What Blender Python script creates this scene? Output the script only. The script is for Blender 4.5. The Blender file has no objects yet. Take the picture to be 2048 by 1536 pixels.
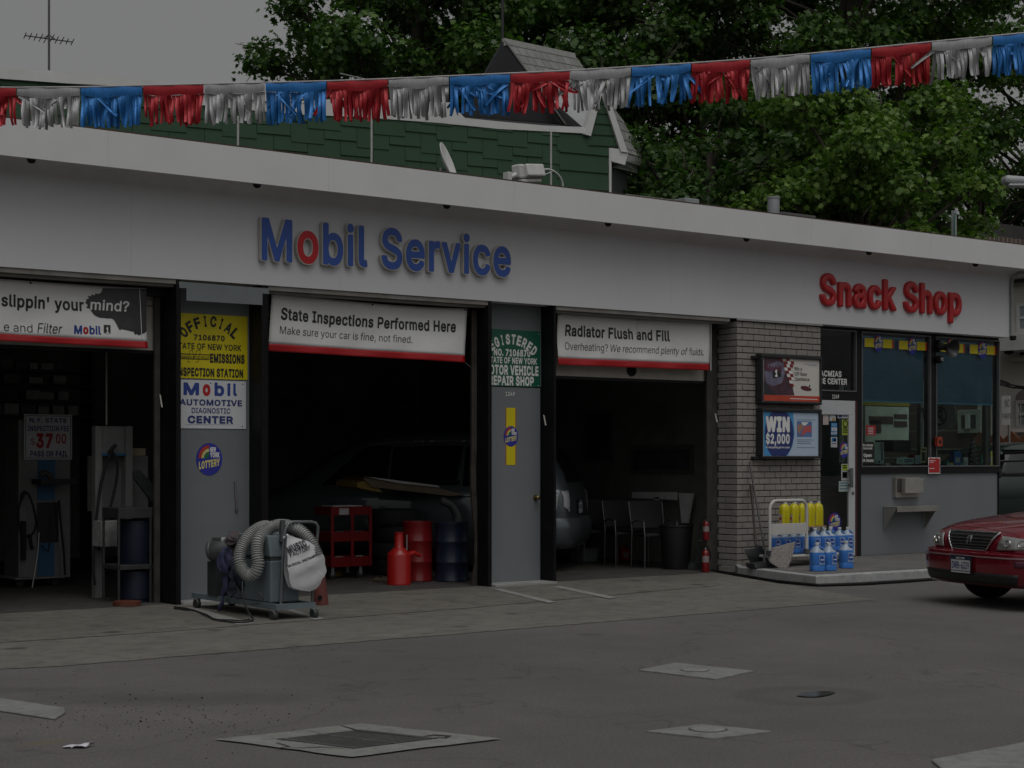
import bpy, bmesh, math, random
import numpy as np
from mathutils import Vector, Matrix
from mathutils.bvhtree import BVHTree
R = math.radians
random.seed(7)
scene = bpy.context.scene
col = scene.collection

# ------------------------------------------------------------------ camera
EYE, FPX, VPX, HOR, CX = 1.5, 3400.0, 5430.0, 914.0, 1024.0
YAW = math.atan((VPX - CX) / FPX)
CA, SA = math.cos(YAW), math.sin(YAW)
F = 15.628                                   # the station's front wall stands in the plane y = F
cd = bpy.data.cameras.new('camera'); cam = bpy.data.objects.new('camera', cd); col.objects.link(cam)
cam.location = (0, 0, EYE); cam.rotation_euler = (R(90), 0, YAW - R(90))
cd.sensor_width = 36.0; cd.lens = FPX / 2048 * 36.0; cd.shift_y = (HOR - 768) / 2048.0
cd.clip_start = 0.1; cd.clip_end = 900
scene.camera = cam

# ------------------------------------------------------------------ sky, sun, exposure
SUN_EL, SUN_AZ = R(64), R(200)               # azimuth clockwise from +y: behind the camera
w = bpy.data.worlds.new('World'); scene.world = w; w.use_nodes = True
nt = w.node_tree; nt.nodes.clear()
sky = nt.nodes.new('ShaderNodeTexSky'); sky.sky_type = 'NISHITA'; sky.sun_disc = False
sky.sun_elevation = SUN_EL; sky.sun_rotation = SUN_AZ
sky.air_density = 1.0; sky.dust_density = 6.0; sky.ozone_density = 1.0
hs = nt.nodes.new('ShaderNodeHueSaturation'); hs.inputs['Saturation'].default_value = 0.03
bg = nt.nodes.new('ShaderNodeBackground'); bg.inputs['Strength'].default_value = 0.14
wo = nt.nodes.new('ShaderNodeOutputWorld')
nt.links.new(sky.outputs[0], hs.inputs['Color']); nt.links.new(hs.outputs[0], bg.inputs[0]); nt.links.new(bg.outputs[0], wo.inputs[0])
sd = bpy.data.lights.new('sun', 'SUN'); sd.energy = 0.6; sd.angle = R(60); sd.color = (1, 0.97, 0.93)
sun = bpy.data.objects.new('sun', sd); col.objects.link(sun)
sdir = Vector((math.sin(SUN_AZ) * math.cos(SUN_EL), math.cos(SUN_AZ) * math.cos(SUN_EL), math.sin(SUN_EL)))
sun.rotation_euler = sdir.to_track_quat('Z', 'Y').to_euler(); sun.location = sdir * 60
scene.view_settings.view_transform = 'Standard'; scene.view_settings.look = 'None'
scene.view_settings.gamma = 1.0; scene.view_settings.exposure = -1.2
scene.render.engine = 'CYCLES'
scene.cycles.use_denoising = True
scene.cycles.max_bounces = 10; scene.cycles.transparent_max_bounces = 16; scene.cycles.sample_clamp_indirect = 4

# ------------------------------------------------------------------ pixel rays of the photograph onto real planes
def at_y(px, py, Y):
    t = (px - CX) / FPX; Z = Y / (SA - t * CA)
    return Vector((Z * (CA + t * SA), Y, EYE + (HOR - py) / FPX * Z))
def ground(px, py, z=0.0):
    t = (px - CX) / FPX; Z = FPX * (EYE - z) / (py - HOR)
    return Vector((Z * (CA + t * SA), Z * (SA - t * CA), z))
def at_Z(px, py, Z):
    t = (px - CX) / FPX
    return Vector((Z * (CA + t * SA), Z * (SA - t * CA), EYE + (HOR - py) / FPX * Z))
def hit(px, py, p0, n):
    d = at_Z(px, py, 1.0) - Vector((0, 0, EYE)); o = Vector((0, 0, EYE))
    return o + d * ((Vector(p0) - o).dot(n) / d.dot(n))

# ------------------------------------------------------------------ materials
MATS = {}
def mat(name, c, rough=0.6, metal=0.0, var=0.18, scale=6.0, bump=0.0, bscale=None, coat=0.0, spec=0.5, detail=5, dark=None):
    """principled paint/metal/plastic with mottled wear"""
    if name in MATS: return MATS[name]
    m = bpy.data.materials.new(name); m.use_nodes = True; t = m.node_tree; b = t.nodes['Principled BSDF']
    b.inputs['Roughness'].default_value = rough; b.inputs['Metallic'].default_value = metal
    b.inputs['Coat Weight'].default_value = coat; b.inputs['Specular IOR Level'].default_value = spec
    tc = t.nodes.new('ShaderNodeTexCoord'); n = t.nodes.new('ShaderNodeTexNoise')
    n.inputs['Scale'].default_value = scale; n.inputs['Detail'].default_value = detail; n.inputs['Roughness'].default_value = 0.65
    t.links.new(tc.outputs['Object'], n.inputs['Vector'])
    r = t.nodes.new('ShaderNodeValToRGB')
    lo = dark if dark else tuple(x * (1 - var) for x in c)
    r.color_ramp.elements[0].position = 0.3; r.color_ramp.elements[1].position = 0.7
    r.color_ramp.elements[0].color = (*lo, 1); r.color_ramp.elements[1].color = (*[min(1, x * (1 + var * 0.5)) for x in c], 1)
    t.links.new(n.outputs['Fac'], r.inputs[0]); t.links.new(r.outputs[0], b.inputs['Base Color'])
    mr = t.nodes.new('ShaderNodeMapRange'); mr.inputs[3].default_value = max(0.02, rough - 0.1); mr.inputs[4].default_value = min(1, rough + 0.12)
    t.links.new(n.outputs['Fac'], mr.inputs[0]); t.links.new(mr.outputs[0], b.inputs['Roughness'])
    if bump:
        n2 = t.nodes.new('ShaderNodeTexNoise'); n2.inputs['Scale'].default_value = bscale or scale * 8; n2.inputs['Detail'].default_value = 4
        t.links.new(tc.outputs['Object'], n2.inputs['Vector'])
        bp = t.nodes.new('ShaderNodeBump'); bp.inputs['Strength'].default_value = bump; bp.inputs['Distance'].default_value = 0.02
        t.links.new(n2.outputs['Fac'], bp.inputs['Height']); t.links.new(bp.outputs[0], b.inputs['Normal'])
    MATS[name] = m
    return m
def N(t, typ, **kw):
    n = t.nodes.new(typ)
    for k, v in kw.items():
        if k in n.inputs: n.inputs[k].default_value = v
        else: setattr(n, k, v)
    return n
def ramp(t, fac, stops):
    r = t.nodes.new('ShaderNodeValToRGB'); e = r.color_ramp.elements
    while len(e) < len(stops): e.new(0.5)
    for k, (p, c) in enumerate(stops):
        e[k].position = p; e[k].color = (*c, 1) if len(c) == 3 else c
    t.links.new(fac, r.inputs[0]); return r.outputs[0]
def mix(t, fac, a, b, mode='MIX'):
    m = t.nodes.new('ShaderNodeMix'); m.data_type = 'RGBA'; m.blend_type = mode
    for k, v in ((0, fac), (6, a), (7, b)):
        if hasattr(v, 'is_linked'): t.links.new(v, m.inputs[k])
        elif k == 0: m.inputs[0].default_value = v
        else: m.inputs[k].default_value = (*v, 1) if len(v) == 3 else v
    return m.outputs[2]
def newmat(name, rough=0.8):
    m = bpy.data.materials.new(name); m.use_nodes = True; t = m.node_tree; b = t.nodes['Principled BSDF']
    b.inputs['Roughness'].default_value = rough; tc = t.nodes.new('ShaderNodeTexCoord'); MATS[name] = m
    return m, t, b, tc.outputs['Object']
def noise(t, vec, scale, detail=4, rough=0.6, dist=0.0):
    n = N(t, 'ShaderNodeTexNoise'); n.inputs['Scale'].default_value = scale; n.inputs['Detail'].default_value = detail
    n.inputs['Roughness'].default_value = rough; n.inputs['Distortion'].default_value = dist
    t.links.new(vec, n.inputs['Vector']); return n.outputs['Fac']
def bump(t, b, h, strength=0.5, dist=0.01):
    bp = N(t, 'ShaderNodeBump'); bp.inputs['Strength'].default_value = strength; bp.inputs['Distance'].default_value = dist
    t.links.new(h, bp.inputs['Height']); t.links.new(bp.outputs[0], b.inputs['Normal'])
def mapping(t, vec, scale=(1, 1, 1), rot=(0, 0, 0), loc=(0, 0, 0)):
    mp = N(t, 'ShaderNodeMapping'); mp.inputs['Scale'].default_value = scale; mp.inputs['Rotation'].default_value = rot; mp.inputs['Location'].default_value = loc
    t.links.new(vec, mp.inputs['Vector']); return mp.outputs[0]

def m_asphalt():
    m, t, b, v = newmat('asphalt', 0.9)
    big = noise(t, v, 0.35, 5, 0.6); mid = noise(t, v, 2.2, 6, 0.7); grain = noise(t, v, 48, 5, 0.9); fine = noise(t, v, 420, 1, 0.5)
    c = ramp(t, big, [(0.3, (0.103, 0.097, 0.092)), (0.7, (0.150, 0.141, 0.134))])
    c = mix(t, ramp(t, mid, [(0.35, (0, 0, 0)), (0.62, (1, 1, 1))]), mix(t, 0.35, c, (0.09, 0.086, 0.084)), c)
    sp = ramp(t, grain, [(0.32, (0.25, 0.25, 0.25)), (0.47, (0.95, 0.95, 0.95)), (0.56, (1.0, 1.0, 1.0)), (0.7, (2.1, 2.0, 1.85))])
    c = mix(t, 0.85, c, sp, 'MULTIPLY')
    # dark oily, gravelly patch that runs across the left of the lot; round sunken repair at the right; yellowish spill
    pn = noise(t, v, 4.5, 8, 0.8)
    def spot(c, px, py, rx, ry, ang, stops, colr, amt=0.9):
        g0 = ground(px, py); mp = mapping(t, v, (rx, ry, 1), (0, 0, ang), (g0.x, g0.y, 0)); mp.node.vector_type = 'TEXTURE'
        g = N(t, 'ShaderNodeVectorMath', operation='LENGTH'); t.links.new(mp, g.inputs[0])
        ad = N(t, 'ShaderNodeMath', operation='MULTIPLY_ADD'); ad.inputs[1].default_value = amt; t.links.new(pn, ad.inputs[0]); t.links.new(g.outputs['Value'], ad.inputs[2])
        hf = N(t, 'ShaderNodeMath', operation='MULTIPLY'); hf.inputs[1].default_value = 0.5; t.links.new(ad.outputs[0], hf.inputs[0])
        return mix(t, ramp(t, hf.outputs[0], [(p / 2, (q, q, q)) for p, q in stops]), c, colr)
    c = spot(c, 330, 1398, 2.1, 0.62, YAW - R(90), [(0.75, 0.6), (1.0, 0.4), (1.35, 0.0)], (0.06, 0.057, 0.055), 1.5)
    c = spot(c, 60, 1380, 1.0, 0.35, YAW - R(90), [(0.8, 0.5), (1.3, 0.0)], (0.06, 0.057, 0.055), 1.4)
    c = spot(c, 1612, 1391, 0.62, 0.58, 0, [(0.55, 0.2), (0.78, 0.55), (0.9, 0.35), (1.0, 0.0)], (0.07, 0.067, 0.065), 0.35)
    c = spot(c, 90, 1485, 0.3, 0.2, 0, [(0.5, 0.5), (1.0, 0.0)], (0.16, 0.125, 0.05))
    # scattered small oil spots
    vo = N(t, 'ShaderNodeTexVoronoi'); vo.inputs['Scale'].default_value = 0.9; t.links.new(mapping(t, v, (1, 1, 0)), vo.inputs['Vector'])
    ad2 = N(t, 'ShaderNodeMath', operation='ADD'); t.links.new(vo.outputs['Distance'], ad2.inputs[0])
    mu2 = N(t, 'ShaderNodeMath', operation='MULTIPLY'); mu2.inputs[1].default_value = 0.25; t.links.new(mid, mu2.inputs[0]); t.links.new(mu2.outputs[0], ad2.inputs[1])
    c = mix(t, ramp(t, ad2.outputs[0], [(0.16, (0.55, 0.55, 0.55)), (0.24, (0, 0, 0))]), c, (0.06, 0.057, 0.055))
    # fine cracks
    wv = N(t, 'ShaderNodeTexVoronoi', feature='DISTANCE_TO_EDGE'); wv.inputs['Scale'].default_value = 0.32
    off = N(t, 'ShaderNodeVectorMath', operation='ADD'); nz = N(t, 'ShaderNodeTexNoise'); nz.inputs['Scale'].default_value = 2.0
    t.links.new(v, nz.inputs['Vector']); t.links.new(v, off.inputs[0]); t.links.new(nz.outputs['Color'], off.inputs[1]); t.links.new(off.outputs[0], wv.inputs['Vector'])
    c = mix(t, ramp(t, wv.outputs['Distance'], [(0.0, (0.55, 0.55, 0.55)), (0.006, (0, 0, 0))]), c, (0.05, 0.048, 0.046))
    t.links.new(c, b.inputs['Base Color']); bump(t, b, grain, 0.7, 0.006); return m
def m_concrete(name, c0, c1, stain=0.5, sc=1.0):
    m, t, b, v = newmat(name, 0.85)
    big = noise(t, v, 0.8 * sc, 6, 0.65); mid = noise(t, v, 5 * sc, 5, 0.7, 0.6); fine = noise(t, v, 140, 2, 0.7)
    c = ramp(t, big, [(0.3, c0), (0.7, c1)])
    c = mix(t, 0.35, c, ramp(t, fine, [(0.3, (0.65, 0.65, 0.65)), (0.7, (1.3, 1.3, 1.3))]), 'MULTIPLY')
    c = mix(t, ramp(t, mid, [(0.36, (stain,) * 3), (0.55, (0, 0, 0))]), c, tuple(x * 0.45 for x in c0))
    vo = N(t, 'ShaderNodeTexVoronoi'); vo.inputs['Scale'].default_value = 1.3 * sc; t.links.new(v, vo.inputs['Vector'])
    ad = N(t, 'ShaderNodeMath', operation='MULTIPLY_ADD'); ad.inputs[1].default_value = 0.3; t.links.new(mid, ad.inputs[0]); t.links.new(vo.outputs['Distance'], ad.inputs[2])
    c = mix(t, ramp(t, ad.outputs[0], [(0.2, (stain * 1.4,) * 3), (0.3, (0, 0, 0))]), c, tuple(x * 0.3 for x in c0))
    t.links.new(c, b.inputs['Base Color']); bump(t, b, fine, 0.4, 0.004); return m
def m_white_wall():
    m, t, b, v = newmat('white_wall_paint', 0.65)
    big = noise(t, v, 0.7, 5); st = noise(t, mapping(t, v, (9, 1, 0.7)), 1.5, 5, 0.7)
    c = ramp(t, big, [(0.3, (0.57, 0.575, 0.595)), (0.7, (0.615, 0.62, 0.635))])
    c = mix(t, ramp(t, st, [(0.54, (0, 0, 0)), (0.8, (0.12, 0.12, 0.12))]), c, (0.42, 0.41, 0.39))
    t.links.new(c, b.inputs['Base Color']); bump(t, b, noise(t, v, 60, 3), 0.08, 0.003); return m
def m_thin_glass(name, tint, rough=0.0, ior=1.5):
    m = bpy.data.materials.new(name); m.use_nodes = True; t = m.node_tree; t.nodes.clear(); MATS[name] = m
    o = N(t, 'ShaderNodeOutputMaterial'); tr = N(t, 'ShaderNodeBsdfTransparent'); tr.inputs[0].default_value = (*tint, 1)
    gl = N(t, 'ShaderNodeBsdfGlossy'); gl.inputs['Roughness'].default_value = rough; gl.inputs[0].default_value = (1, 1, 1, 1)
    fr = N(t, 'ShaderNodeFresnel'); fr.inputs[0].default_value = ior
    # dust on the pane breaks the perfect mirror a little
    tc = N(t, 'ShaderNodeTexCoord'); nz = noise(t, tc.outputs['Object'], 3.0, 4)
    di = N(t, 'ShaderNodeBsdfDiffuse'); di.inputs[0].default_value = (0.25, 0.26, 0.26, 1)
    m0 = N(t, 'ShaderNodeMixShader'); t.links.new(ramp(t, nz, [(0.3, (0.005,) * 3), (0.8, (0.045,) * 3)]), m0.inputs[0]); t.links.new(tr.outputs[0], m0.inputs[1]); t.links.new(di.outputs[0], m0.inputs[2])
    mx = N(t, 'ShaderNodeMixShader'); t.links.new(fr.outputs[0], mx.inputs[0]); t.links.new(m0.outputs[0], mx.inputs[1]); t.links.new(gl.outputs[0], mx.inputs[2])
    t.links.new(mx.outputs[0], o.inputs[0]); return m
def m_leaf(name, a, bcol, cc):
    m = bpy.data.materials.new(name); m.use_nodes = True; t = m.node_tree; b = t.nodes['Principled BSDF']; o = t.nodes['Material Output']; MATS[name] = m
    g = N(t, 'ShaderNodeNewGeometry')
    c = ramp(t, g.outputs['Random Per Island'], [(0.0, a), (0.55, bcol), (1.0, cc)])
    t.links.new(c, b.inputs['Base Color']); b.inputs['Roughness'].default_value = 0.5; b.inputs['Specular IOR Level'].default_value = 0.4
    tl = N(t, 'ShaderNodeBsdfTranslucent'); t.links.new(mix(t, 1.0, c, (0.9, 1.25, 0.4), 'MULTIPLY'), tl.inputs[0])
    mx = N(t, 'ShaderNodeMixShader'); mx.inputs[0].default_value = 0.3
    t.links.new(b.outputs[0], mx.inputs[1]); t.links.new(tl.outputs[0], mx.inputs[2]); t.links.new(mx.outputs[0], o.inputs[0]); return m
def m_slate(name, c0, c1, U, V):
    m, t, b, v = newmat(name, 0.75)
    br = N(t, 'ShaderNodeTexBrick'); br.inputs['Scale'].default_value = 1.0; br.inputs['Mortar Size'].default_value = 0.012
    br.inputs['Brick Width'].default_value = 0.42; br.inputs['Row Height'].default_value = 0.2; br.inputs['Bias'].default_value = -0.3
    br.inputs['Color1'].default_value = (*c0, 1); br.inputs['Color2'].default_value = (*c1, 1); br.inputs['Mortar'].default_value = tuple(x * 0.25 for x in c0) + (1,)
    cx = N(t, 'ShaderNodeCombineXYZ')
    for k, ax in ((0, U), (1, V)):
        dt = N(t, 'ShaderNodeVectorMath', operation='DOT_PRODUCT'); dt.inputs[1].default_value = ax; t.links.new(v, dt.inputs[0]); t.links.new(dt.outputs['Value'], cx.inputs[k])
    t.links.new(cx.outputs[0], br.inputs['Vector'])
    c = mix(t, 0.4, br.outputs['Color'], ramp(t, noise(t, v, 7, 5), [(0.3, (0.6, 0.6, 0.6)), (0.7, (1.2, 1.2, 1.2))]), 'MULTIPLY')
    t.links.new(c, b.inputs['Base Color']); bump(t, b, br.outputs['Fac'], -0.6, 0.01); return m
def m_foil(name, c, metal=0.55, rough=0.28):
    m, t, b, v = newmat(name, rough)
    b.inputs['Metallic'].default_value = metal
    n1 = noise(t, mapping(t, v, (14, 14, 3)), 3.0, 3)
    t.links.new(ramp(t, n1, [(0.3, tuple(x * 0.8 for x in c)), (0.7, c)]), b.inputs['Base Color'])
    bump(t, b, noise(t, mapping(t, v, (30, 30, 9)), 2.5, 4), 0.22, 0.01); return m

# ------------------------------------------------------------------ mesh building
WM = {}
class MB:
    def __init__(s): s.v = []; s.f = []; s.mi = []; s.cur = 0
    def add(s, vs, fs):
        o = len(s.v); s.v += [tuple(v) for v in vs]
        for f in fs: s.f.append(tuple(o + i for i in f)); s.mi.append(s.cur)
        return s
    def box(s, a, b):
        x0, y0, z0 = a; x1, y1, z1 = b
        x0, x1 = sorted((x0, x1)); y0, y1 = sorted((y0, y1)); z0, z1 = sorted((z0, z1))
        return s.add([(x0,y0,z0),(x1,y0,z0),(x1,y1,z0),(x0,y1,z0),(x0,y0,z1),(x1,y0,z1),(x1,y1,z1),(x0,y1,z1)],
                     [(0,3,2,1),(4,5,6,7),(0,1,5,4),(1,2,6,5),(2,3,7,6),(3,0,4,7)])
    def obox(s, c, size, rz=0, rx=0, ry=0):
        M = Matrix.Translation(Vector(c)) @ Matrix.Rotation(rz, 4, 'Z') @ Matrix.Rotation(ry, 4, 'Y') @ Matrix.Rotation(rx, 4, 'X')
        h = [x / 2 for x in size]; o = len(s.v)
        s.box((-h[0], -h[1], -h[2]), h)
        for i in range(o, len(s.v)): s.v[i] = tuple(M @ Vector(s.v[i]))
        return s
    def tube(s, pts, r, n=8, caps=True, close=False):
        pts = [Vector(p) for p in pts]; rs = r if isinstance(r, (list, tuple)) else [r] * len(pts)
        o = len(s.v); up = None
        for i, p in enumerate(pts):
            a = pts[max(i - 1, 0)]; b = pts[min(i + 1, len(pts) - 1)]; d = (b - a)
            d = d.normalized() if d.length > 1e-9 else Vector((0, 0, 1))
            if up is None:
                up = Vector((0, 0, 1)) if abs(d.z) < 0.9 else Vector((1, 0, 0))
            x = d.cross(up)
            if x.length < 1e-6: x = d.orthogonal()
            x.normalize(); y = x.cross(d).normalized(); up = y
            for k in range(n):
                an = 2 * math.pi * k / n; s.v.append(tuple(p + (x * math.cos(an) + y * math.sin(an)) * rs[i]))
        L = len(pts)
        for i in range(L - 1):
            for k in range(n):
                k2 = (k + 1) % n; s.f.append((o + i*n + k, o + i*n + k2, o + (i+1)*n + k2, o + (i+1)*n + k)); s.mi.append(s.cur)
        if caps:
            s.f.append(tuple(o + k for k in reversed(range(n)))); s.mi.append(s.cur)
            s.f.append(tuple(o + (L-1)*n + k for k in range(n))); s.mi.append(s.cur)
        return s
    def cyl(s, p0, p1, r0, r1=None, n=16): return s.tube([p0, p1], [r0, r0 if r1 is None else r1], n)
    def lathe(s, prof, c=(0, 0, 0), n=24, M=None, caps=True):
        o = len(s.v)
        for (r, z) in prof:
            for k in range(n):
                a = 2 * math.pi * k / n; p = Vector((r * math.cos(a), r * math.sin(a), z))
                if M is not None: p = M @ p
                s.v.append(tuple(p + Vector(c)))
        for i in range(len(prof) - 1):
            for k in range(n):
                k2 = (k + 1) % n; s.f.append((o+i*n+k, o+i*n+k2, o+(i+1)*n+k2, o+(i+1)*n+k)); s.mi.append(s.cur)
        for i, rev in ((0, True), (len(prof) - 1, False)):
            if caps and prof[i][0] > 1e-5:
                ks = range(n); s.f.append(tuple(o + i*n + k for k in (reversed(ks) if rev else ks))); s.mi.append(s.cur)
        return s
    def prism(s, pts, ext):
        """closed polygon (3D points) pushed by the vector ext"""
        n = len(pts); o = len(s.v); e = Vector(ext); pts = [Vector(p) for p in pts]
        nn = Vector((0, 0, 0))
        for i in range(n): nn += pts[i].cross(pts[(i + 1) % n])
        if nn.dot(e) > 0: pts = pts[::-1]
        s.v += [tuple(p) for p in pts] + [tuple(p + e) for p in pts]
        s.f.append(tuple(o + i for i in range(n))); s.f.append(tuple(o + n + i for i in reversed(range(n)))); s.mi += [s.cur] * 2
        for i in range(n):
            j = (i + 1) % n; s.f.append((o + j, o + i, o + n + i, o + n + j)); s.mi.append(s.cur)
        return s
    def grid(s, fn, nu, nv, closeu=False):
        o = len(s.v)
        for j in range(nv + 1):
            for i in range(nu + (0 if closeu else 1)): s.v.append(tuple(fn(i / nu, j / nv)))
        W = nu if closeu else nu + 1
        for j in range(nv):
            for i in range(nu):
                i2 = (i + 1) % W; s.f.append((o+j*W+i, o+j*W+i2, o+(j+1)*W+i2, o+(j+1)*W+i)); s.mi.append(s.cur)
        return s
    def mesh(s, me):
        s.add([v.co for v in me.vertices], [tuple(p.vertices) for p in me.polygons]); return s
    def build(s, name, m, parent=None, world=True, smooth=None, bevel=0, label=None, cat=None, group=None, kind=None, solid=0, sub=0, loc=None):
        vs = s.v; P = WM[parent] if parent is not None else Matrix.Identity(4)
        Lm = Matrix.Identity(4)
        if parent is None and loc is None and vs and not kind:
            a = np.array(vs); loc = (float((a[:,0].min()+a[:,0].max())/2), float((a[:,1].min()+a[:,1].max())/2), float(a[:,2].min()))
            Lm = Matrix.Translation(Vector(loc))
        elif loc is not None: Lm = Matrix.Translation(Vector(loc))
        if world:
            I = (P @ Lm).inverted(); vs = [tuple(I @ Vector(v)) for v in vs]
        me = bpy.data.meshes.new(name); me.from_pydata(vs, [], s.f); me.update()
        ms = m if isinstance(m, (list, tuple)) else [m]
        for x in ms: me.materials.append(x)
        if len(ms) > 1: me.polygons.foreach_set('material_index', s.mi)
        if smooth is not None:
            me.shade_smooth()
            if smooth < 180: me.set_sharp_from_angle(angle=R(smooth))
        o = bpy.data.objects.new(name, me); col.objects.link(o)
        o.matrix_basis = Lm
        if parent is not None: o.parent = parent
        WM[o] = P @ Lm
        if solid: md = o.modifiers.new('solid', 'SOLIDIFY'); md.thickness = solid; md.offset = 0
        if sub: md = o.modifiers.new('sub', 'SUBSURF'); md.levels = sub; md.render_levels = sub
        if bevel: md = o.modifiers.new('bevel', 'BEVEL'); md.width = bevel; md.segments = 2; md.limit_method = 'ANGLE'; md.angle_limit = R(40)
        tag(o, label, cat, group, kind); return o
def tag(o, label=None, cat=None, group=None, kind=None):
    if label: o['label'] = label
    if cat: o['category'] = cat
    if group: o['group'] = group
    if kind: o['kind'] = kind
    return o
def thing(name, label, cat, loc=(0, 0, 0), rz=0, group=None):
    o = bpy.data.objects.new(name, None); o.empty_display_size = 0.2; col.objects.link(o)
    o.location = loc; o.rotation_euler = (0, 0, rz)
    WM[o] = Matrix.Translation(Vector(loc)) @ Matrix.Rotation(rz, 4, 'Z')
    return tag(o, label, cat, group)
def copy_tree(o, loc=None, rz=None, label=None, parent=None):
    c = o.copy(); col.objects.link(c); c.parent = parent
    if loc is not None: c.location = loc
    if rz is not None: c.rotation_euler = (0, 0, rz)
    if label: c['label'] = label
    for ch in [x for x in bpy.data.objects if x.parent == o]: copy_tree(ch, parent=c)
    return c

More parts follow.
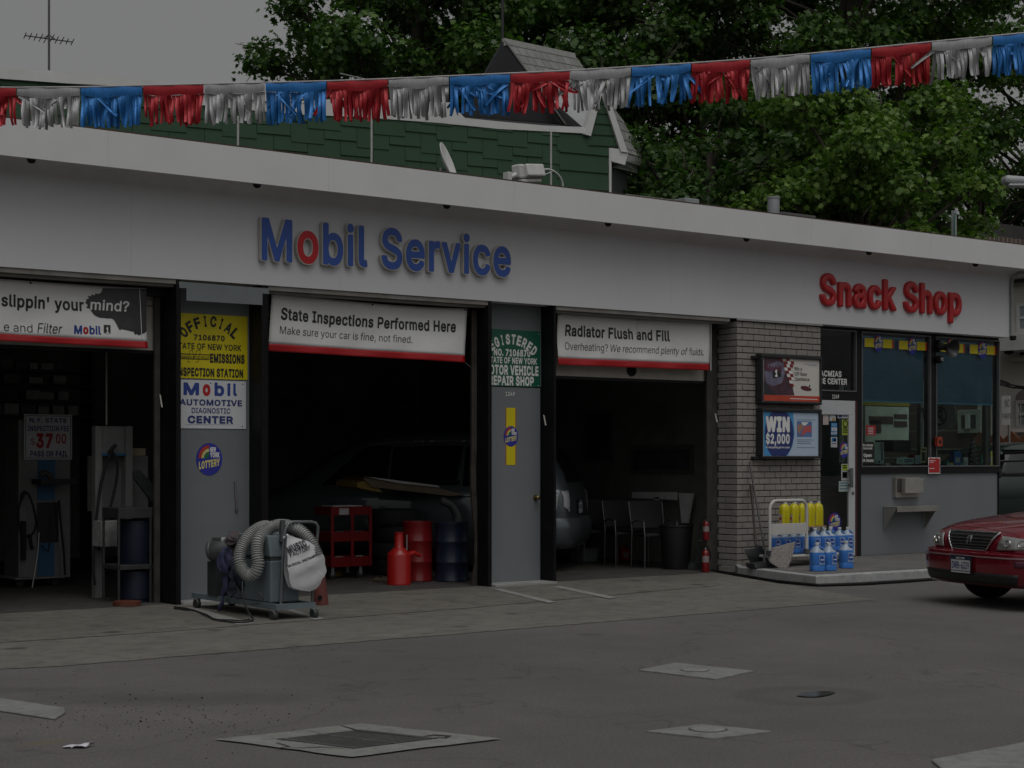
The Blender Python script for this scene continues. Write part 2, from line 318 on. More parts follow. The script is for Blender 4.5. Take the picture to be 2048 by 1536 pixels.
# ------------------------------------------------------------------ lettering: sans-serif outlines (500 units per em) made into flat or raised meshes
FONT = {}
for ln in r""" 94
A240|8,0 93,254 37,0 93,-254 -33,0 -54,151 -12,35 -16,53 7,0 -17,-54 -11,-34 -52,-151|55,71 0,28 130,0 0,-28
B228|30,0 0,254 91,0 24,-2 19,-7 16,-10 10,-14 7,-16 2,-18 -1,-15 -5,-12 -6,-10 -9,-7 -21,-10 0,-2 13,-2 12,-6 10,-9 9,-12 6,-16 2,-18 -2,-18 -7,-17 -11,-13 -17,-11 -21,-7 -28,-2|62,29 60,0 26,2 17,9 10,13 3,15 -2,13 -5,11 -8,10 -10,7 -13,5 -16,1 -62,0|62,143 57,0 13,1 12,4 10,7 8,8 4,11 2,12 -3,16 -9,12 -15,9 -21,3 -58,0
C255|134,-3 -31,4 -28,11 -23,20 -17,26 -11,32 -4,37 4,38 11,32 17,26 23,19 28,12 31,4 18,-2 18,-4 16,-7 15,-9 13,-12 10,-15 8,-16 4,-19 -32,0 -4,12 -5,11 -16,17 -21,10 -24,4 -23,-3 -19,-9 -17,-14 -13,-20 -8,-25 -2,-30 2,-30 9,-25 12,-19 17,-15 20,-9 22,-3 24,4 21,10 16,17 9,23 32,0 -4,-18 -8,-17 -10,-14 -13,-12 -14,-10 -17,-7 -17,-4
D251|109,0 -61,0 0,29 59,0 29,2 23,9 18,15 12,20 8,24 3,29 -3,28 -7,24 -13,20 -17,14 -22,9 -28,3 -63,0 0,28 66,0 34,-3 29,-12 24,-18 17,-25 10,-32 4,-36 -4,-37 -10,-32 -18,-25 -24,-19 -30,-11|62,254 0,-254 -32,0 0,254
E209|30,0 0,254 156,0 0,-28 -124,0 0,-83 116,0 0,-29 -116,0 0,-85 126,0 0,-29
F205|30,0 0,254 155,0 0,-28 -123,0 0,-87 111,0 0,-28 -111,0 0,-111
G260|134,-3 -32,4 -27,12 -23,19 -17,26 -11,32 -4,37 4,38 11,32 17,26 22,19 28,12 30,4 20,-2 18,-4 17,-7 15,-10 12,-13 11,-14 7,-16 5,-18 -33,0 -10,23 -16,16 -20,11 -25,4 -22,-3 -19,-9 -17,-14 -13,-20 -8,-25 -2,-30 2,-30 9,-25 12,-19 17,-15 20,-9 22,-3 21,3 17,7 15,11 11,15 7,18 2,21 10,-1 -76,0 0,28 98,0 0,-28 -3,-29 -11,-26 -16,-20 -21,-16 -25,-9
H258|30,0 0,254 32,0 0,-110 134,0 0,110 32,0 0,-254 -32,0 0,116 -134,0 0,-116
I150|16,0 0,29 43,0 0,197 -43,0 0,28 119,0 0,-28 -44,0 0,-197 44,0 0,-29
K233|52,73 0,35 18,23 17,21 19,20 76,82 42,0 -108,-116 -2,0|30,0 0,254 32,0 0,-87 0,-55 0,-15 0,-97|186,0 -92,130 20,25 110,-155
L196|30,0 0,254 32,0 0,-225 119,0 0,-29
M314|30,0 0,254 46,0 63,-160 5,-15 6,-18 6,-19 5,-18 -7,0 5,17 6,20 6,18 5,15 62,160 46,0 0,-254 -32,0 0,145 0,18 1,21 0,23 0,22 3,0 -7,-24 -8,-24 -7,-20 -6,-16 -57,-145 -28,0 -58,145 -5,15 -8,21 -7,23 -9,25 3,0 1,-21 0,-22 1,-22 0,-19 0,-145
N262|30,0 0,254 38,0 104,-163 9,-16 13,-22 13,-26 -5,0 -2,27 0,25 -1,18 0,157 33,0 0,-254 -39,0 -92,145 -12,20 -15,26 -20,35 6,1 1,-35 1,-28 0,-19 0,-145
O266|133,-3 -30,4 -28,11 -23,20 -17,26 -11,32 -4,37 4,38 11,32 17,26 23,19 28,12 30,4 31,-4 28,-12 23,-19 17,-26 11,-32 4,-38 -4,-37 -11,-32 -17,-26 -23,-20 -28,-11|133,26 22,3 20,9 16,14 13,20 8,25 3,30 -3,30 -8,25 -13,20 -16,14 -20,9 -22,3 -21,-3 -20,-9 -17,-14 -12,-20 -9,-25 -2,-30 2,-30 9,-25 12,-20 17,-14 20,-9
P222|30,0 0,254 88,0 26,-2 22,-8 17,-13 12,-16 7,-20 2,-21 -2,-22 -7,-19 -12,-17 -17,-12 -22,-8 -26,-3 -63,0 0,28 61,0 18,2 15,5 10,8 8,11 4,13 1,14 -1,14 -4,13 -8,10 -11,8 -14,5 -18,2 -54,0 0,-226
R224|30,0 0,254 88,0 27,-2 22,-8 16,-12 12,-15 7,-19 3,-22 -3,-22 -7,-18 -12,-16 -17,-11 -21,-8 -27,-2 -70,0 0,29 69,0 18,1 14,4 11,8 7,9 4,12 2,14 -2,14 -4,12 -8,10 -10,8 -15,4 -18,2 -54,0 0,-226|177,0 -62,115 36,0 63,-115
S223|112,-4 -26,2 -22,7 -18,10 -14,15 -9,18 -4,20 33,0 3,-13 7,-11 9,-9 12,-6 14,-3 15,-1 16,1 15,4 12,7 10,9 6,11 2,13 -2,11 -5,8 -8,7 -10,6 -26,9 -30,9 -28,10 -21,15 -13,18 -4,23 3,20 8,18 14,14 18,11 21,7 24,2 23,-2 21,-7 17,-11 14,-14 8,-16 3,-19 -31,0 -6,17 -12,13 -17,8 -22,2 -15,-1 -13,-4 -11,-6 -9,-9 -5,-10 -1,-11 2,-12 5,-9 9,-7 11,-6 21,-7 26,-7 24,-8 23,-13 10,-9 8,-11 5,-14 2,-16 -3,-19 -8,-18 -13,-15 -18,-12 -23,-7
T224|16,226 0,28 192,0 0,-28 -80,0 0,-226 -32,0 0,226
U258|129,-4 -28,3 -24,9 -20,14 -15,18 -9,22 -3,25 0,167 32,0 0,-165 2,-17 6,-15 10,-13 14,-10 16,-6 19,-2 20,2 16,6 14,10 9,13 6,15 2,17 0,165 33,0 0,-167 -3,-25 -10,-22 -15,-18 -19,-14 -25,-9
V240|102,0 -94,254 34,0 54,-151 12,-34 16,-54 -7,0 16,54 12,34 52,151 34,0 -92,-254
W343|78,0 -70,254 33,0 41,-156 6,-25 5,-26 5,-27 -3,0 5,27 6,26 6,25 41,156 37,0 41,-156 6,-25 6,-26 6,-27 -5,0 5,27 6,26 6,25 41,156 33,0 -70,-254 -37,0 -44,161 -8,35 -8,41 7,0 -8,-40 -8,-36 -44,-161
Y236|102,0 0,104 -94,150 38,0 50,-82 15,-26 14,-31 -13,0 14,31 14,26 51,82 37,0 -94,-150 0,-104
a194|80,-4 -17,1 -16,5 -13,9 -10,11 -7,15 -2,17 2,15 5,11 7,10 10,7 24,8 26,5 28,3 16,4 3,4 2,6 0,1 -1,11 -4,9 -5,8 -8,5 -10,3 -12,1 -13,-1 -10,-3 -16,-11 -9,-13 -30,9 9,15 10,12 13,9 14,6 16,3 15,1 22,-2 24,-10 10,-8 8,-12 6,-15 1,-19 0,-126 -30,0 0,26 -2,0 -10,-14 -18,-11 -13,-4|85,23 16,1 13,5 10,8 8,10 4,10 2,12 0,26 -8,-4 -14,-3 -16,-2 -12,-2 -21,-5 -9,-4 -6,-5 -5,-8 -1,-10 1,-9 4,-7 6,-6 8,-4
b212|115,-4 -16,1 -13,5 -17,14 -10,13 -3,0 0,-29 -30,0 0,254 31,0 0,-94 2,0 10,13 17,13 12,5 17,1 22,-3 19,-9 17,-14 12,-20 8,-24 2,-28 -2,-28 -8,-24 -12,-19 -16,-15 -20,-9|110,23 16,3 14,7 10,11 8,14 5,17 1,20 -1,19 -5,17 -8,14 -10,11 -14,7 -16,2 -16,-2 -13,-7 -11,-11 -8,-14 -4,-17 -2,-19 2,-20 5,-17 7,-15 11,-11 13,-6
c198|104,-4 -25,3 -21,9 -17,15 -13,20 -8,23 -3,28 3,28 8,24 13,19 17,15 21,9 25,3 26,-3 23,-11 17,-17 11,-23 -30,-7 -6,14 -10,10 -14,7 -17,3 -18,-3 -13,-7 -11,-11 -8,-15 -4,-17 -2,-18 2,-19 4,-16 8,-15 11,-11 13,-7 18,-3 17,3 14,7 11,11 6,15 29,-8 -4,-12 -6,-11 -18,-17 -23,-11
d212|98,-4 -23,3 -19,9 -16,15 -13,19 -7,24 -3,28 3,28 7,24 13,20 16,14 19,9 23,3 16,-1 12,-5 18,-13 9,-13 2,0 0,94 31,0 0,-254 -30,0 0,29 -3,0 -10,-13 -17,-14 -12,-5|102,23 16,3 14,6 10,11 8,15 4,17 2,20 -2,19 -4,17 -8,14 -10,11 -14,7 -16,2 -16,-2 -14,-7 -10,-11 -8,-14 -4,-17 -2,-19 2,-20 4,-17 8,-14 11,-11 13,-7
e202|106,-4 -26,3 -22,9 -17,15 -13,19 -8,24 -3,27 3,28 8,24 12,20 18,15 20,9 25,3 15,-1 15,-4 14,-7 13,-10 10,-13 9,-16 5,-20 2,-24 0,-12 -149,0 0,25 132,0 -14,-9 -2,18 -4,15 -8,13 -10,10 -13,6 -15,2 -16,-2 -14,-6 -11,-10 -8,-12 -4,-14 -2,-16 0,-16 2,-20 5,-16 9,-13 12,-9 14,-6 16,-2 21,3 16,10 10,17 29,-8 -5,-13 -9,-12 -12,-10 -15,-8 -16,-5
f127|114,190 0,-26 -111,0 0,26|40,0 0,216 2,15 6,12 9,9 11,7 12,5 14,1 17,-2 10,-3 -7,-26 -7,2 -10,1 -12,-2 -8,-5 -5,-9 -1,-12 0,-209
g212|103,-75 -19,1 -17,4 -14,7 -12,8 -9,10 -7,10 26,15 10,-13 16,-11 12,-4 14,-1 21,3 17,8 11,15 4,20 0,37 -3,0 -10,-13 -17,-13 -12,-4 -17,-2 -21,3 -20,8 -16,14 -12,18 -8,23 -3,28 3,27 7,24 13,19 16,14 20,9 22,3 16,-1 13,-5 17,-13 10,-14 3,0 0,31 29,0 0,-194 -3,-23 -8,-18 -13,-14 -17,-9 -20,-5|102,30 16,2 14,6 10,9 8,14 5,16 1,19 -1,19 -5,17 -8,14 -10,10 -13,7 -17,2 -16,-2 -13,-7 -11,-11 -8,-14 -4,-16 -2,-19 2,-18 4,-17 8,-13 11,-10 13,-6
h205|57,113 0,-113 -31,0 0,254 31,0 0,-110 -6,0 11,22 14,15 18,8 20,3 18,-2 16,-6 13,-10 9,-14 7,-18 2,-22 0,-120 -31,0 0,118 -3,19 -9,15 -13,9 -18,4 -13,-2 -12,-4 -9,-8 -8,-10 -5,-12
i83|26,0 0,190 31,0 0,-190|42,221 -8,2 -7,4 -5,7 -1,8 1,7 5,7 7,4 8,2 8,-2 7,-4 5,-7 1,-7 -1,-8 -5,-7 -7,-4
k190|55,68 0,38 5,0 82,84 38,0 -88,-90 -3,0|26,0 0,254 31,0 0,-254|147,0 -73,93 22,21 90,-114
l94|70,-1 -20,3 -13,8 -8,14 -3,18 0,212 31,0 0,-205 1,-11 2,-7 5,-4 8,-1 7,0 5,1 5,-26 -9,-1
m305|26,0 0,190 30,0 0,-42 -2,0 5,14 7,11 9,9 11,6 12,4 12,1 19,-3 15,-10 10,-14 6,-19 -4,0 5,13 8,12 9,9 12,6 14,5 14,1 16,-2 15,-5 12,-9 9,-13 6,-16 2,-20 0,-128 -30,0 0,127 -3,18 -9,11 -12,7 -15,2 -12,-1 -10,-4 -8,-7 -6,-8 -4,-10 -1,-11 0,-124 -31,0 0,130 -3,14 -8,12 -11,7 -15,2 -11,-1 -10,-4 -9,-6 -7,-9 -5,-12 -1,-14 0,-119
n205|57,113 0,-113 -31,0 0,190 30,0 0,-46 -5,0 11,22 14,15 18,8 20,3 18,-2 15,-6 13,-10 10,-14 6,-18 3,-22 0,-120 -31,0 0,118 -3,19 -9,15 -13,9 -18,4 -13,-2 -12,-4 -9,-8 -8,-10 -5,-12
o207|104,-4 -25,3 -21,9 -17,15 -13,20 -8,23 -3,28 3,28 8,24 13,19 17,15 21,9 25,3 24,-3 21,-9 18,-15 13,-19 8,-24 3,-28 -3,-28 -8,-23 -13,-20 -18,-15 -21,-9|104,23 17,3 14,7 11,11 8,15 4,16 2,19 -2,18 -4,17 -8,15 -11,11 -14,7 -17,3 -18,-3 -13,-7 -11,-11 -8,-15 -4,-17 -2,-18 2,-19 4,-16 8,-15 11,-11 13,-7
p212|26,-71 0,261 30,0 0,-30 3,0 10,13 17,13 12,5 17,1 22,-3 19,-9 17,-14 12,-20 8,-24 2,-28 -2,-28 -8,-24 -12,-19 -16,-15 -20,-9 -22,-3 -16,1 -13,5 -17,14 -10,13 -2,0 0,-100|110,23 16,3 14,7 10,11 8,14 5,17 1,20 -1,19 -5,17 -8,14 -10,11 -14,7 -16,2 -16,-2 -13,-7 -11,-11 -8,-14 -4,-17 -2,-19 2,-20 5,-17 7,-15 11,-11 13,-6
r129|26,0 0,190 30,0 0,-30 2,0 7,13 11,11 14,6 17,2 8,0 7,0 0,-31 -7,1 -12,1 -12,-2 -11,-4 -10,-6 -7,-9 -5,-11 -1,-13 0,-118
s182|91,-4 -19,1 -16,5 -14,7 -11,10 -8,13 -5,15 29,6 6,-13 9,-10 13,-5 16,-2 17,2 14,6 9,9 3,11 -2,9 -5,8 -9,6 -12,4 -31,7 -23,8 -16,11 -9,15 -4,18 3,15 7,14 10,11 15,8 16,5 20,2 18,-1 15,-5 13,-7 9,-9 8,-12 5,-13 -28,-6 -5,10 -8,9 -11,6 -16,2 -16,-2 -13,-6 -8,-8 -3,-11 2,-10 6,-7 10,-6 14,-5 29,-6 22,-8 16,-11 9,-15 4,-18 -3,-16 -7,-13 -11,-12 -15,-9 -18,-5
t114|102,190 0,-26 -99,0 0,26|32,236 31,0 0,-187 1,-11 4,-7 7,-5 10,-1 8,1 8,1 6,-26 -11,-2 -12,-1 -22,3 -16,10 -10,15 -4,20
u205|91,-3 -18,2 -16,6 -13,10 -9,14 -7,18 -2,22 0,121 31,0 0,-118 3,-20 8,-15 14,-9 18,-3 13,2 12,4 9,7 8,10 4,13 2,15 0,114 31,0 0,-190 -30,0 0,46 5,0 -11,-23 -14,-15 -18,-8
v194|81,0 -72,190 33,0 41,-112 10,-35 10,-33 -11,0 9,33 11,35 40,112 34,0 -73,-190
w283|69,0 -58,190 33,0 23,-83 10,-39 11,-47 -6,0 11,46 10,40 23,83 32,0 23,-83 10,-39 10,-47 -5,0 10,47 11,39 23,83 32,0 -57,-190 -31,0 -25,86 -7,26 -7,28 -7,29 7,0 -7,-29 -7,-28 -7,-26 -25,-86
x189|10,0 76,109 0,-23 -72,104 36,0 24,-37 16,-26 14,-24 -16,0 13,24 16,26 24,37 35,0 -72,-106 0,23 75,-107 -36,0 -28,43 -15,25 -14,23 16,0 -13,-23 -15,-25 -28,-43
y194|24,-69 7,26 5,-1 16,0 7,2 6,5 6,8 4,11 6,17 -72,191 33,0 41,-112 10,-35 10,-33 -11,0 9,33 11,35 41,112 33,0 -84,-219 -14,-25 -8,-8 -10,-6 -12,-3 -12,-2 -14,1
0226|113,-3 -26,3 -22,12 -18,19 -13,26 -7,32 -3,38 3,38 8,32 13,26 17,19 22,12 26,4 26,-4 22,-12 18,-19 13,-26 8,-32 3,-38 -3,-38 -8,-32 -13,-26 -17,-19 -22,-12|113,25 18,3 14,9 12,15 8,20 5,25 2,30 -2,30 -5,25 -8,21 -12,15 -14,9 -18,3 -17,-3 -14,-9 -12,-15 -8,-21 -6,-25 -1,-30 1,-30 6,-25 8,-20 12,-15 14,-9
1226|38,0 0,27 157,0 0,-27|138,254 0,-254 -32,0 0,224 -1,0 -62,-45 0,34 56,41
2226|32,0 0,24 85,90 24,27 14,22 4,11 1,12 -1,12 -5,11 -8,9 -9,6 -12,4 -13,2 -14,-2 -12,-4 -9,-8 -8,-9 -4,-12 -1,-14 -31,0 2,21 8,19 12,16 17,11 19,7 21,3 22,-3 19,-7 16,-11 12,-14 7,-18 3,-19 -2,-14 -4,-13 -6,-14 -11,-16 -35,-39 -57,-60 0,-2 119,0 0,-28
3226|109,-3 -22,2 -21,6 -17,10 -14,14 -9,17 -4,20 33,0 2,-12 6,-10 9,-9 11,-5 12,-4 14,-1 15,1 14,4 11,7 8,9 6,12 2,14 -2,14 -5,12 -8,11 -13,8 -16,5 -20,2 -23,0 0,26 66,74 0,2 -109,0 0,28 151,0 0,-24 -80,-91 0,5 26,0 22,-6 18,-11 13,-16 9,-18 2,-21 -2,-21 -9,-18 -13,-15 -18,-12 -21,-7
4226|20,53 0,26 103,175 32,0 -101,-171 0,-2 153,0 0,-28|141,0 0,61 0,12 0,86 30,0 0,-159
6226|113,-3 -22,2 -20,8 -16,13 -13,17 -8,21 -2,23 2,19 6,19 11,23 18,28 57,84 35,0 -86,-123 -2,0 10,13 15,9 19,4 22,-2 19,-8 15,-11 12,-16 7,-19 2,-22 -2,-23 -8,-20 -13,-16 -16,-13 -20,-8|113,24 14,2 12,5 10,9 8,11 5,13 2,15 -2,15 -5,13 -8,11 -10,8 -12,5 -14,2 -14,-2 -12,-5 -10,-8 -8,-11 -5,-13 -2,-15 2,-15 5,-13 8,-11 10,-9 12,-5
7226|48,0 114,224 0,2 -131,0 0,28 164,0 0,-30 -113,-224
8226|113,-3 -24,2 -21,7 -18,11 -13,14 -8,17 -3,20 2,15 5,15 7,12 11,11 12,7 13,4 0,1 -17,8 -13,13 -8,17 -3,19 3,19 7,16 12,14 16,10 19,7 21,2 21,-2 19,-7 16,-10 12,-14 7,-16 3,-19 -3,-19 -8,-17 -13,-13 -17,-8 0,-1 14,-4 12,-7 10,-11 8,-12 5,-15 1,-15 -2,-20 -9,-17 -13,-14 -18,-11 -21,-7|113,25 16,1 13,4 11,7 8,9 6,11 1,12 -1,14 -6,11 -8,10 -12,7 -13,5 -15,2 -15,-2 -13,-5 -12,-7 -8,-10 -6,-11 -1,-14 1,-12 5,-11 9,-9 11,-7 13,-4|113,145 13,1 11,4 9,7 8,8 4,11 2,12 -2,12 -4,10 -7,8 -9,7 -12,4 -13,1 -13,-1 -11,-4 -10,-7 -7,-8 -4,-10 -2,-12 2,-12 4,-11 7,-8 10,-7 11,-4
9226|113,258 22,-3 20,-8 16,-13 13,-17 8,-20 2,-24 -2,-18 -6,-20 -11,-23 -17,-28 -58,-84 -35,0 86,124 3,0 -10,-13 -16,-10 -19,-4 -22,3 -18,7 -16,12 -12,15 -7,20 -2,22 2,22 8,20 13,17 16,12 20,8|113,230 -14,-2 -12,-5 -10,-8 -8,-11 -5,-13 -1,-15 1,-15 5,-13 8,-11 10,-8 12,-6 14,-1 14,1 12,6 10,8 8,10 5,13 2,15 -2,15 -5,14 -7,11 -11,8 -12,5
.94|48,-2 -9,1 -8,5 -5,8 -1,8 1,9 5,8 8,5 9,1 8,-1 8,-5 5,-8 2,-9 -2,-8 -5,-8 -8,-5
,94|19,-60 15,96 34,0 -26,-96
?179|66,76 0,4 1,20 4,15 5,11 8,9 20,14 11,8 8,10 6,11 2,14 -2,11 -4,10 -6,7 -9,6 -10,4 -11,1 -11,-1 -9,-4 -9,-5 -7,-8 -5,-11 -2,-13 -32,0 3,20 7,17 12,14 15,10 18,6 20,2 21,-2 17,-7 15,-10 11,-13 7,-17 2,-18 -2,-19 -7,-16 -11,-14 -15,-12 -17,-12 -10,-15 -3,-24 0,-3|82,-2 -9,1 -7,5 -5,8 -2,8 2,9 5,8 7,5 9,1 9,-1 7,-5 5,-8 2,-9 -2,-8 -5,-8 -7,-5
'103|39,159 -4,95 33,0 -4,-95
$223|101,-37 0,329 21,0 0,-329|112,-4 -26,2 -22,7 -18,10 -14,15 -9,18 -4,20 33,0 3,-13 7,-11 9,-9 12,-6 14,-3 15,-1 16,1 15,4 12,7 10,9 6,11 2,13 -2,11 -5,8 -8,7 -10,6 -26,9 -30,9 -28,10 -21,15 -13,18 -4,23 3,20 8,18 14,14 18,11 21,7 24,2 23,-2 21,-7 17,-11 14,-14 8,-16 3,-19 -31,0 -6,17 -12,13 -17,8 -22,2 -15,-1 -13,-4 -11,-6 -9,-9 -5,-10 -1,-11 2,-12 5,-9 9,-7 11,-6 21,-7 26,-7 24,-8 23,-13 10,-9 8,-11 5,-14 2,-16 -3,-19 -8,-18 -13,-15 -18,-12 -23,-7
!98|34,80 -2,174 34,0 -2,-174|49,-2 -9,1 -7,5 -5,8 -2,8 2,9 5,8 7,5 9,1 9,-1 7,-5 5,-8 2,-9 -2,-8 -5,-8 -7,-5
-226|168,122 0,-28 -111,0 0,28""".split('\n'):
    ch = ln[0]; q = ln[1:].split('|')
    FONT[ch] = (int(q[0]) / 500.0, [np.cumsum(np.array([[int(a) for a in p.split(',')] for p in l.split()], float), 0) / 500.0 for l in q[1:]])
CAPH = 254 / 500.0
_gc = {}
def _wind(P, A, B):
    """winding number of the points P inside the closed outlines made of segments A->B"""
    px, py = P[:, 0][:, None], P[:, 1][:, None]
    up = (A[:, 1] <= py) & (B[:, 1] > py); dn = (A[:, 1] > py) & (B[:, 1] <= py)
    cr = (B[:, 0] - A[:, 0]) * (py - A[:, 1]) - (px - A[:, 0]) * (B[:, 1] - A[:, 1])
    return (up & (cr > 0)).sum(1) - (dn & (cr < 0)).sum(1)
def glyph(ch, bold=0.0, h=1 / 56, merge=True):
    """filled letter, thickened by bold: vertices (x, y, depth inside the edge), faces, outline segments"""
    key = (ch, round(bold, 4), h, merge)
    if key in _gc: return _gc[key]
    loops = FONT[ch][1]
    A = np.concatenate(loops); B = np.concatenate([np.roll(l, -1, 0) for l in loops])
    d = B - A; L = np.hypot(d[:, 0], d[:, 1]); nn = np.stack([-d[:, 1], d[:, 0]], 1) / L[:, None]; mid = (A + B) / 2
    real = (_wind(mid + nn * 2e-3, A, B) != 0) != (_wind(mid - nn * 2e-3, A, B) != 0)
    SA, SD, SL = A[real], d[real], L[real]
    lo = A.min(0) - bold - 2.2 * h; hi = A.max(0) + bold + 2.2 * h
    nx, ny = int((hi[0] - lo[0]) / h) + 2, int((hi[1] - lo[1]) / h) + 2
    gx = lo[0] + h * np.arange(nx); gy = lo[1] + h * np.arange(ny); G = np.stack(np.meshgrid(gx, gy), -1).reshape(-1, 2)
    ins = _wind(G, A, B) != 0
    v = G[:, None, :] - SA[None]; t = np.clip((v * SD[None]).sum(-1) / (SL ** 2), 0, 1)
    D = np.sqrt(((v - t[..., None] * SD[None]) ** 2).sum(-1)).min(1); D[ins] *= -1
    S = (D - bold).reshape(ny, nx); S[np.abs(S) < 1e-6] = -1e-6
    V, VI, Fc, E = [], {}, [], []
    def gv(i, j):
        k = (i, j)
        if k not in VI: VI[k] = len(V); V.append((gx[i], gy[j], -S[j, i]))
        return VI[k]
    def ev(i, j, i2, j2):
        if (i2, j2) < (i, j): i, j, i2, j2 = i2, j2, i, j
        k = (i, j, i2, j2)
        if k not in VI:
            a, b = S[j, i], S[j2, i2]; t = min(max(a / (a - b), 0.02), 0.98)
            VI[k] = len(V); V.append((gx[i] + t * (gx[i2] - gx[i]), gy[j] + t * (gy[j2] - gy[j]), 0.0))
        return VI[k]
    In = S < 0
    for j in range(ny - 1):
        i = 0
        while i < nx - 1:
            c = [(i, j), (i + 1, j), (i + 1, j + 1), (i, j + 1)]; m = [In[y, x] for x, y in c]
            if all(m):
                k = i + 1
                if merge:
                    while k < nx - 1 and In[j, k + 1] and In[j + 1, k + 1]: k += 1
                Fc.append((gv(i, j), gv(k, j), gv(k, j + 1), gv(i, j + 1))); i = k; continue
            if any(m):
                pl, cross = [], []
                for k in range(4):
                    p, q = c[k], c[(k + 1) % 4]
                    if m[k]: pl.append(gv(*p))
                    if m[k] != m[(k + 1) % 4]:
                        e = ev(p[0], p[1], q[0], q[1]); pl.append(e); cross.append((e, m[k]))
                if len(cross) == 2 or len(pl) >= 3: Fc.append(tuple(pl))
                for k in range(len(cross)):
                    if cross[k][1]: E.append((cross[k][0], cross[(k + 1) % len(cross)][0]))
            i += 1
    _gc[key] = (V, Fc, E); return _gc[key]
def layout(s, bold=0.0, sp=1.0, h=1 / 56):
    """letters of a line one after another: list of (char, x offset)"""
    x, out = 0.0, []
    for ch in s:
        if ch != ' ': out.append((ch, x))
        x += FONT[ch][0] * sp + bold * 1.3
    return out
def tpoints(s, x0, x1, zb, zc, bold=0.02, shear=0.0, sp=1.0, h=1 / 56):
    """(u,v) points and faces of a line of text from x0 to x1 with its baseline at zb and its capitals' top at zc"""
    vs, fs = [], []; hh = (zc - zb) / (CAPH + bold)
    for ch, off in layout(s, bold, sp):
        V, Fc, E = glyph(ch, bold, h); o = len(vs)
        vs += [(x + off + shear * y, y) for x, y, d in V]; fs += [tuple(o + i for i in f) for f in Fc]
    a = min(v[0] for v in vs); b = max(v[0] for v in vs); k = (x1 - x0) / (b - a)
    return [(x0 + (x - a) * k, zb + (y + bold * 0.5) * hh) for x, y in vs], fs
def txt(parent, s, Y, p0, p1x, zc_base, m, bold=0.02, shear=0.0, name='lettering', sp=1.0):
    """text on the plane y=Y: starts at pixel (p0, cap top, baseline) and ends at pixel column p1x"""
    px, top, bot = p0, zc_base[0], zc_base[1]
    a = at_y(px, top, Y); b = at_y(px, bot, Y); c = at_y(p1x, top, Y)
    uv, fs = tpoints(s, a.x, c.x, b.z, a.z, bold, shear, sp)
    mb = MB(); mb.add([(u, Y, v) for u, v in uv], fs); return mb.build(name, m, parent)
def arc_text(parent, s, Y, cx, cz, r, a0, a1, h, wd, m, bold=0.04, name='lettering'):
    """letters standing on an arc round (cx,cz), from angle a0 to a1 (degrees from vertical, clockwise)"""
    mb = MB(); n = len(s)
    for i, ch in enumerate(s):
        an = R(a0 + (a1 - a0) * i / (n - 1)); V, Fc, E = glyph(ch, bold)
        xa = min(v[0] for v in V); xb = max(v[0] for v in V); k = wd * (0.36 if ch == 'I' else 1.0) / (xb - xa); hh = h / CAPH
        out = []
        for vx, vy, d in V:
            x = (vx - (xa + xb) / 2) * k; z = vy * hh + r
            out.append((cx + x * math.cos(an) + z * math.sin(an), Y, cz - x * math.sin(an) + z * math.cos(an)))
        mb.add(out, Fc)
    return mb.build(name, m, parent)
def rect(mb, px0, py0, px1, py1, Y, th=0.004):
    """a thin upright board facing -y from pixel corner to pixel corner on the plane y=Y (Y = its front)"""
    a = at_y(px0, py0, Y); b = at_y(px1, py1, Y)
    return mb.box((a.x, Y, b.z), (b.x, Y + th, a.z))
def rectw(mb, x0, x1, z0, z1, Y, th=0.004): return mb.box((x0, Y, z0), (x1, Y + th, z1))
def poly(mb, pts, Y, th=0.002):
    return mb.prism([at_y(px, py, Y) for px, py in pts], (0, th, 0))
def disc(mb, x, z, rx, rz, Y, th=0.002, n=28, a0=0, a1=360):
    pts = [(x + rx * math.cos(R(a0 + (a1 - a0) * k / n)), Y, z + rz * math.sin(R(a0 + (a1 - a0) * k / n))) for k in range(n + (0 if a1 - a0 == 360 else 1))]
    return mb.prism(pts, (0, th, 0))
# ------------------------------------------------------------------ palette
WHITE = m_white_wall()
FASC = mat('fascia_paint', (0.63, 0.63, 0.63), 0.55, var=0.06, scale=1.2)
SOFF = mat('soffit_paint', (0.60, 0.59, 0.58), 0.7, var=0.12, scale=2)
BLK = mat('black_paint', (0.011, 0.011, 0.012), 0.5, var=0.4, scale=9, bump=0.08, spec=0.25)
BLKW = mat('worn_black_post', (0.007, 0.007, 0.008), 0.55, var=0.5, scale=5, bump=0.2, spec=0.18)
GREY = mat('grey_wall_paint', (0.155, 0.172, 0.180), 0.5, var=0.1, scale=1.6, bump=0.05)
GREY2 = mat('grey_panel_paint', (0.165, 0.178, 0.187), 0.5, var=0.08, scale=1.2, bump=0.04)
BEIGE = mat('garage_door_paint', (0.42, 0.40, 0.35), 0.6, var=0.2, scale=3)
TRIM = mat('grimy_trim', (0.20, 0.19, 0.17), 0.6, var=0.3, scale=5)
ALU = mat('aluminium', (0.42, 0.42, 0.42), 0.38, 0.8, var=0.1, scale=5)
DOORW = mat('white_door_frame', (0.50, 0.52, 0.53), 0.45, var=0.08, scale=5)
BRICK = mat('painted_brick', (0.265, 0.248, 0.225), 0.8, var=0.16, scale=4, bump=0.3, bscale=70)
MORT = mat('brick_joint', (0.06, 0.056, 0.052), 0.95, var=0.2, scale=12)
INT = mat('grimy_interior_wall', (0.20, 0.20, 0.185), 0.9, var=0.4, scale=1.2)
FLOORM = m_concrete('oily_garage_floor', (0.045, 0.042, 0.038), (0.075, 0.07, 0.062), 0.6)
ROOFM = mat('tar_roof', (0.05, 0.048, 0.046), 0.9, var=0.3, scale=2)
TXB = mat('sign_black', (0.012, 0.012, 0.012), 0.5, var=0.1)
